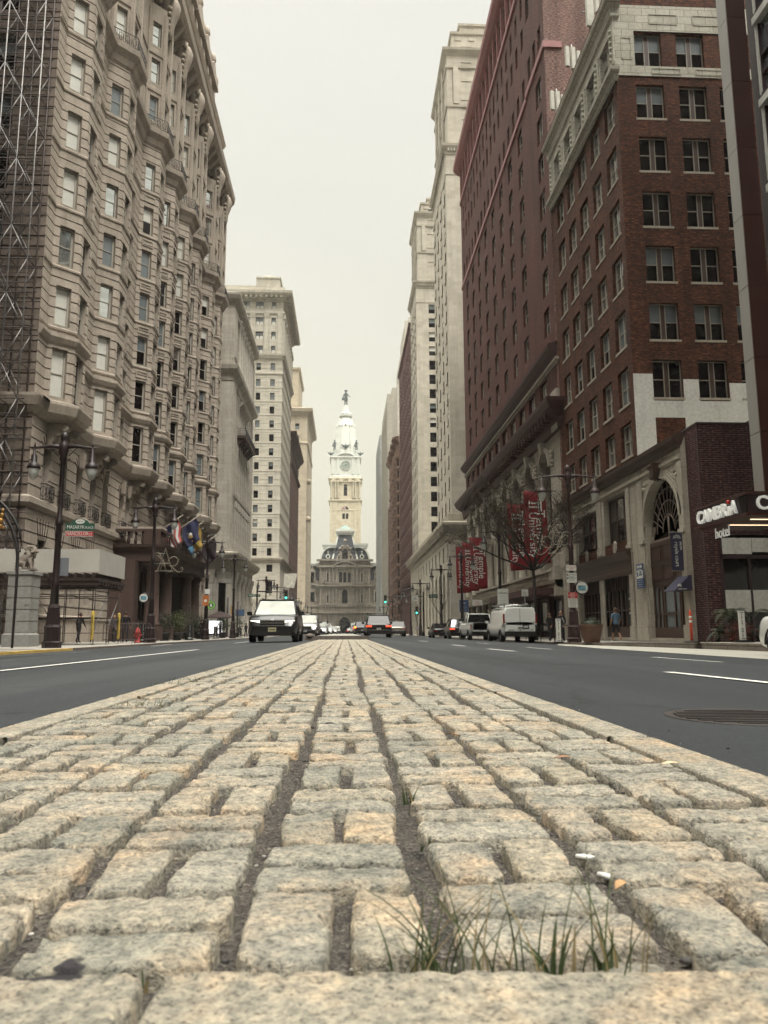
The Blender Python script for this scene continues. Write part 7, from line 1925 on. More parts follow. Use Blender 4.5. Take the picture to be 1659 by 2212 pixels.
# ---- trees
def tree(name, label, cat, loc, fork, limbs, seed, twigs, leaf_n, mats, spread=(3.4, 3.0, 2.6), tr=.14, zc=0):
    t = thing(name, label, cat, loc, 0, 'street trees'); r = random.Random(seed); tips = []
    def f(m):
        m.tube([(0, 0, 0), (.05, 0, fork*.5), (-.05, 0, fork)], [tr, tr*.8, tr*.75], 8)
        def grow(p, d, L, rad, depth):
            n = 4; pts = [p]; q = Vector(p); dd = Vector(d)
            for i in range(n):
                dd = (dd+Vector((r.uniform(-.22, .22), r.uniform(-.22, .22), r.uniform(-.10, .16)))).normalized(); q = q+dd*L/n; pts.append(Vector(q))
            m.tube(pts, [rad*(1-.45*i/n) for i in range(n+1)], 5 if depth > 1 else 3, cap=False)
            if depth == 0: tips.append((pts[-1], dd)); tips.append((pts[2], dd)); return
            for k in range(twigs[depth]):
                s_ = pts[1+r.randrange(n)]; a = r.uniform(0, 2*PI); nd = (dd+Vector((math.cos(a), math.sin(a), r.uniform(-.15, .45)))*.85).normalized(); grow(s_, nd, L*r.uniform(.5, .75), rad*.5, depth-1)
            grow(pts[-1], dd, L*.6, rad*.5, depth-1)
        for (dx, dy, dz, L, rad) in limbs: grow(Vector((-.05, 0, fork)), Vector((dx, dy, dz)).normalized(), L, rad, 3)
    part(t, 'trunk', [M_BARK], f)
    def lv(m):
        for p, d in tips:
            for k in range(leaf_n):
                c = p+Vector((r.uniform(-.22, .22), r.uniform(-.22, .22), r.uniform(-.15, .15))); u = Vector((r.uniform(-1, 1), r.uniform(-1, 1), r.uniform(-.7, .2))).normalized(); v = u.cross(Vector((0, .3, 1))).normalized(); s_ = r.uniform(.035, .08); m.poly([c-u*s_, c-v*s_*.45, c+u*s_, c+v*s_*.45], r.randrange(2))
    if leaf_n: part(t, 'crown', mats, lv)
    return t
M_TL1 = plain('new_leaf_olive', (.070, .066, .028), .7, var=.4); M_TL2 = plain('new_leaf_bronze', (.085, .05, .028), .7, var=.4)
tree('street_tree', 'spreading street tree with sparse new leaves in front of the red banners', 'tree', (12.5, 50.5, SW), 4.6,
     [(-.95, .2, .34, 3.3, .085), (-.75, -.1, .75, 3.2, .085), (-.25, .2, 1.1, 3.4, .09), (.35, .3, 1.1, 3.5, .09), (.9, -.1, .70, 3.3, .085), (.95, .3, .45, 2.6, .07), (-.4, -.5, .85, 2.8, .07), (.3, -.6, .9, 2.8, .07)], 12, {3: 4, 2: 4, 1: 3}, 8, [M_TL1, M_TL2])
for (x, y, s_, lb, lf, ll) in [(12.2, 99, 21, 'thin bare street tree before the first cream tower', 1, 1.9), (12.2, 132, 22, 'small leafy street tree far along the right pavement', 2, 1.7), (-12.6, 113, 23, 'dark slim street tree at the bank porch on the left', 3, 1.5), (12.0, 180, 24, 'tiny bare tree far along the right pavement', 1, 1.8)]:
    tree('street_tree', lb, 'tree', (x, y, SW), 2.8, [(-.6, .1, .9, ll, .06), (.5, .3, 1.0, ll, .06), (.1, -.5, 1.1, ll*.9, .05)], s_, {3: 2, 2: 3, 1: 2}, lf, [M_TL1, M_TL2], tr=.1)
# ---- traffic lights
M_SIG = plain('signal_housing', (.012, .014, .012), .5, var=.1); M_GO = plain('green_signal_lamp', (.05, .5, .35), .4, var=0, emit=(.10, .95, .62), es=1.6); M_OFF = plain('signal_lens_off', (.03, .015, .01), .3, var=0); M_AMB = plain('amber_housing', (.45, .26, .06), .5, var=.1)
def signal(label, x, y, z, px=None, s_=1.0, go=True):
    t = thing('traffic_light', label, 'traffic light', (x, y, z), 0, 'traffic lights')
    part(t, 'housing', [M_SIG], lambda m: (m.box(-.2*s_, .2*s_, 0, .25, -.6*s_, .6*s_), [m.tube([(0, -.22, k*.38*s_+.08), (0, 0, k*.38*s_+.08)], .155*s_, 8) for k in (0, 1)]))
    for k in (-1, 0, 1): part(t, 'lens', [M_GO if (k == -1 and go) else M_OFF], lambda m: m.lathe([(.15*s_, 0), (.12*s_, .04), (.05*s_, .06)], 14, M=Matrix.Translation((0, -.0-.23*(k >= 0), k*.38*s_)) @ Matrix.Rotation(PI/2, 4, 'X')))
    if px is not None:
        part(t, 'mast_arm', [M_POLE], lambda m: (m.tube([(px-x, .15, .45), (0, .15, .35)], [.08, .05], 8)))
        part(t, 'pole', [M_POLE], lambda m: m.lathe([(.2, SW-z), (.2, SW-z+.6), (.12, SW-z+.7), (.1, .9), (.14, .95), (.05, 1.1)], 10, 0, (px-x, .15, 0)))
    return t
signal('largest green traffic light above the black car, on the left mast arm', -7.62, 99, 5.25, -11.3)
signal('green traffic light on the mast arm right of the city hall', 5.75, 112, 5.2, 11.3)
signal('green traffic light on a pole before the oxblood block', 11.3, 123, 3.9)
signal('green traffic light over the road left of the gateway, larger of two', -8.9, 202, 5.2, -11.3); signal('small green traffic light left of the gateway, nearer the centre', -12.3, 370, 4.9, -14, 1.2)
signal('green traffic light right of the gateway, above the dark car', 6.1, 214, 5.2, 11.3); signal('small green traffic light right of the gateway arch', 7.2, 380, 4.9, 12, 1.2)
t = thing('pedestrian_signal', 'yellow signal head between two dark posts beyond the umbrella', 'traffic light', (-13.9, 96, 3.2)); part(t, 'housing', [M_AMB], lambda m: m.box(-.2, .2, 0, .25, -.5, .5)); part(t, 'lens', [M_OFF], lambda m: [m.lathe([(.12, 0), (.1, .04)], 10, M=Matrix.Translation((0, 0, k*.32)) @ Matrix.Rotation(PI/2, 4, 'X')) for k in (-1, 0, 1)]); part(t, 'pole', [M_POLE], lambda m: [m.tube([(x, .2, -3.2), (x, .2, zz)], .12, 8) for x, zz in ((-.65, 1.6), (.6, 1.1))])
board('street_name_sign', 'small green street name sign on the pole left of the black car', 'street sign', -12.5, -10.9, 5.0, 5.35, 99.3, [M_SGRN], fn=lambda t, w, h, th: txt('WALNUT ST', .3, M_WHITE, t, (0, -th-.004, 0), sx=.8))
board('no_turn_sign', 'white rectangular no turns sign beside the right mast arm light', 'road sign', 9.6, 10.5, 5.0, 5.7, 112, [M_WHITE], fn=lambda t, w, h, th: txt('NO\nTURNS', .26, M_BLACK, t, (0, -th-.004, 0), sx=.8))
board('street_name_sign', 'green street name sign right of the mast arm light', 'street sign', 13.0-.9, 14.3-.9, 5.4, 5.9, 112, [M_SGRN], fn=lambda t, w, h, th: txt('WALNUT ST', .22, M_WHITE, t, (0, -th-.004, 0), sx=.8))
# pole signs above the van
def polesign(label, px, pt, pb, wpx, y, mat, ink, words, grp='parking signs above the parked vehicles'):
    a, b_ = at(px, pt, Y=y), at(px, pb, Y=y); w = wpx*y/1679/2
    t = board('parking_sign', label, 'parking sign', a.x-w, a.x+w, b_.z, a.z, y, [mat], grp=grp, fn=lambda t, w, h, th: (txt(words, h*.36, ink, t, (0, -th-.004, h*.45), sx=.75), lines(t, w, -h*.8, 0, 4, ink, th, .7, 9)))
    part(t, 'post', [M_TUBE], lambda m: m.tube([(0, .03, -(a.z+b_.z)/2+SW), (0, .03, (a.z-b_.z)/2)], .03, 6))
polesign('tall white green parking sign above the van roof', 1086, 1272, 1306, 24, 56, M_WHITE, M_SGRN, 'PARKING'); polesign('white parking sign with a circle mark near the tree trunk', 1133.5, 1273, 1288, 15, 55, M_WHITE, M_BLACK, 'P'); polesign('white square parking sign above the pickup cab', 1031, 1296, 1308, 22, 70, M_WHITE, M_SRED, 'PARKING'); polesign('blue white board sign left of the pickup', 1002, 1296, 1322, 20, 78, M_SBLUE, M_WHITE, 'PARK')
# ---- cafe umbrella, round green sign, lit board
t = thing('cafe_umbrella', 'dark cafe umbrella on the left pavement beyond the hotel', 'umbrella', (-14.1, 88, SW))
part(t, 'canopy', [plain('umbrella_dark_cloth', (.035, .018, .016), .8)], lambda m: m.lathe([(1.75, 2.2), (1.7, 2.28), (.9, 2.62), (.05, 2.95)], 8, smooth=False)); part(t, 'pole', [M_IRON], lambda m: m.tube([(0, 0, 0), (0, 0, 3.0)], .03, 6))
t = thing('round_green_sign', 'round green cafe sign with a pale figure mark, left of the umbrella', 'shop sign', (-13.6, 79, 3.25)); RXm = Matrix.Rotation(PI/2, 4, 'X')
part(t, 'disc', [plain('cafe_green', (.16, .30, .06), .5, var=.05, emit=(.2, .45, .08), es=.25), M_SGRN, M_WHITE], lambda m: (m.lathe([(.44, -.05), (.44, .05)], 28, 1, M=RXm), m.lathe([(.40, .05), (.40, .07)], 28, 0, M=RXm), m.lathe([(.26, .07), (.26, .085)], 28, 1, M=RXm), m.lathe([(.1, .085), (.1, .1)], 12, 2, M=Matrix.Translation((0, 0, .05)) @ RXm), m.box(-.09, .11, -.1, -.085, -.16, -.02, 2)))
part(t, 'bracket', [M_IRON], lambda m: m.tube([(0, .1, 0), (-2.8, .1, 0)], .03, 5))
t = thing('lit_poster_box', 'glowing white poster box low on the left pavement under the umbrella', 'poster box', (-15.4, 93, .2)); part(t, 'screen', [plain('lit_poster', (.7, .7, .7), .5, emit=(.95, .97, 1.0), es=.8, var=.1)], lambda m: m.box(-.8, .8, 0, .1, .2, 1.7)); part(t, 'frame', [M_BLACK], lambda m: m.box(-.9, .9, .02, .16, 0, 1.8))
t = thing('hotel_banner_sign', 'small blue hanging board under the street lamps beyond the umbrella', 'sign', (-13.2, 97.5, 2.95)); part(t, 'panel', [plain('board_blue', (.05, .09, .17), .6)], lambda m: m.box(-.55, .55, 0, .06, -.4, .4)); part(t, 'post', [M_IRON], lambda m: m.tube([(0, .1, -3), (0, .1, .9)], .05, 6))
t = thing('orange_signs', 'stacked orange and red notices on the third left lamp post', 'sign', (-11.5, 64.2, 3.2)); part(t, 'panel', [plain('notice_orange', (.42, .13, .03), .6, var=.5, vs=4), M_WHITE], lambda m: (m.box(-.26, .24, 0, .02, -.5, .35, 0), m.lathe([(.12, 0), (.12, .02)], 16, 1, M=Matrix.Translation((-.02, 0, -.1)) @ RXm), m.box(-.1, .3, 0, .02, .45, .85, 1)))
# ---- for-lease board, salon blade sign, awning
def wallboard(name, label, cat, y0, y1, z0, z1, mats, fn, x=16.02): 
    t = thing(name, label, cat, (x, (y0+y1)/2, (z0+z1)/2), -PI/2); w, h = (y1-y0)/2, (z1-z0)/2; part(t, 'panel', mats, lambda m: m.box(-w, w, -.04, 0, -h, h)); fn(t, w, h); return t
wallboard('for_lease_board', 'blue and white for lease board on the limestone pilaster', 'sign', 40.62, 41.55, 2.8, 4.12, [M_SBLUE], lambda t, w, h: (part(t, 'white_band', [M_WHITE], lambda m: m.box(-w, w, -.045, -.04, -.12, .30)), txt('FOR LEASE', .2, M_WHITE, t, (0, -.048, h-.16), sx=.75, bold=.004), txt('PRIME OFFICE SPACE', .09, M_WHITE, t, (0, -.048, h-.32), sx=.75), txt('PERNA\nFREDERICK', .13, M_SBLUE, t, (.12, -.05, .13), sx=.75), part(t, 'mark', [M_SBLUE], lambda m: m.box(-w+.06, -w+.22, -.05, -.045, -.02, .24)), lines(t, w, -h+.08, -.22, 4, M_WHITE, .045, .7, 5)))
wallboard('shop_window_sign', 'black poster with pale lettering in the dark shop front', 'sign', 43.2, 44.1, .5, 3.1, [M_BLACK], lambda t, w, h: (txt('METRO', .17, M_WHITE, t, (0, -.045, .55)), txt('AVAILABLE', .16, plain('dull_gold', (.3, .24, .06), .6), t, (0, -.045, -.02), sx=.75), txt('FOR LEASE', .16, M_WHITE, t, (0, -.045, -.28), sx=.75), part(t, 'mark', [M_WHITE], lambda m: m.lathe([(.11, 0), (.11, .01)], 12, M=Matrix.Translation((0, -.04, .95)) @ Matrix.Rotation(PI/2, 4, 'X') @ Matrix.Diagonal((.8, 1.3, 1, 1))))), x=16.4)
M_NAVY = plain('navy_canvas', (.022, .020, .045), .7, var=.1)
t = thing('salon_banner', 'tall black salon banner hung beside the arched window', 'banner', (15.9, 36.0, 4.28)); part(t, 'cloth', [M_NAVY], lambda m: m.box(-.3, .3, -.02, .02, -.9, .9)); part(t, 'rail', [M_TUBE], lambda m: [m.tube([(-.34, 0, z), (.36, 0, z)], .02, 6) for z in (-.93, .93)])
txt('royale court', .27, M_WHITE, t, (-.04, -.03, -.13), ry=PI/2, sx=.88); txt('SALON', .13, M_WHITE, t, (.17, -.03, .27), ry=PI/2, bold=.003)
part(t, 'emblem', [M_WHITE], lambda m: [m.tube([(-.0+r_*math.cos(a), -.03, .62+r_*math.sin(a)) for a in [PI*i/10 for i in range(11)]], .009, 4) for r_ in (.06, .1, .14, .18)])
t = thing('door_awning', 'navy sloping awning with a shell mark over the door by the brick pier', 'awning', (16.0, 36.4, 2.4))
part(t, 'canopy', [M_NAVY], lambda m: m.hexa([(-.55, -.9, 0), (.3, -.9, 0), (.3, .4, 0), (-.55, .4, 0), (.2, -.9, .72), (.3, -.9, .72), (.3, .4, .72), (.2, .4, .72)]))
part(t, 'emblem', [M_WHITE], lambda m: [m.tube([(-.32+r_*math.cos(a)*.6, -.915, .17+r_*math.sin(a)*.8) for a in [PI*i/8 for i in range(9)]], .012, 4) for r_ in (.05, .10, .15)])
txt('royale court', .11, M_WHITE, t, (-.2, -.915, .07), sx=.8)
# ---- bike racks by the van
for i, (x, y) in enumerate([(12.3, 43.0), (12.3, 44.2), (12.2, 47)]):
    t = thing('bike_rack', ['dark looped bike rack left of the nearest valet post', 'dark looped bike rack behind the first one', 'dark looped bike rack right behind the van'][i], 'bike rack', (x, y, SW), .4, 'bike racks')
    part(t, 'loop', [M_IRON], lambda m: m.tube([(-.35, 0, 0), (-.35, 0, .75), (-.2, 0, .92), (.2, 0, .92), (.35, 0, .75), (.35, 0, 0)], .03, 6))
# rooftop antennas on the brick building
M_ANT = plain('antenna_pale', (.5, .49, .42), .5, var=.1)
def antenna(label, x, y, z, big):
    t = thing('roof_antenna', label, 'antenna', (x, y, z), .3, 'phone antennas on the brick roof')
    part(t, 'mast', [M_TUBE], lambda m: (m.tube([(0, 0, -3), (0, 0, 1.2)], .05, 6), m.tube([(-.6, 0, 0), (.6, 0, 0)], .04, 5)))
    for dx, h, w in (((0, 1.1, .28),) if big else ((-.5, .8, .14), (.0, .9, .16), (.45, .7, .13))): part(t, 'panel', [M_ANT], lambda m: m.box(dx-w, dx+w, -.2, 0, -h, h))
a = at(1272, 30, Y=47.0); antenna('large pale box antenna topmost on the brick roof edge', a.x, 47, a.z, True); a = at(1300, 12, Y=46.0); antenna('smaller pale box antenna right of the largest', a.x, 46, a.z, False)
a = at(1236, 128, Y=50.5); antenna('cluster of pale panel antennas halfway along the roof edge', a.x, 50.5, a.z, False); a = at(1203, 222, Y=54.0); antenna('cluster of grey panel antennas farthest along the roof edge', a.x, 54, a.z, False)
# window with white figure banner near the ochre tower and crossing lamps glow
t = thing('street_banner', 'white street banner hanging before the ochre tower', 'banner', (-10.7, 150, 5.6)); part(t, 'cloth', [plain('banner_offwhite', (.5, .48, .40), .8, var=.3, vs=2)], lambda m: m.hexa([(-1.3, 0, 3.6), (.7, 0, 3.4), (.7, .05, 3.4), (-1.3, .05, 3.6), (-1.2, 0, 6.2), (1.3, 0, 6.2), (1.3, .05, 6.2), (-1.2, .05, 6.2)]))
# ================================================================ vehicles
def paint(name, c, rough=.25, metal=.2, coat=.7): return plain(name, c, rough, metal, var=.03, coat=coat)
M_CARB = paint('car_paint_black', (.006, .005, .006), .3, 0, .25); M_CARW = paint('car_paint_white', (.74, .75, .71), .3, 0); M_CARS = paint('car_paint_silver', (.30, .30, .29), .3, .5); M_CART = paint('car_paint_champagne', (.24, .21, .17), .3, .5); M_CARG = paint('car_paint_grey', (.13, .12, .12), .3, .4)
M_TYRE = plain('tyre_rubber', (.010, .009, .009), .85, var=.2); M_RIM = plain('alloy_rim', (.22, .22, .22), .35, metal=.8, var=.1); M_TRIMB = plain('black_car_trim', (.012, .010, .010), .5, var=.1); M_CHR = plain('chrome', (.55, .55, .53), .15, metal=1, var=0)
M_CGL = glassm('car_glass', (.012, .012, .012), .03, 1.7); M_WSH = glassm('windscreen', (.115, .118, .104), .05, 1.5, .75)
M_HL = plain('headlamp_lit', (.8, .8, .7), .2, var=0, emit=(1, .93, .72), es=1.6); M_HLO = plain('headlamp_off', (.35, .35, .33), .1, var=0, coat=1)
M_TL = plain('tail_lamp_lit', (.4, .02, .01), .2, var=0, emit=(1, .10, .04), es=1.1); M_TLO = plain('tail_lamp_off', (.22, .012, .012), .2, var=0, coat=1); M_PLT = plain('number_plate', (.42, .38, .22), .5, var=.1); M_PLW = plain('number_plate_white', (.5, .5, .48), .5, var=.1)
SH = {  # belt, hood front, hood rear (of H); windscreen base, roof front, roof rear, back glass base (of L, from the centre)
 'suv': (.60, .56, .62, .23, .08, -.40, -.475, .10), 'sedan': (.62, .50, .60, .20, .02, -.22, -.37, .10), 'van': (.56, .50, .58, .36, .22, -.485, -.497, .09), 'pickup': (.62, .60, .63, .19, .09, -.10, -.135, .2)}
def car(name, label, cat, x, y, rz, L, W, H, mat, kind, lights='off', front_lit=False, plate=M_PLW, group='vehicles in the street', gc=.27):
    t = thing(name, label, cat, (x, y, rz_(x)+.0), rz, group); p = SH[kind]
    belt, hf, hr, wb, rf, rr, rb = p[0]*H, p[1]*H, p[2]*H, p[3]*L, p[4]*L, p[5]*L, p[6]*L; hw = W/2
    def zs(yy):
        u = yy/L
        if yy > wb: k = (yy-wb)/(L/2-wb); return hr+(hf-hr)*k-(.22*H*max(0, k-.82)/.18 if k > .82 else 0)
        if kind == 'pickup' and yy < rb: return belt
        k = max(0, (-yy/L-.47)/.03); return belt-.10*H*k*k if kind != 'van' else belt
    def hwid(yy): u = abs(yy)/(L/2); return hw*(1-.13*max(0, (u-.78)/.22)**2)
    ys = [-.5, -.495, -.48, -.44, -.36, -.28, -.2, -.1, 0, .1, .2, .28, .36, .42, .46, .485, .497, .5]
    def body(m):
        rows = []
        for u in ys:
            yy = u*L; w_ = hwid(yy); z = zs(yy); zb = gc+(.07 if abs(u) > .46 else 0)
            e = .0 if abs(u) < .497 else .05
            P = [(0, zb), (w_*.82, zb), (w_*.955, zb+.06), (w_*.985-e, zb+.25*(z-zb)), (w_-e, zb+.55*(z-zb)), (w_*.985-e, z-.10), (w_*.955-e, z-.02), (w_*.90-e, z+.012), (w_*.5, z+.035), (0, z+.045)]
            P = P+[(-a, b_) for a, b_ in P[-2:0:-1]]
            b0 = len(m.v); m.v.extend([(a, yy, b_) for a, b_ in P]); rows.append((b0, len(P)))
        for (a, n), (b_, _) in zip(rows, rows[1:]):
            for k in range(n): m.face((a+k, b_+k, b_+(k+1) % n, a+(k+1) % n), 0, True)
        m.face([rows[0][0]+k for k in range(n)], 0); m.face([rows[-1][0]+k for k in range(n)][::-1], 0)
    bd_ = part(t, 'body', [mat], body)
    # glasshouse
    bw, rw = hw*.90, hw*(.74 if kind != 'van' else .86)
    zt = H-.03; st_ = [(rb, belt-.02, bw*.98, bw*.98), (rr, zt-.05, bw, rw*.97), ((rr+rf)/2, zt, bw, rw), (rf, zt-.04, bw, rw*.97), (wb+.02, hr-.0, bw*.97, bw*.97)]
    def gl(m, grow=0.0, mi=(0, 1)):
        rows = []
        for yy, z, b_, r_ in st_: rows.append([(-b_, yy, belt-.03), (-r_, yy, z), (r_, yy, z), (b_, yy, belt-.03)])
        rows[-1] = [(-bw*.97, wb+.02, hr-.02), (-bw*.96, wb, hr+.02), (bw*.96, wb, hr+.02), (bw*.97, wb+.02, hr-.02)]
        ro = []
        for r_ in rows: ro.append(len(m.v)); m.v.extend(r_)
        for i, (a, b_) in enumerate(zip(ro, ro[1:])):
            m.face((a, b_, b_+1, a+1), 0); m.face((a+2, b_+2, b_+3, a+3), 0)
            m.face((a+1, b_+1, b_+2, a+2), 1 if i == 3 else 0, False)
        m.face((ro[0], ro[0]+1, ro[0]+2, ro[0]+3), 0)
    if kind == 'van':
        # solid cargo body with side doors, only the cab is glazed
        def cargo(m):
            rows = []
            for yy, k in ((-.5*L, .93), (-.495*L, .975), (-.47*L, 1), (-.2*L, 1), (.12*L, 1), (.2*L, .985), (.245*L, .96)):
                w_ = hw*.985*min(1, k+.02); z = belt-.12; zt2 = H*(.985 if yy > -.49*L else .965)
                P = [(w_, z), (w_*.985, belt+.25*(zt2-belt)), (w_*.93, belt+.72*(zt2-belt)), (w_*.86, zt2-.06), (w_*.74, zt2-.01), (w_*.4, zt2+.02), (0, zt2+.025)]; P = P+[(-a, b_) for a, b_ in P[-2::-1]]
                b0 = len(m.v); m.v.extend([(a, yy, b_) for a, b_ in P]); rows.append((b0, len(P)))
            for (a, n), (b_, _) in zip(rows, rows[1:]):
                for k in range(n-1): m.face((a+k, b_+k, b_+k+1, a+k+1), 0, True)
            m.face([rows[0][0]+k for k in range(n)], 0); m.face([rows[-1][0]+k for k in range(n)][::-1], 0)
        part(t, 'cargo_body', [mat], cargo)
    part(t, 'windows', [M_CGL, M_WSH if rz > 1 else M_CGL], gl)
    def rim_(m):
        f = 1.012
        def row(i, top): yy, z, b_, r_ = st_[i]; return [(s_*(r_ if top else b_)*f, yy, (z+.012) if top else belt) for s_ in (-1, 1)]
        for s_ in (0, 1):
            P = [row(i, True)[s_] for i in (1, 2, 3)]; m.tube([(row(0, False)[s_][0], rb, belt)]+P+[((-1, 1)[s_]*bw*.97, wb, hr+.02)], .035, 5)
            if kind != 'van':
                for yy in ((rf+rr)/2, rr+.22*(rf-rr)) if kind != 'pickup' else (rf*.4,): m.tube([((-1, 1)[s_]*bw*1.005, yy, belt-.03), ((-1, 1)[s_]*rw*1.0, yy, zt-.02)], .04, 4)
        m.hexa([(-rw, rr, zt-.04), (rw, rr, zt-.04), (rw, rf, zt-.03), (-rw, rf, zt-.03), (-rw*.9, rr, zt+.02), (rw*.9, rr, zt+.02), (rw*.9, rf, zt+.01), (-rw*.9, rf, zt+.01)])
        m.tube([(-rw*.97, rf, zt-.02), (rw*.97, rf, zt-.02)], .03, 5); m.tube([(-rw*.97, rr, zt-.03), (rw*.97, rr, zt-.03)], .03, 5)
    part(t, 'roof', [mat], rim_)
    # wheels
    wr = .36 if kind != 'sedan' else .325
    for sx in (-1, 1):
        for sy in (-.31, .31):
            if kind == 'van': sy = sy*1.06
            c = (sx*(hw-.125), sy*L, wr); RW = Matrix.Translation(c) @ Matrix.Rotation(PI/2*sx, 4, 'Y')
            wh = part(t, 'wheel', [M_TYRE], lambda m: m.lathe([(wr*.62, -.12), (wr*.95, -.12), (wr, -.08), (wr, .08), (wr*.95, .125), (wr*.66, .13), (wr*.64, .10)], 20, 0, M=RW))
            part(wh, 'rim', [M_RIM, M_TRIMB], lambda m: (m.lathe([(wr*.64, .06), (wr*.62, .105), (wr*.55, .10), (wr*.5, .06)], 20, 0, M=RW), m.lathe([(wr*.5, .05), (.01, .055)], 16, 1, M=RW), [m.tube([RW @ Vector((0, 0, .09)), RW @ Vector((math.cos(a)*wr*.58, math.sin(a)*wr*.58, .10))], .028, 4, 0) for a in [k*2*PI/5 for k in range(5)]]))
    for sx in (-1, 1):
        for sy in (-.31, .31): part(t, 'wheel_arch', [M_TRIMB], lambda m: m.tube([(sx*(hw*1.0-.015), sy*L*(1.06 if kind == 'van' else 1)+math.cos(a)*(wr+.055), wr+math.sin(a)*(wr+.055)) for a in [PI*i/10 for i in range(11)]], .04, 5))
    # lower trim, bumpers
    ye, yr = L/2, -L/2
    part(t, 'front_bumper', [M_TRIMB], lambda m: (m.box(-hw*.78, hw*.78, ye-.05, ye+.02, gc+.02, gc+.24), m.box(-hw*.5, hw*.5, ye-.06, ye+.012, gc+.28, gc+.42)))
    part(t, 'rear_bumper', [M_TRIMB], lambda m: m.box(-hw*.90, hw*.90, yr-.05, yr+.06, gc+.0, gc+.30))
    for s_ in (-1, 1):
        part(t, 'headlight', [M_HL if front_lit else M_HLO], lambda m: m.hexa([(s_*hw*.56, ye-.10, hf-.30), (s_*hw*.90, ye-.22, hf-.32), (s_*hw*.92, ye-.45, hf-.22), (s_*hw*.56, ye-.45, hf-.22), (s_*hw*.42, ye-.04, hf-.17), (s_*hw*.885, ye-.13, hf-.14), (s_*hw*.92, ye-.50, hf-.06), (s_*hw*.42, ye-.45, hf-.1)] if s_ > 0 else [(s_*hw*.90, ye-.22, hf-.32), (s_*hw*.56, ye-.10, hf-.30), (s_*hw*.56, ye-.45, hf-.22), (s_*hw*.92, ye-.45, hf-.22), (s_*hw*.885, ye-.13, hf-.14), (s_*hw*.42, ye-.04, hf-.17), (s_*hw*.42, ye-.45, hf-.1), (s_*hw*.92, ye-.50, hf-.06)]))
        part(t, 'mirror', [mat], lambda m: m.hexa([(s_*(hw+.0)-.02, wb-.35, belt), (s_*(hw+.2)+.0, wb-.33, belt+.02), (s_*(hw+.2), wb-.22, belt+.02), (s_*hw-.02, wb-.2, belt), (s_*(hw+.02), wb-.35, belt+.18), (s_*(hw+.22), wb-.33, belt+.17), (s_*(hw+.22), wb-.25, belt+.17), (s_*(hw+.02), wb-.22, belt+.18)] if s_ > 0 else [(s_*(hw+.2), wb-.33, belt+.02), (s_*hw+.02, wb-.35, belt), (s_*hw+.02, wb-.2, belt), (s_*(hw+.2), wb-.22, belt+.02), (s_*(hw+.22), wb-.33, belt+.17), (s_*(hw+.02), wb-.35, belt+.18), (s_*(hw+.02), wb-.22, belt+.18), (s_*(hw+.22), wb-.25, belt+.17)]))
        M_T = M_TL if lights == 'brake' else M_TLO
        if kind == 'suv': part(t, 'tail_light', [M_T], lambda m: m.box(min(s_*hw*.52, s_*hw*.95), max(s_*hw*.52, s_*hw*.95), yr-.012, yr+.22, belt-.24, belt-.12))
        elif kind in ('van', 'pickup'): part(t, 'tail_light', [M_T], lambda m: m.box(min(s_*hw*.90, s_*hw*.995), max(s_*hw*.90, s_*hw*.995), yr-.012, yr+.12, belt-.42 if kind == 'pickup' else belt-.02, belt-.08 if kind == 'pickup' else belt+.52))
        else: part(t, 'tail_light', [M_T], lambda m: m.box(min(s_*hw*.55, s_*hw*.92), max(s_*hw*.55, s_*hw*.92), yr-.012, yr+.12, belt-.28, belt-.14))
    part(t, 'grille', [M_TRIMB, M_CHR], lambda m: (m.box(-hw*.5, hw*.5, ye-.06, ye+.018, hf-.36, hf-.13, 0), [m.box(-hw*.5, hw*.5, ye+.015, ye+.035, z, z+.025, 1) for z in (hf-.17, hf-.26, hf-.37)]))
    zp = gc+.30 if kind != 'suv' else gc+.36
    for yy, s_, zz in ((ye+.03, 1, gc+.25), (yr-.03, -1, {'van': gc+.50, 'pickup': gc+.12}.get(kind, belt-.38))):
        part(t, 'number_plate', [plate, M_BLACK], lambda m: (m.box(-.16, .16, min(yy, yy-.03*s_), max(yy, yy-.03*s_), zz-.08, zz+.08, 0), [m.box(-.13+k*.045, -.10+k*.045, min(yy, yy+.004*s_), max(yy, yy+.004*s_), zz-.03, zz+.03, 1) for k in range(6)]))
    if kind in ('suv',): part(t, 'chrome_strip', [M_CHR], lambda m: (m.box(-hw*.5, hw*.5, yr-.02, yr+.02, belt-.10, belt-.075), m.box(-hw*.8, hw*.8, yr-.06, yr+.02, gc+.27, gc+.30)))
    if kind in ('suv',): part(t, 'roof_rail', [M_TRIMB], lambda m: [m.tube([(s_*rw*.9, rr+.1, zt+.06), (s_*rw*.9, rf-.2, zt+.06)], .02, 5) for s_ in (-1, 1)])
    return t
PIL = car('suv', 'black suv with lit headlights and a pale sky reflection on its windscreen, nearest oncoming car', 'car', -2.95, 33.9, PI, 4.95, 2.0, 1.84, M_CARB, 'suv', front_lit=True, plate=M_PLT, group='oncoming cars left of the median')
part(PIL, 'badge', [M_CHR], lambda m: (m.tube([(-.05, 2.52, .83), (-.04, 2.52, .95)], .012, 4), m.tube([(.05, 2.52, .83), (.04, 2.52, .95)], .012, 4), m.tube([(-.045, 2.52, .89), (.045, 2.52, .89)], .012, 4)))
car('suv', 'grey brown suv with lit headlamps right behind the black suv', 'car', -2.75, 54.8, PI, 4.6, 1.85, 1.68, M_CARG, 'suv', front_lit=True, group='oncoming cars left of the median')
car('sedan', 'silver white sedan third in the oncoming line', 'car', -2.55, 72.5, PI, 4.8, 1.85, 1.46, M_CARS, 'sedan', front_lit=True, group='oncoming cars left of the median')
car('sedan', 'white sedan fourth in the oncoming line', 'car', -2.5, 93.5, PI, 4.8, 1.85, 1.46, M_CARW, 'sedan', front_lit=True, group='oncoming cars left of the median')
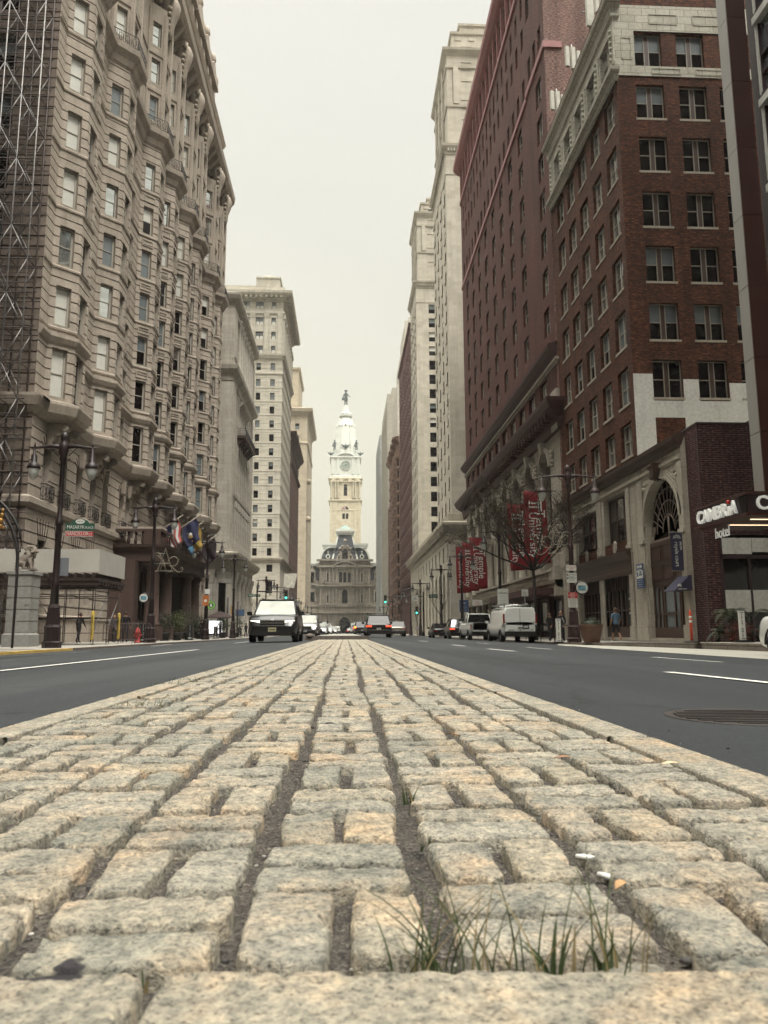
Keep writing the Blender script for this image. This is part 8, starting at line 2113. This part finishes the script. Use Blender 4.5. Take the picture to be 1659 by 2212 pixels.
car('sedan', 'small silver car fifth in the oncoming line', 'car', -2.2, 124, PI, 4.8, 1.85, 1.46, M_CARS, 'sedan', front_lit=True, group='oncoming cars left of the median')
car('suv', 'tiny dark oncoming car with bright headlamps, farthest visible', 'car', -1.9, 152, PI, 4.8, 1.9, 1.7, M_CARB, 'suv', front_lit=True, group='oncoming cars left of the median')
car('suv', 'black suv with red tail lamps driving away right of the median', 'car', 2.42, 59.0, 0, 4.8, 1.95, 1.68, M_CARB, 'suv', 'brake', group='cars driving away right of the median')
car('suv', 'champagne crossover driving away in the outer lane', 'car', 5.35, 82.5, 0, 4.6, 1.85, 1.62, M_CART, 'suv', group='cars driving away right of the median')
dk = car('suv', 'dark suv with an orange indicator just left of the black suv', 'car', 1.95, 92, 0, 4.7, 1.9, 1.7, M_CARB, 'suv', group='cars driving away right of the median')
part(dk, 'indicator', [plain('indicator_orange', (.6, .2, .02), .4, var=0, emit=(1, .32, .04), es=1.6)], lambda m: m.ball((-.85, -2.37, .95), .13, 6))
car('pickup_truck', 'small white pickup far off in the receding lane', 'truck', 2.15, 122, 0, 5.5, 2.0, 1.9, M_CARW, 'pickup', 'brake', group='cars driving away right of the median')
car('van', 'small white van far off before the city hall gateway', 'van', 2.0, 160, 0, 5.6, 2.0, 2.2, M_CARW, 'van', group='cars driving away right of the median')
car('sedan', 'tiny dark car far off right of the median end', 'car', 1.2, 205, 0, 4.7, 1.9, 1.5, M_CARG, 'sedan', 'brake', group='cars driving away right of the median')
VAN = car('cargo_van', 'white cargo van with ladder rack, nearest vehicle parked on the right', 'van', 10.15, 47.6, 0, 5.7, 2.0, 2.06, M_CARW, 'van', plate=M_PLW, group='vehicles parked along the right kerb', gc=.36)
def vd(m):
    y = -2.87; m.box(-.008, .008, y, y+.03, .62, 1.95); m.box(-.9, .9, y+.004, y+.03, .60, .625); m.box(.13, .52, y-.01, y+.02, .80, 1.04); m.box(-.9, .9, y+.01, y+.03, 1.16, 1.17)
part(VAN, 'door_gap', [M_TRIMB], vd)
part(VAN, 'number_plate', [M_PLW], lambda m: m.box(.2, .46, -2.895, -2.87, .86, .99)); part(VAN, 'badge', [M_GREY], lambda m: (m.box(-.72, -.36, -2.885, -2.87, .72, .755), m.box(.62, .78, -2.885, -2.87, .72, .76)))
t = thing('ladder_rack', 'black and silver ladder rack on the roof of the nearest white van', 'roof rack', (10.15, 47.6, rz_(10.15)+2.08))
part(t, 'bar', [M_CHR], lambda m: [m.tube([(-.92, y, .12), (.92, y, .12)], .025, 6) for y in (-2.6, -.8, 1.0)]); part(t, 'foot', [M_TRIMB], lambda m: [m.tube([(s_*.86, y, -.05), (s_*.86, y, .12)], .03, 5) for y in (-2.6, -.8, 1.0) for s_ in (-1, 1)])
part(t, 'ladder', [M_RIM], lambda m: ([m.tube([(x, -2.5, .18), (x, 1.4, .18)], .025, 5) for x in (-.8, -.45)], [m.tube([(-.8, -2.3+k*.35, .18), (-.45, -2.3+k*.35, .18)], .014, 4) for k in range(10)], m.tube([(.5, -2.7, .17), (.5, 1.0, .17)], .03, 5)))
PK = car('pickup_truck', 'white pickup truck parked in front of the cargo van', 'truck', 9.75, 57.0, 0, 5.8, 2.03, 1.96, M_CARW, 'pickup', group='vehicles parked along the right kerb', gc=.34)
part(PK, 'bed_side', [M_CARW], lambda m: (m.box(-1.0, -.93, -2.88, -.75, 1.0, 1.27), m.box(.93, 1.0, -2.88, -.75, 1.0, 1.27), m.box(-.93, .93, -2.90, -2.83, .75, 1.27)))
car('suv', 'dark suv parked ahead of the pickup with a red tail lamp', 'car', 9.85, 68.5, 0, 4.8, 1.95, 1.75, M_CARB, 'suv', 'brake', group='vehicles parked along the right kerb')
car('sedan', 'black sedan parked farthest ahead on the right', 'car', 9.3, 76.5, 0, 4.7, 1.85, 1.45, M_CARB, 'sedan', group='vehicles parked along the right kerb')
car('suv', 'white suv with dark bumper cut by the right edge of the view', 'car', 10.76, 15.9, 0, 4.7, 1.9, 1.72, M_CARW, 'suv', group='vehicles parked along the right kerb')
# a bicycle at the left kerb
t = thing('bicycle', 'dark parked bicycle beside the black valet post near the hydrant', 'bicycle', (-12.6, 49.6, SW), .5)
for x in (-.5, .5): part(t, 'wheel', [M_TYRE], lambda m: m.tube([(x+.33*math.cos(a), 0, .34+.33*math.sin(a)) for a in [PI*i/10 for i in range(21)]], .018, 5, cap=False))
part(t, 'frame', [M_GREY], lambda m: (m.tube([(-.5, 0, .34), (-.15, 0, .8), (.35, 0, .78), (-.1, 0, .32), (-.5, 0, .34)], .018, 5), m.tube([(.5, 0, .34), (.35, 0, .78), (.33, 0, .98)], .018, 5), m.tube([(.33, -.25, 1.0), (.33, .25, 1.0)], .014, 5), m.tube([(-.1, 0, .32), (-.17, 0, .92)], .016, 5), m.box(-.28, -.06, -.06, .06, .92, .96)))

# ================================================================ people
def person(label, x, y, z, rz, h=1.75, shirt=(.05, .05, .05), legs=(.02, .02, .025), skin=(.30, .17, .11), hair=(.05, .03, .02), shorts=False, stride=.22, lean=0.0, arms='swing', bag=None, shoes=(.03, .03, .03)):
    k = h/1.75; S = [  # joints: position, radius
     (0, 0, .93, .15), (0, .0, 1.12, .135), (0, lean*.6, 1.32, .165), (0, lean, 1.46, .10), (0, lean*1.1, 1.55, .062),
     (-.10, 0, .88, .10), (-.11, stride*.6, .50, .066), (-.11, stride, .10, .048), (-.12, stride+.14, .04, .04),
     (.10, 0, .88, .10), (.11, -stride*.35, .50, .066), (.11, -stride-.08, .13, .048), (.12, -stride+.05, .05, .04),
     (-.19, lean, 1.42, .066), (-.25, lean-.05, 1.16, .048), (-.24, lean+.12, .94, .036), (-.23, lean+.17, .88, .03),
     (.19, lean, 1.42, .066), (.25, lean+.03, 1.16, .048), (.27, lean+.16, .95, .036), (.27, lean+.20, .89, .03)]
    if arms == 'out': S[14] = (-.38, lean, 1.2, .048); S[15] = (-.48, lean+.12, 1.0, .036); S[16] = (-.50, lean+.14, .94, .03)
    E = [(0, 1), (1, 2), (2, 3), (3, 4), (0, 5), (5, 6), (6, 7), (7, 8), (0, 9), (9, 10), (10, 11), (11, 12), (3, 13), (13, 14), (14, 15), (15, 16), (3, 17), (17, 18), (18, 19), (19, 20)]
    me = bpy.data.meshes.new('person_rig'); me.from_pydata([(a*k, b_*k, c*k) for a, b_, c, r_ in S], E, []); o = bpy.data.objects.new('person_rig', me); col.objects.link(o)
    sk = o.modifiers.new('skin', 'SKIN'); 
    for i, v in enumerate(me.skin_vertices[0].data): v.radius = (S[i][3]*k, S[i][3]*k*(.78 if i in (0, 1, 2, 3) else 1)); v.use_root = (i == 0)
    ss = o.modifiers.new('sub', 'SUBSURF'); ss.levels = 2; bpy.context.view_layer.update()
    ev = o.evaluated_get(bpy.context.evaluated_depsgraph_get()); src = bpy.data.meshes.new_from_object(ev)
    mb = MB(); mb.v = [tuple(v.co) for v in src.vertices]
    for p in src.polygons:
        c = p.center; zz = c.z/k; m_ = 0
        arm = abs(c.x) > .20*k and zz < 1.45
        if zz < .10: m_ = 3
        elif zz < .93 and not arm: m_ = (2 if (not shorts or zz > .48) else 0)
        elif zz < 1.50 and not (arm and zz < (1.2 if shorts else .97)): m_ = 1
        mb.face(tuple(p.vertices), m_, True)
    bpy.data.objects.remove(o); bpy.data.meshes.remove(me)
    hy = lean*1.15*k; mb.ball((0, hy+.01, 1.645*k), .098*k, 8, 0, 1.22, .86, 1.0); mb.tube([(0, hy+.10*k, 1.66*k), (0, hy+.125*k, 1.625*k), (0, hy+.10*k, 1.615*k)], .014*k, 5, 0)
    for s_ in (-1, 1): mb.ball((s_*.086*k, hy, 1.64*k), .022*k, 4, 0, 1.4, .5, 1); mb.ball((s_*.034*k, hy+.088*k, 1.662*k), .011*k, 4, 3)
    mb.tube([(-.025*k, hy+.092*k, 1.585*k), (.025*k, hy+.092*k, 1.585*k)], .006*k, 4, 4)
    for hi in (16, 20):
        a = S[hi]; px_ = Vector((a[0]*k, a[1]*k, a[2]*k))
        for f in range(4): d = Vector(((f-1.5)*.014, .03, -.02))*k; mb.tube([px_+d*.6, px_+d+Vector((0, .012, -.035))*k, px_+d+Vector((0, .0, -.06-.006*(1.5-abs(f-1.5))))*k], [.0095*k, .0085*k, .006*k], 5, 0)
        s_ = 1 if hi == 16 else -1; mb.tube([px_+Vector((s_*.02, .02, .0))*k, px_+Vector((s_*.04, .045, -.02))*k, px_+Vector((s_*.035, .055, -.045))*k], [.011*k, .009*k, .007*k], 5, 0)
    cm = lambda n, c: plain(n+'_%d_%d_%d' % tuple(int(q*255) for q in c), c, .8, var=.15, vs=6)
    o = mb.build('person', [cm('skin', skin), cm('shirt', shirt), cm('trousers', legs), cm('shoes', shoes), cm('lips', (.25, .08, .07))]); o.location = (x, y, z); o.rotation_euler = (0, 0, rz)
    hb = MB(); hb.ball((0, hy-.012, 1.672*k), .104*k, 7, 0, 1.1, .9, 1.0); hb.v = [(a, min(b_, hy+.055*k), c) for a, b_, c in hb.v]; ho = hb.build('hair', [cm('hair', hair)], o)
    tag(o, label, 'person')
    if bag: part(o, 'bag', [cm('bag', bag)], lambda m: (m.ball((.0, -.17*k+lean, 1.22*k), .15*k, 7, 0, 1.5, 1, .75), m.tube([(-.12, -.1+lean, 1.42*k), (-.12, .12+lean, 1.38*k), (-.1, .02+lean, 1.1*k)], .018, 4)))
    return o
person('man in a blue t-shirt and dark shorts walking away, bare calves and white shoes', 14.35, 40.6, -.06, .15, 1.78, (.075, .13, .19), (.015, .013, .018), hair=(.09, .05, .03), shorts=True, shoes=(.6, .6, .58))
person('person in black behind the right lamp, holding something white', 12.5, 44.5, SW, PI*.8, 1.75, (.012, .01, .012), stride=.04, bag=(.5, .5, .48))
person('dark figure near the bike racks beside the van', 12.9, 48.5, SW, 2.2, 1.72, (.016, .012, .012), stride=.05)
person('person in black leaning forward as they walk under the scaffold shed, arm out', -15.3, 45.4, SW, -.6, 1.72, (.010, .008, .009), (.01, .009, .01), stride=.14, lean=.10, arms='out', bag=(.02, .018, .02))
person('person in black standing left of the red hydrant', -12.95, 46.4, SW, .1, 1.8, (.008, .007, .009), (.01, .009, .012), stride=.05)
person('person in grey behind the crowd barrier', -13.7, 46.8, SW, 2.9, 1.62, (.07, .06, .06), (.02, .018, .02), stride=.05)
person('person in white shirt crossing far off on the right', 12.1, 131, SW, 2.5, 1.75, (.35, .33, .36), (.25, .2, .16), shorts=True); person('person in light blue shirt crossing behind the one in white', 12.9, 133.5, SW, 2.3, 1.72, (.14, .28, .32), (.03, .03, .04))
person('dark silhouetted person walking beyond the third left lamp', -12.8, 70, SW, .3, 1.74, (.012, .01, .01), stride=.16); person('tiny person in dark clothes waiting by the far left corner', -12.2, 96, SW, .8, 1.7, (.02, .015, .015), stride=.05); person('tiny person in a red top on the far right pavement', 12.6, 108, SW, .2, 1.7, (.2, .03, .03), stride=.12)
person('dark silhouetted person beside the cafe umbrella', -13.4, 84, SW, 1.2, 1.7, (.01, .008, .008), stride=.04)
# ================================================================ modern hotel at the right edge
M_PANL = plain('pale_grey_cladding', (.30, .29, .265), .35, metal=.1, var=.05, vs=.5); M_PANR = plain('red_brown_cladding', (.050, .016, .012), .4, var=.15, vs=.4); M_MAR = plain('maroon_frame', (.040, .022, .025), .5, var=.1)
G_HOT = glassm('hotel_glass', (.34, .38, .40), .04, 1.5, .85); M_LED = plain('strip_light', (.9, .7, .5), .5, var=0, emit=(1, .72, .45), es=1.3); M_LETT = plain('sign_letter_white', (.70, .70, .66), .5, var=.02, emit=(1, .98, .9), es=.12)
HT = Building('modern_hotel', 'modern hotel with dark brick pier, red brown fin and lettered canopy at the right edge', (XR+2, 27, 0), 'hotel', mats=[BRK_P, M_PANL, M_PANR, M_MAR, G_DARK, M_PAINT])
YP = 34.4
wall(HT.mb('brick_pier'), (XR, 35.72), (XR, YP), 0, 10.15, [], .1)
wall(HT.mb('brick_pier'), (XR, YP), (XR+7, YP), 4.9, 10.15, [], .1)
wall(HT.mb('brick_pier'), (XR, YP), (XR+.68, YP), 0, 4.9, [], .1)
bp = HT.mb('brick_pier'); bp.box(XR-.03, XR+7, YP-.03, YP+3, 10.15, 10.25, 3); bp.box(XR+3.4, XR+5.2, YP+.3, YP+2, 10.25, 10.8, 3); bp.box(XR+5.3, XR+7, YP+.2, YP+2, 10.25, 10.65, 1)
bp.box(XR-.012, XR+.0, 34.4, 34.5, 0, 10.15, 3)
en = HT.mb('entrance')
en.box(XR+.68, XR+8, YP+.1, YP+.2, 0, 4.9, 4); en.box(XR+.68, XR+2.2, YP+.0, YP+.08, 4.0, 4.75, 5); en.box(XR+2.23, XR+3.6, YP+.0, YP+.08, 4.1, 4.75, 5); en.box(XR+.68, XR+3.4, YP+.0, YP+.08, 1.35, 2.35, 5)
en.box(XR+.68, XR+.8, YP-.02, YP+.1, 0, 4.9, 3); en.box(XR+2.0, XR+2.1, YP-.02, YP+.1, 0, 4.0, 3); en.box(XR+.68, XR+8, YP-.02, YP+.1, 3.8, 3.95, 3)
fin = HT.mb('fin'); FX0, FX1, FY0, FY1 = XR, XR+.82, 29.0, 29.8
for k in range(16):
    z0 = 5.3+3.1*k; z1 = z0+3.07
    fin.box(FX0, FX0+.06, FY0+.06, FY1, z0, z1, 1); fin.box(FX0, FX1, FY0, FY0+.06, z0, z1, 2)
fin.box(FX0+.07, FX1, FY0+.07, FY1-.01, 5.3, 54, 2)
wall(HT.mb('fin'), (XR+.82, FY1), (XR+.82+.01, FY1), 5, 54, [], .1)
bay = HT.mb('bay_window'); gx = XR+1.05
bay.box(gx+.3, gx+14, 2, FY1, 5.2, 54, 3)
for k in range(13):
    z0 = 7.2+3.9*k
    bay.box(gx, gx+.4, 3, 28.7, z0, z0+.28, 3); bay.box(gx-.12, gx+.35, 3, 28.75, z0-.35, z0-.02, 5)
    for y in (28.6, 26.9, 24.6, 22.3, 20, 17.7, 15.4, 13.1, 10.8, 8.5, 6.2): bay.box(gx+.02, gx+.32, y-.07, y+.07, z0+.28, z0+3.5, 3); bay.box(gx-.0, gx+.1, y-.02, y+.03, z0+.3, z0+3.5, 5)
    for zz in (z0+1.05, z0+1.9): bay.box(gx+.02, gx+.15, 3, 28.6, zz, zz+.06, 3)
    bay.box(gx-.04, gx+.02, 28.62, 28.72, z0+.2, z0+3.5, 5)
gl_ = MB(); gl_.box(gx+.16, gx+.2, 3, 28.6, 7.2, 54); gl_.v = [(a-HT.loc.x, b_-HT.loc.y, c) for a, b_, c in gl_.v]; gl_.build('glazing', [G_HOT], HT.root)
HT.facade('ground_wall', (gx+.3, FY1), (gx+.3, 2), 0, 5.2, [dict(us=[3+3.5*k for k in range(7)], w=2.6, z=.3, h=3.4, gm=(3, 3), mats=WD, cols=2)], .3, None, 3)
# canopy with the hotel name
CXA, CYA, CYB, CZ0, CZ1 = 15.0, 27.7, 31.8, 4.83, 5.62
cn = HT.mb('canopy')
cn.box(CXA+.04, gx+.3, CYA+.04, CYB, CZ0+.04, CZ1-.04, 3); cn.box(CXA-.08, gx+.3, CYA-.08, CYB+.2, CZ1-.05, CZ1+.06, 2); cn.box(CXA-.08, gx+.3, CYA-.08, CYB+.2, CZ0-.06, CZ0+.05, 2)
cn.box(CXA, CXA+.03, CYA+.05, CYA+.6, CZ0+.05, CZ1-.05, 4)
ld = MB()
for y in (28.6, 30.2): ld.box(CXA+.6, gx, y, y+.05, CZ0-.085, CZ0-.06)
ld.v = [(a-HT.loc.x, b_-HT.loc.y, c) for a, b_, c in ld.v]; ld.build('strip_light', [M_LED], HT.root)
HT.finish(near=True)
cz = (CZ0+CZ1)/2
def L_(s_, y, z, size, sx=1, bold=.02, ext=.06, x=CXA-.07): return txt(s_, size, M_LETT, HT.root, (x-HT.loc.x, y-HT.loc.y, z), rz=-PI/2, sx=sx, ext=ext, bold=bold)
yL = 31.62
for ch in 'CAMBRıA':
    o = L_(ch, 0, cz, .74, 1.0, .012, .05)
    w_ = [v.co.x for v in o.data.vertices]; a_, b_ = min(w_), max(w_); kx = .47 if ch != 'ı' else .15
    kx = kx*1.25 if ch == 'M' else kx
    s_ = kx/(b_-a_); zc_ = [v.co.y for v in o.data.vertices]; zm = (min(zc_)+max(zc_))/2
    for v in o.data.vertices: v.co.x = (v.co.x-a_)*s_; v.co.y -= min(zc_)
    o.matrix_local = Matrix.Translation((CXA-.07-HT.loc.x, yL-HT.loc.y, cz-.27)) @ Matrix.Rotation(-PI/2, 4, 'Z') @ Matrix.Rotation(PI/2, 4, 'X')
    if ch == 'ı': yI = yL-kx/2
    yL -= kx+.035
part(HT.root, 'sign_dot', [plain('dot_red', (.45, .015, .01), .4, var=0)], lambda m: m.ball((CXA-.08-HT.loc.x, yI-HT.loc.y, cz+.25), .085, 7))
L_('hotel', 29.9, CZ0-.42, .62, .95, .0, .015, CXA+.1)
txt('CAMBRIA', .74, M_LETT, HT.root, (CXA+.32-HT.loc.x, CYA-.07-HT.loc.y, cz), sx=.95, bold=.012, ext=.05, align='LEFT')
# street continued behind the viewpoint: unseen blocks added to darken reflections and facades
B6 = Building('rear_block', 'plain unseen stone block behind the viewpoint on the left side of the street', (XW-1, -30, 0), mats=[S_HOTEL_D, S_TRIM])
B6.facade('wall', (XW-1, -100), (XW-1, 31), 0, 60, [dict(us=[4+k*5 for k in range(25)], w=1.6, z=3+3.8*z, h=2.2, gm=(3, 3), mats=WD, sill=0) for z in range(10)], .3); wall(B6.mb('wall'), (XW-1, 31), (-50, 31), 0, 60, [], .1); B6.mb('roof').box(-50, XW-1.1, -100, 30.9, 59, 60)
B6.finish(near=False, cap=0)
B7 = Building('rear_block', 'plain unseen dark brick block behind the viewpoint on the right side of the street', (XR+1, -50, 0), mats=[BRK_D, S_TRIM])
B7.facade('wall', (XR+1, 1.8), (XR+1, -100), 0, 46, [dict(us=[4+k*5 for k in range(19)], w=1.6, z=3+3.8*z, h=2.2, gm=(3, 3), mats=WD, sill=0) for z in range(11)], .3); wall(B7.mb('wall'), (XR+12, 1.8), (XR+1, 1.8), 0, 46, [], .1); B7.mb('roof').box(XR+1.1, 50, -100, 1.7, 45, 46)
B7.finish(near=False, cap=0)
B8 = Building('rear_block', 'unseen block far behind the viewpoint closing the street', (0, -160, 0), mats=[S_UNION, S_TRIM])
B8.mb('wall').box(-60, 60, -200, -150, 0, 24); B8.finish(near=False)
# ---------------------------------------------------------------- air
hz_ = MB(); hz_.box(-140, 140, -210, 640, -2, 172); ho = hz_.build('haze', [M_WHITE]); 
M_HZ = bpy.data.materials.new('haze_air'); M_HZ.use_nodes = True; nt = M_HZ.node_tree
for n_ in list(nt.nodes): nt.nodes.remove(n_)
om = N(nt, 'ShaderNodeOutputMaterial'); pv = N(nt, 'ShaderNodeVolumePrincipled'); pv.inputs['Density'].default_value = .00022; pv.inputs['Color'].default_value = (.95, .95, .90, 1); pv.inputs['Anisotropy'].default_value = .2
nt.links.new(pv.outputs[0], om.inputs['Volume']); ho.data.materials.clear(); ho.data.materials.append(M_HZ); tag(ho, None, None, None, 'stuff'); ho['label'] = 'pale grey air hazing the far end of the street'; ho['category'] = 'haze'
# ---------------------------------------------------------------- camera, sky, sun
cd = bpy.data.cameras.new('camera'); cam = bpy.data.objects.new('camera', cd); col.objects.link(cam)
cd.sensor_fit = 'VERTICAL'; cd.sensor_height = 36; cd.lens = 36*F/2212.0; cd.clip_end = 5000; cd.clip_start = .05
fw = (Matrix(((1, 0, 0), (0, 1, 0), (0, 0, 1))) @ Vector((_Xc.z, _Yc.z, _Zc.z))).normalized()
rt = Vector((_Xc.x, _Yc.x, _Zc.x)).normalized(); upv = rt.cross(fw)
M = Matrix((rt, upv, -fw)).transposed().to_4x4(); M.translation = Vector((0, 0, CAMZ)); cam.matrix_world = M
sc.camera = cam
cd.dof.use_dof = True; cd.dof.focus_distance = 6.0; cd.dof.aperture_fstop = 9.0
SUN_EL, SUN_ROT = R(57), R(156)
w = bpy.data.worlds.new('World'); sc.world = w; w.use_nodes = True; nt = w.node_tree
for n_ in list(nt.nodes): nt.nodes.remove(n_)
out = N(nt, 'ShaderNodeOutputWorld'); bg = N(nt, 'ShaderNodeBackground'); nt.links.new(bg.outputs[0], out.inputs[0])
sky = N(nt, 'ShaderNodeTexSky', sky_type='NISHITA'); sky.sun_disc = False; sky.sun_elevation = SUN_EL; sky.sun_rotation = SUN_ROT
sky.air_density = 1; sky.dust_density = 4
tc = N(nt, 'ShaderNodeTexCoord'); sp = N(nt, 'ShaderNodeSeparateXYZ'); nt.links.new(tc.outputs['Generated'], sp.inputs[0])
K = 10.0   # the background strength is 0.1
def kc(c, k=1.0): return tuple(x*k*K for x in c)
over = ramp(nt, sp.outputs[2], [(.0, (.47/5, .453/5, .36/5)), (.25, (.51/5, .495/5, .405/5)), (.5, (.525/5, .516/5, .46/5)), (.68, (.56/5, .55/5, .50/5)), (.82, (2.4/5, 2.32/5, 2.1/5)), (1.0, (1.45, 1.42, 1.3))])
cl = noise(nt, 1.6, stretch(nt, tc.outputs['Generated'], (1, 1, 2.2)), 5, .5)
clr = ramp(nt, cl, [(.3, (.95, .95, .96)), (.7, (1.05, 1.045, 1.03))])
o1 = mixc(nt, 1.0, over, clr, 'MULTIPLY')
vm = N(nt, 'ShaderNodeVectorMath', operation='SCALE'); nt.links.new(o1, vm.inputs[0]); vm.inputs['Scale'].default_value = 5*K
mx = mixc(nt, .06, vm.outputs[0], sky.outputs[0])
nt.links.new(mx, bg.inputs[0]); bg.inputs[1].default_value = .1
sd = bpy.data.lights.new('sun', 'SUN'); sd.energy = 1.4; sd.angle = R(16); sd.color = (1, .97, .92)
so = bpy.data.objects.new('sun', sd); col.objects.link(so); so.rotation_euler = (R(33), 0, R(24)); so.location = (0, -10, 60)
vs_ = sc.view_settings; vs_.view_transform = 'Standard'; vs_.look = 'None'; vs_.gamma = 1; vs_.exposure = 0.72; vs_.use_curve_mapping = False
sc.cycles.max_bounces = 6; sc.cycles.diffuse_bounces = 1; sc.cycles.glossy_bounces = 3; sc.cycles.volume_bounces = 0
sc.cycles.caustics_reflective = False; sc.cycles.caustics_refractive = False
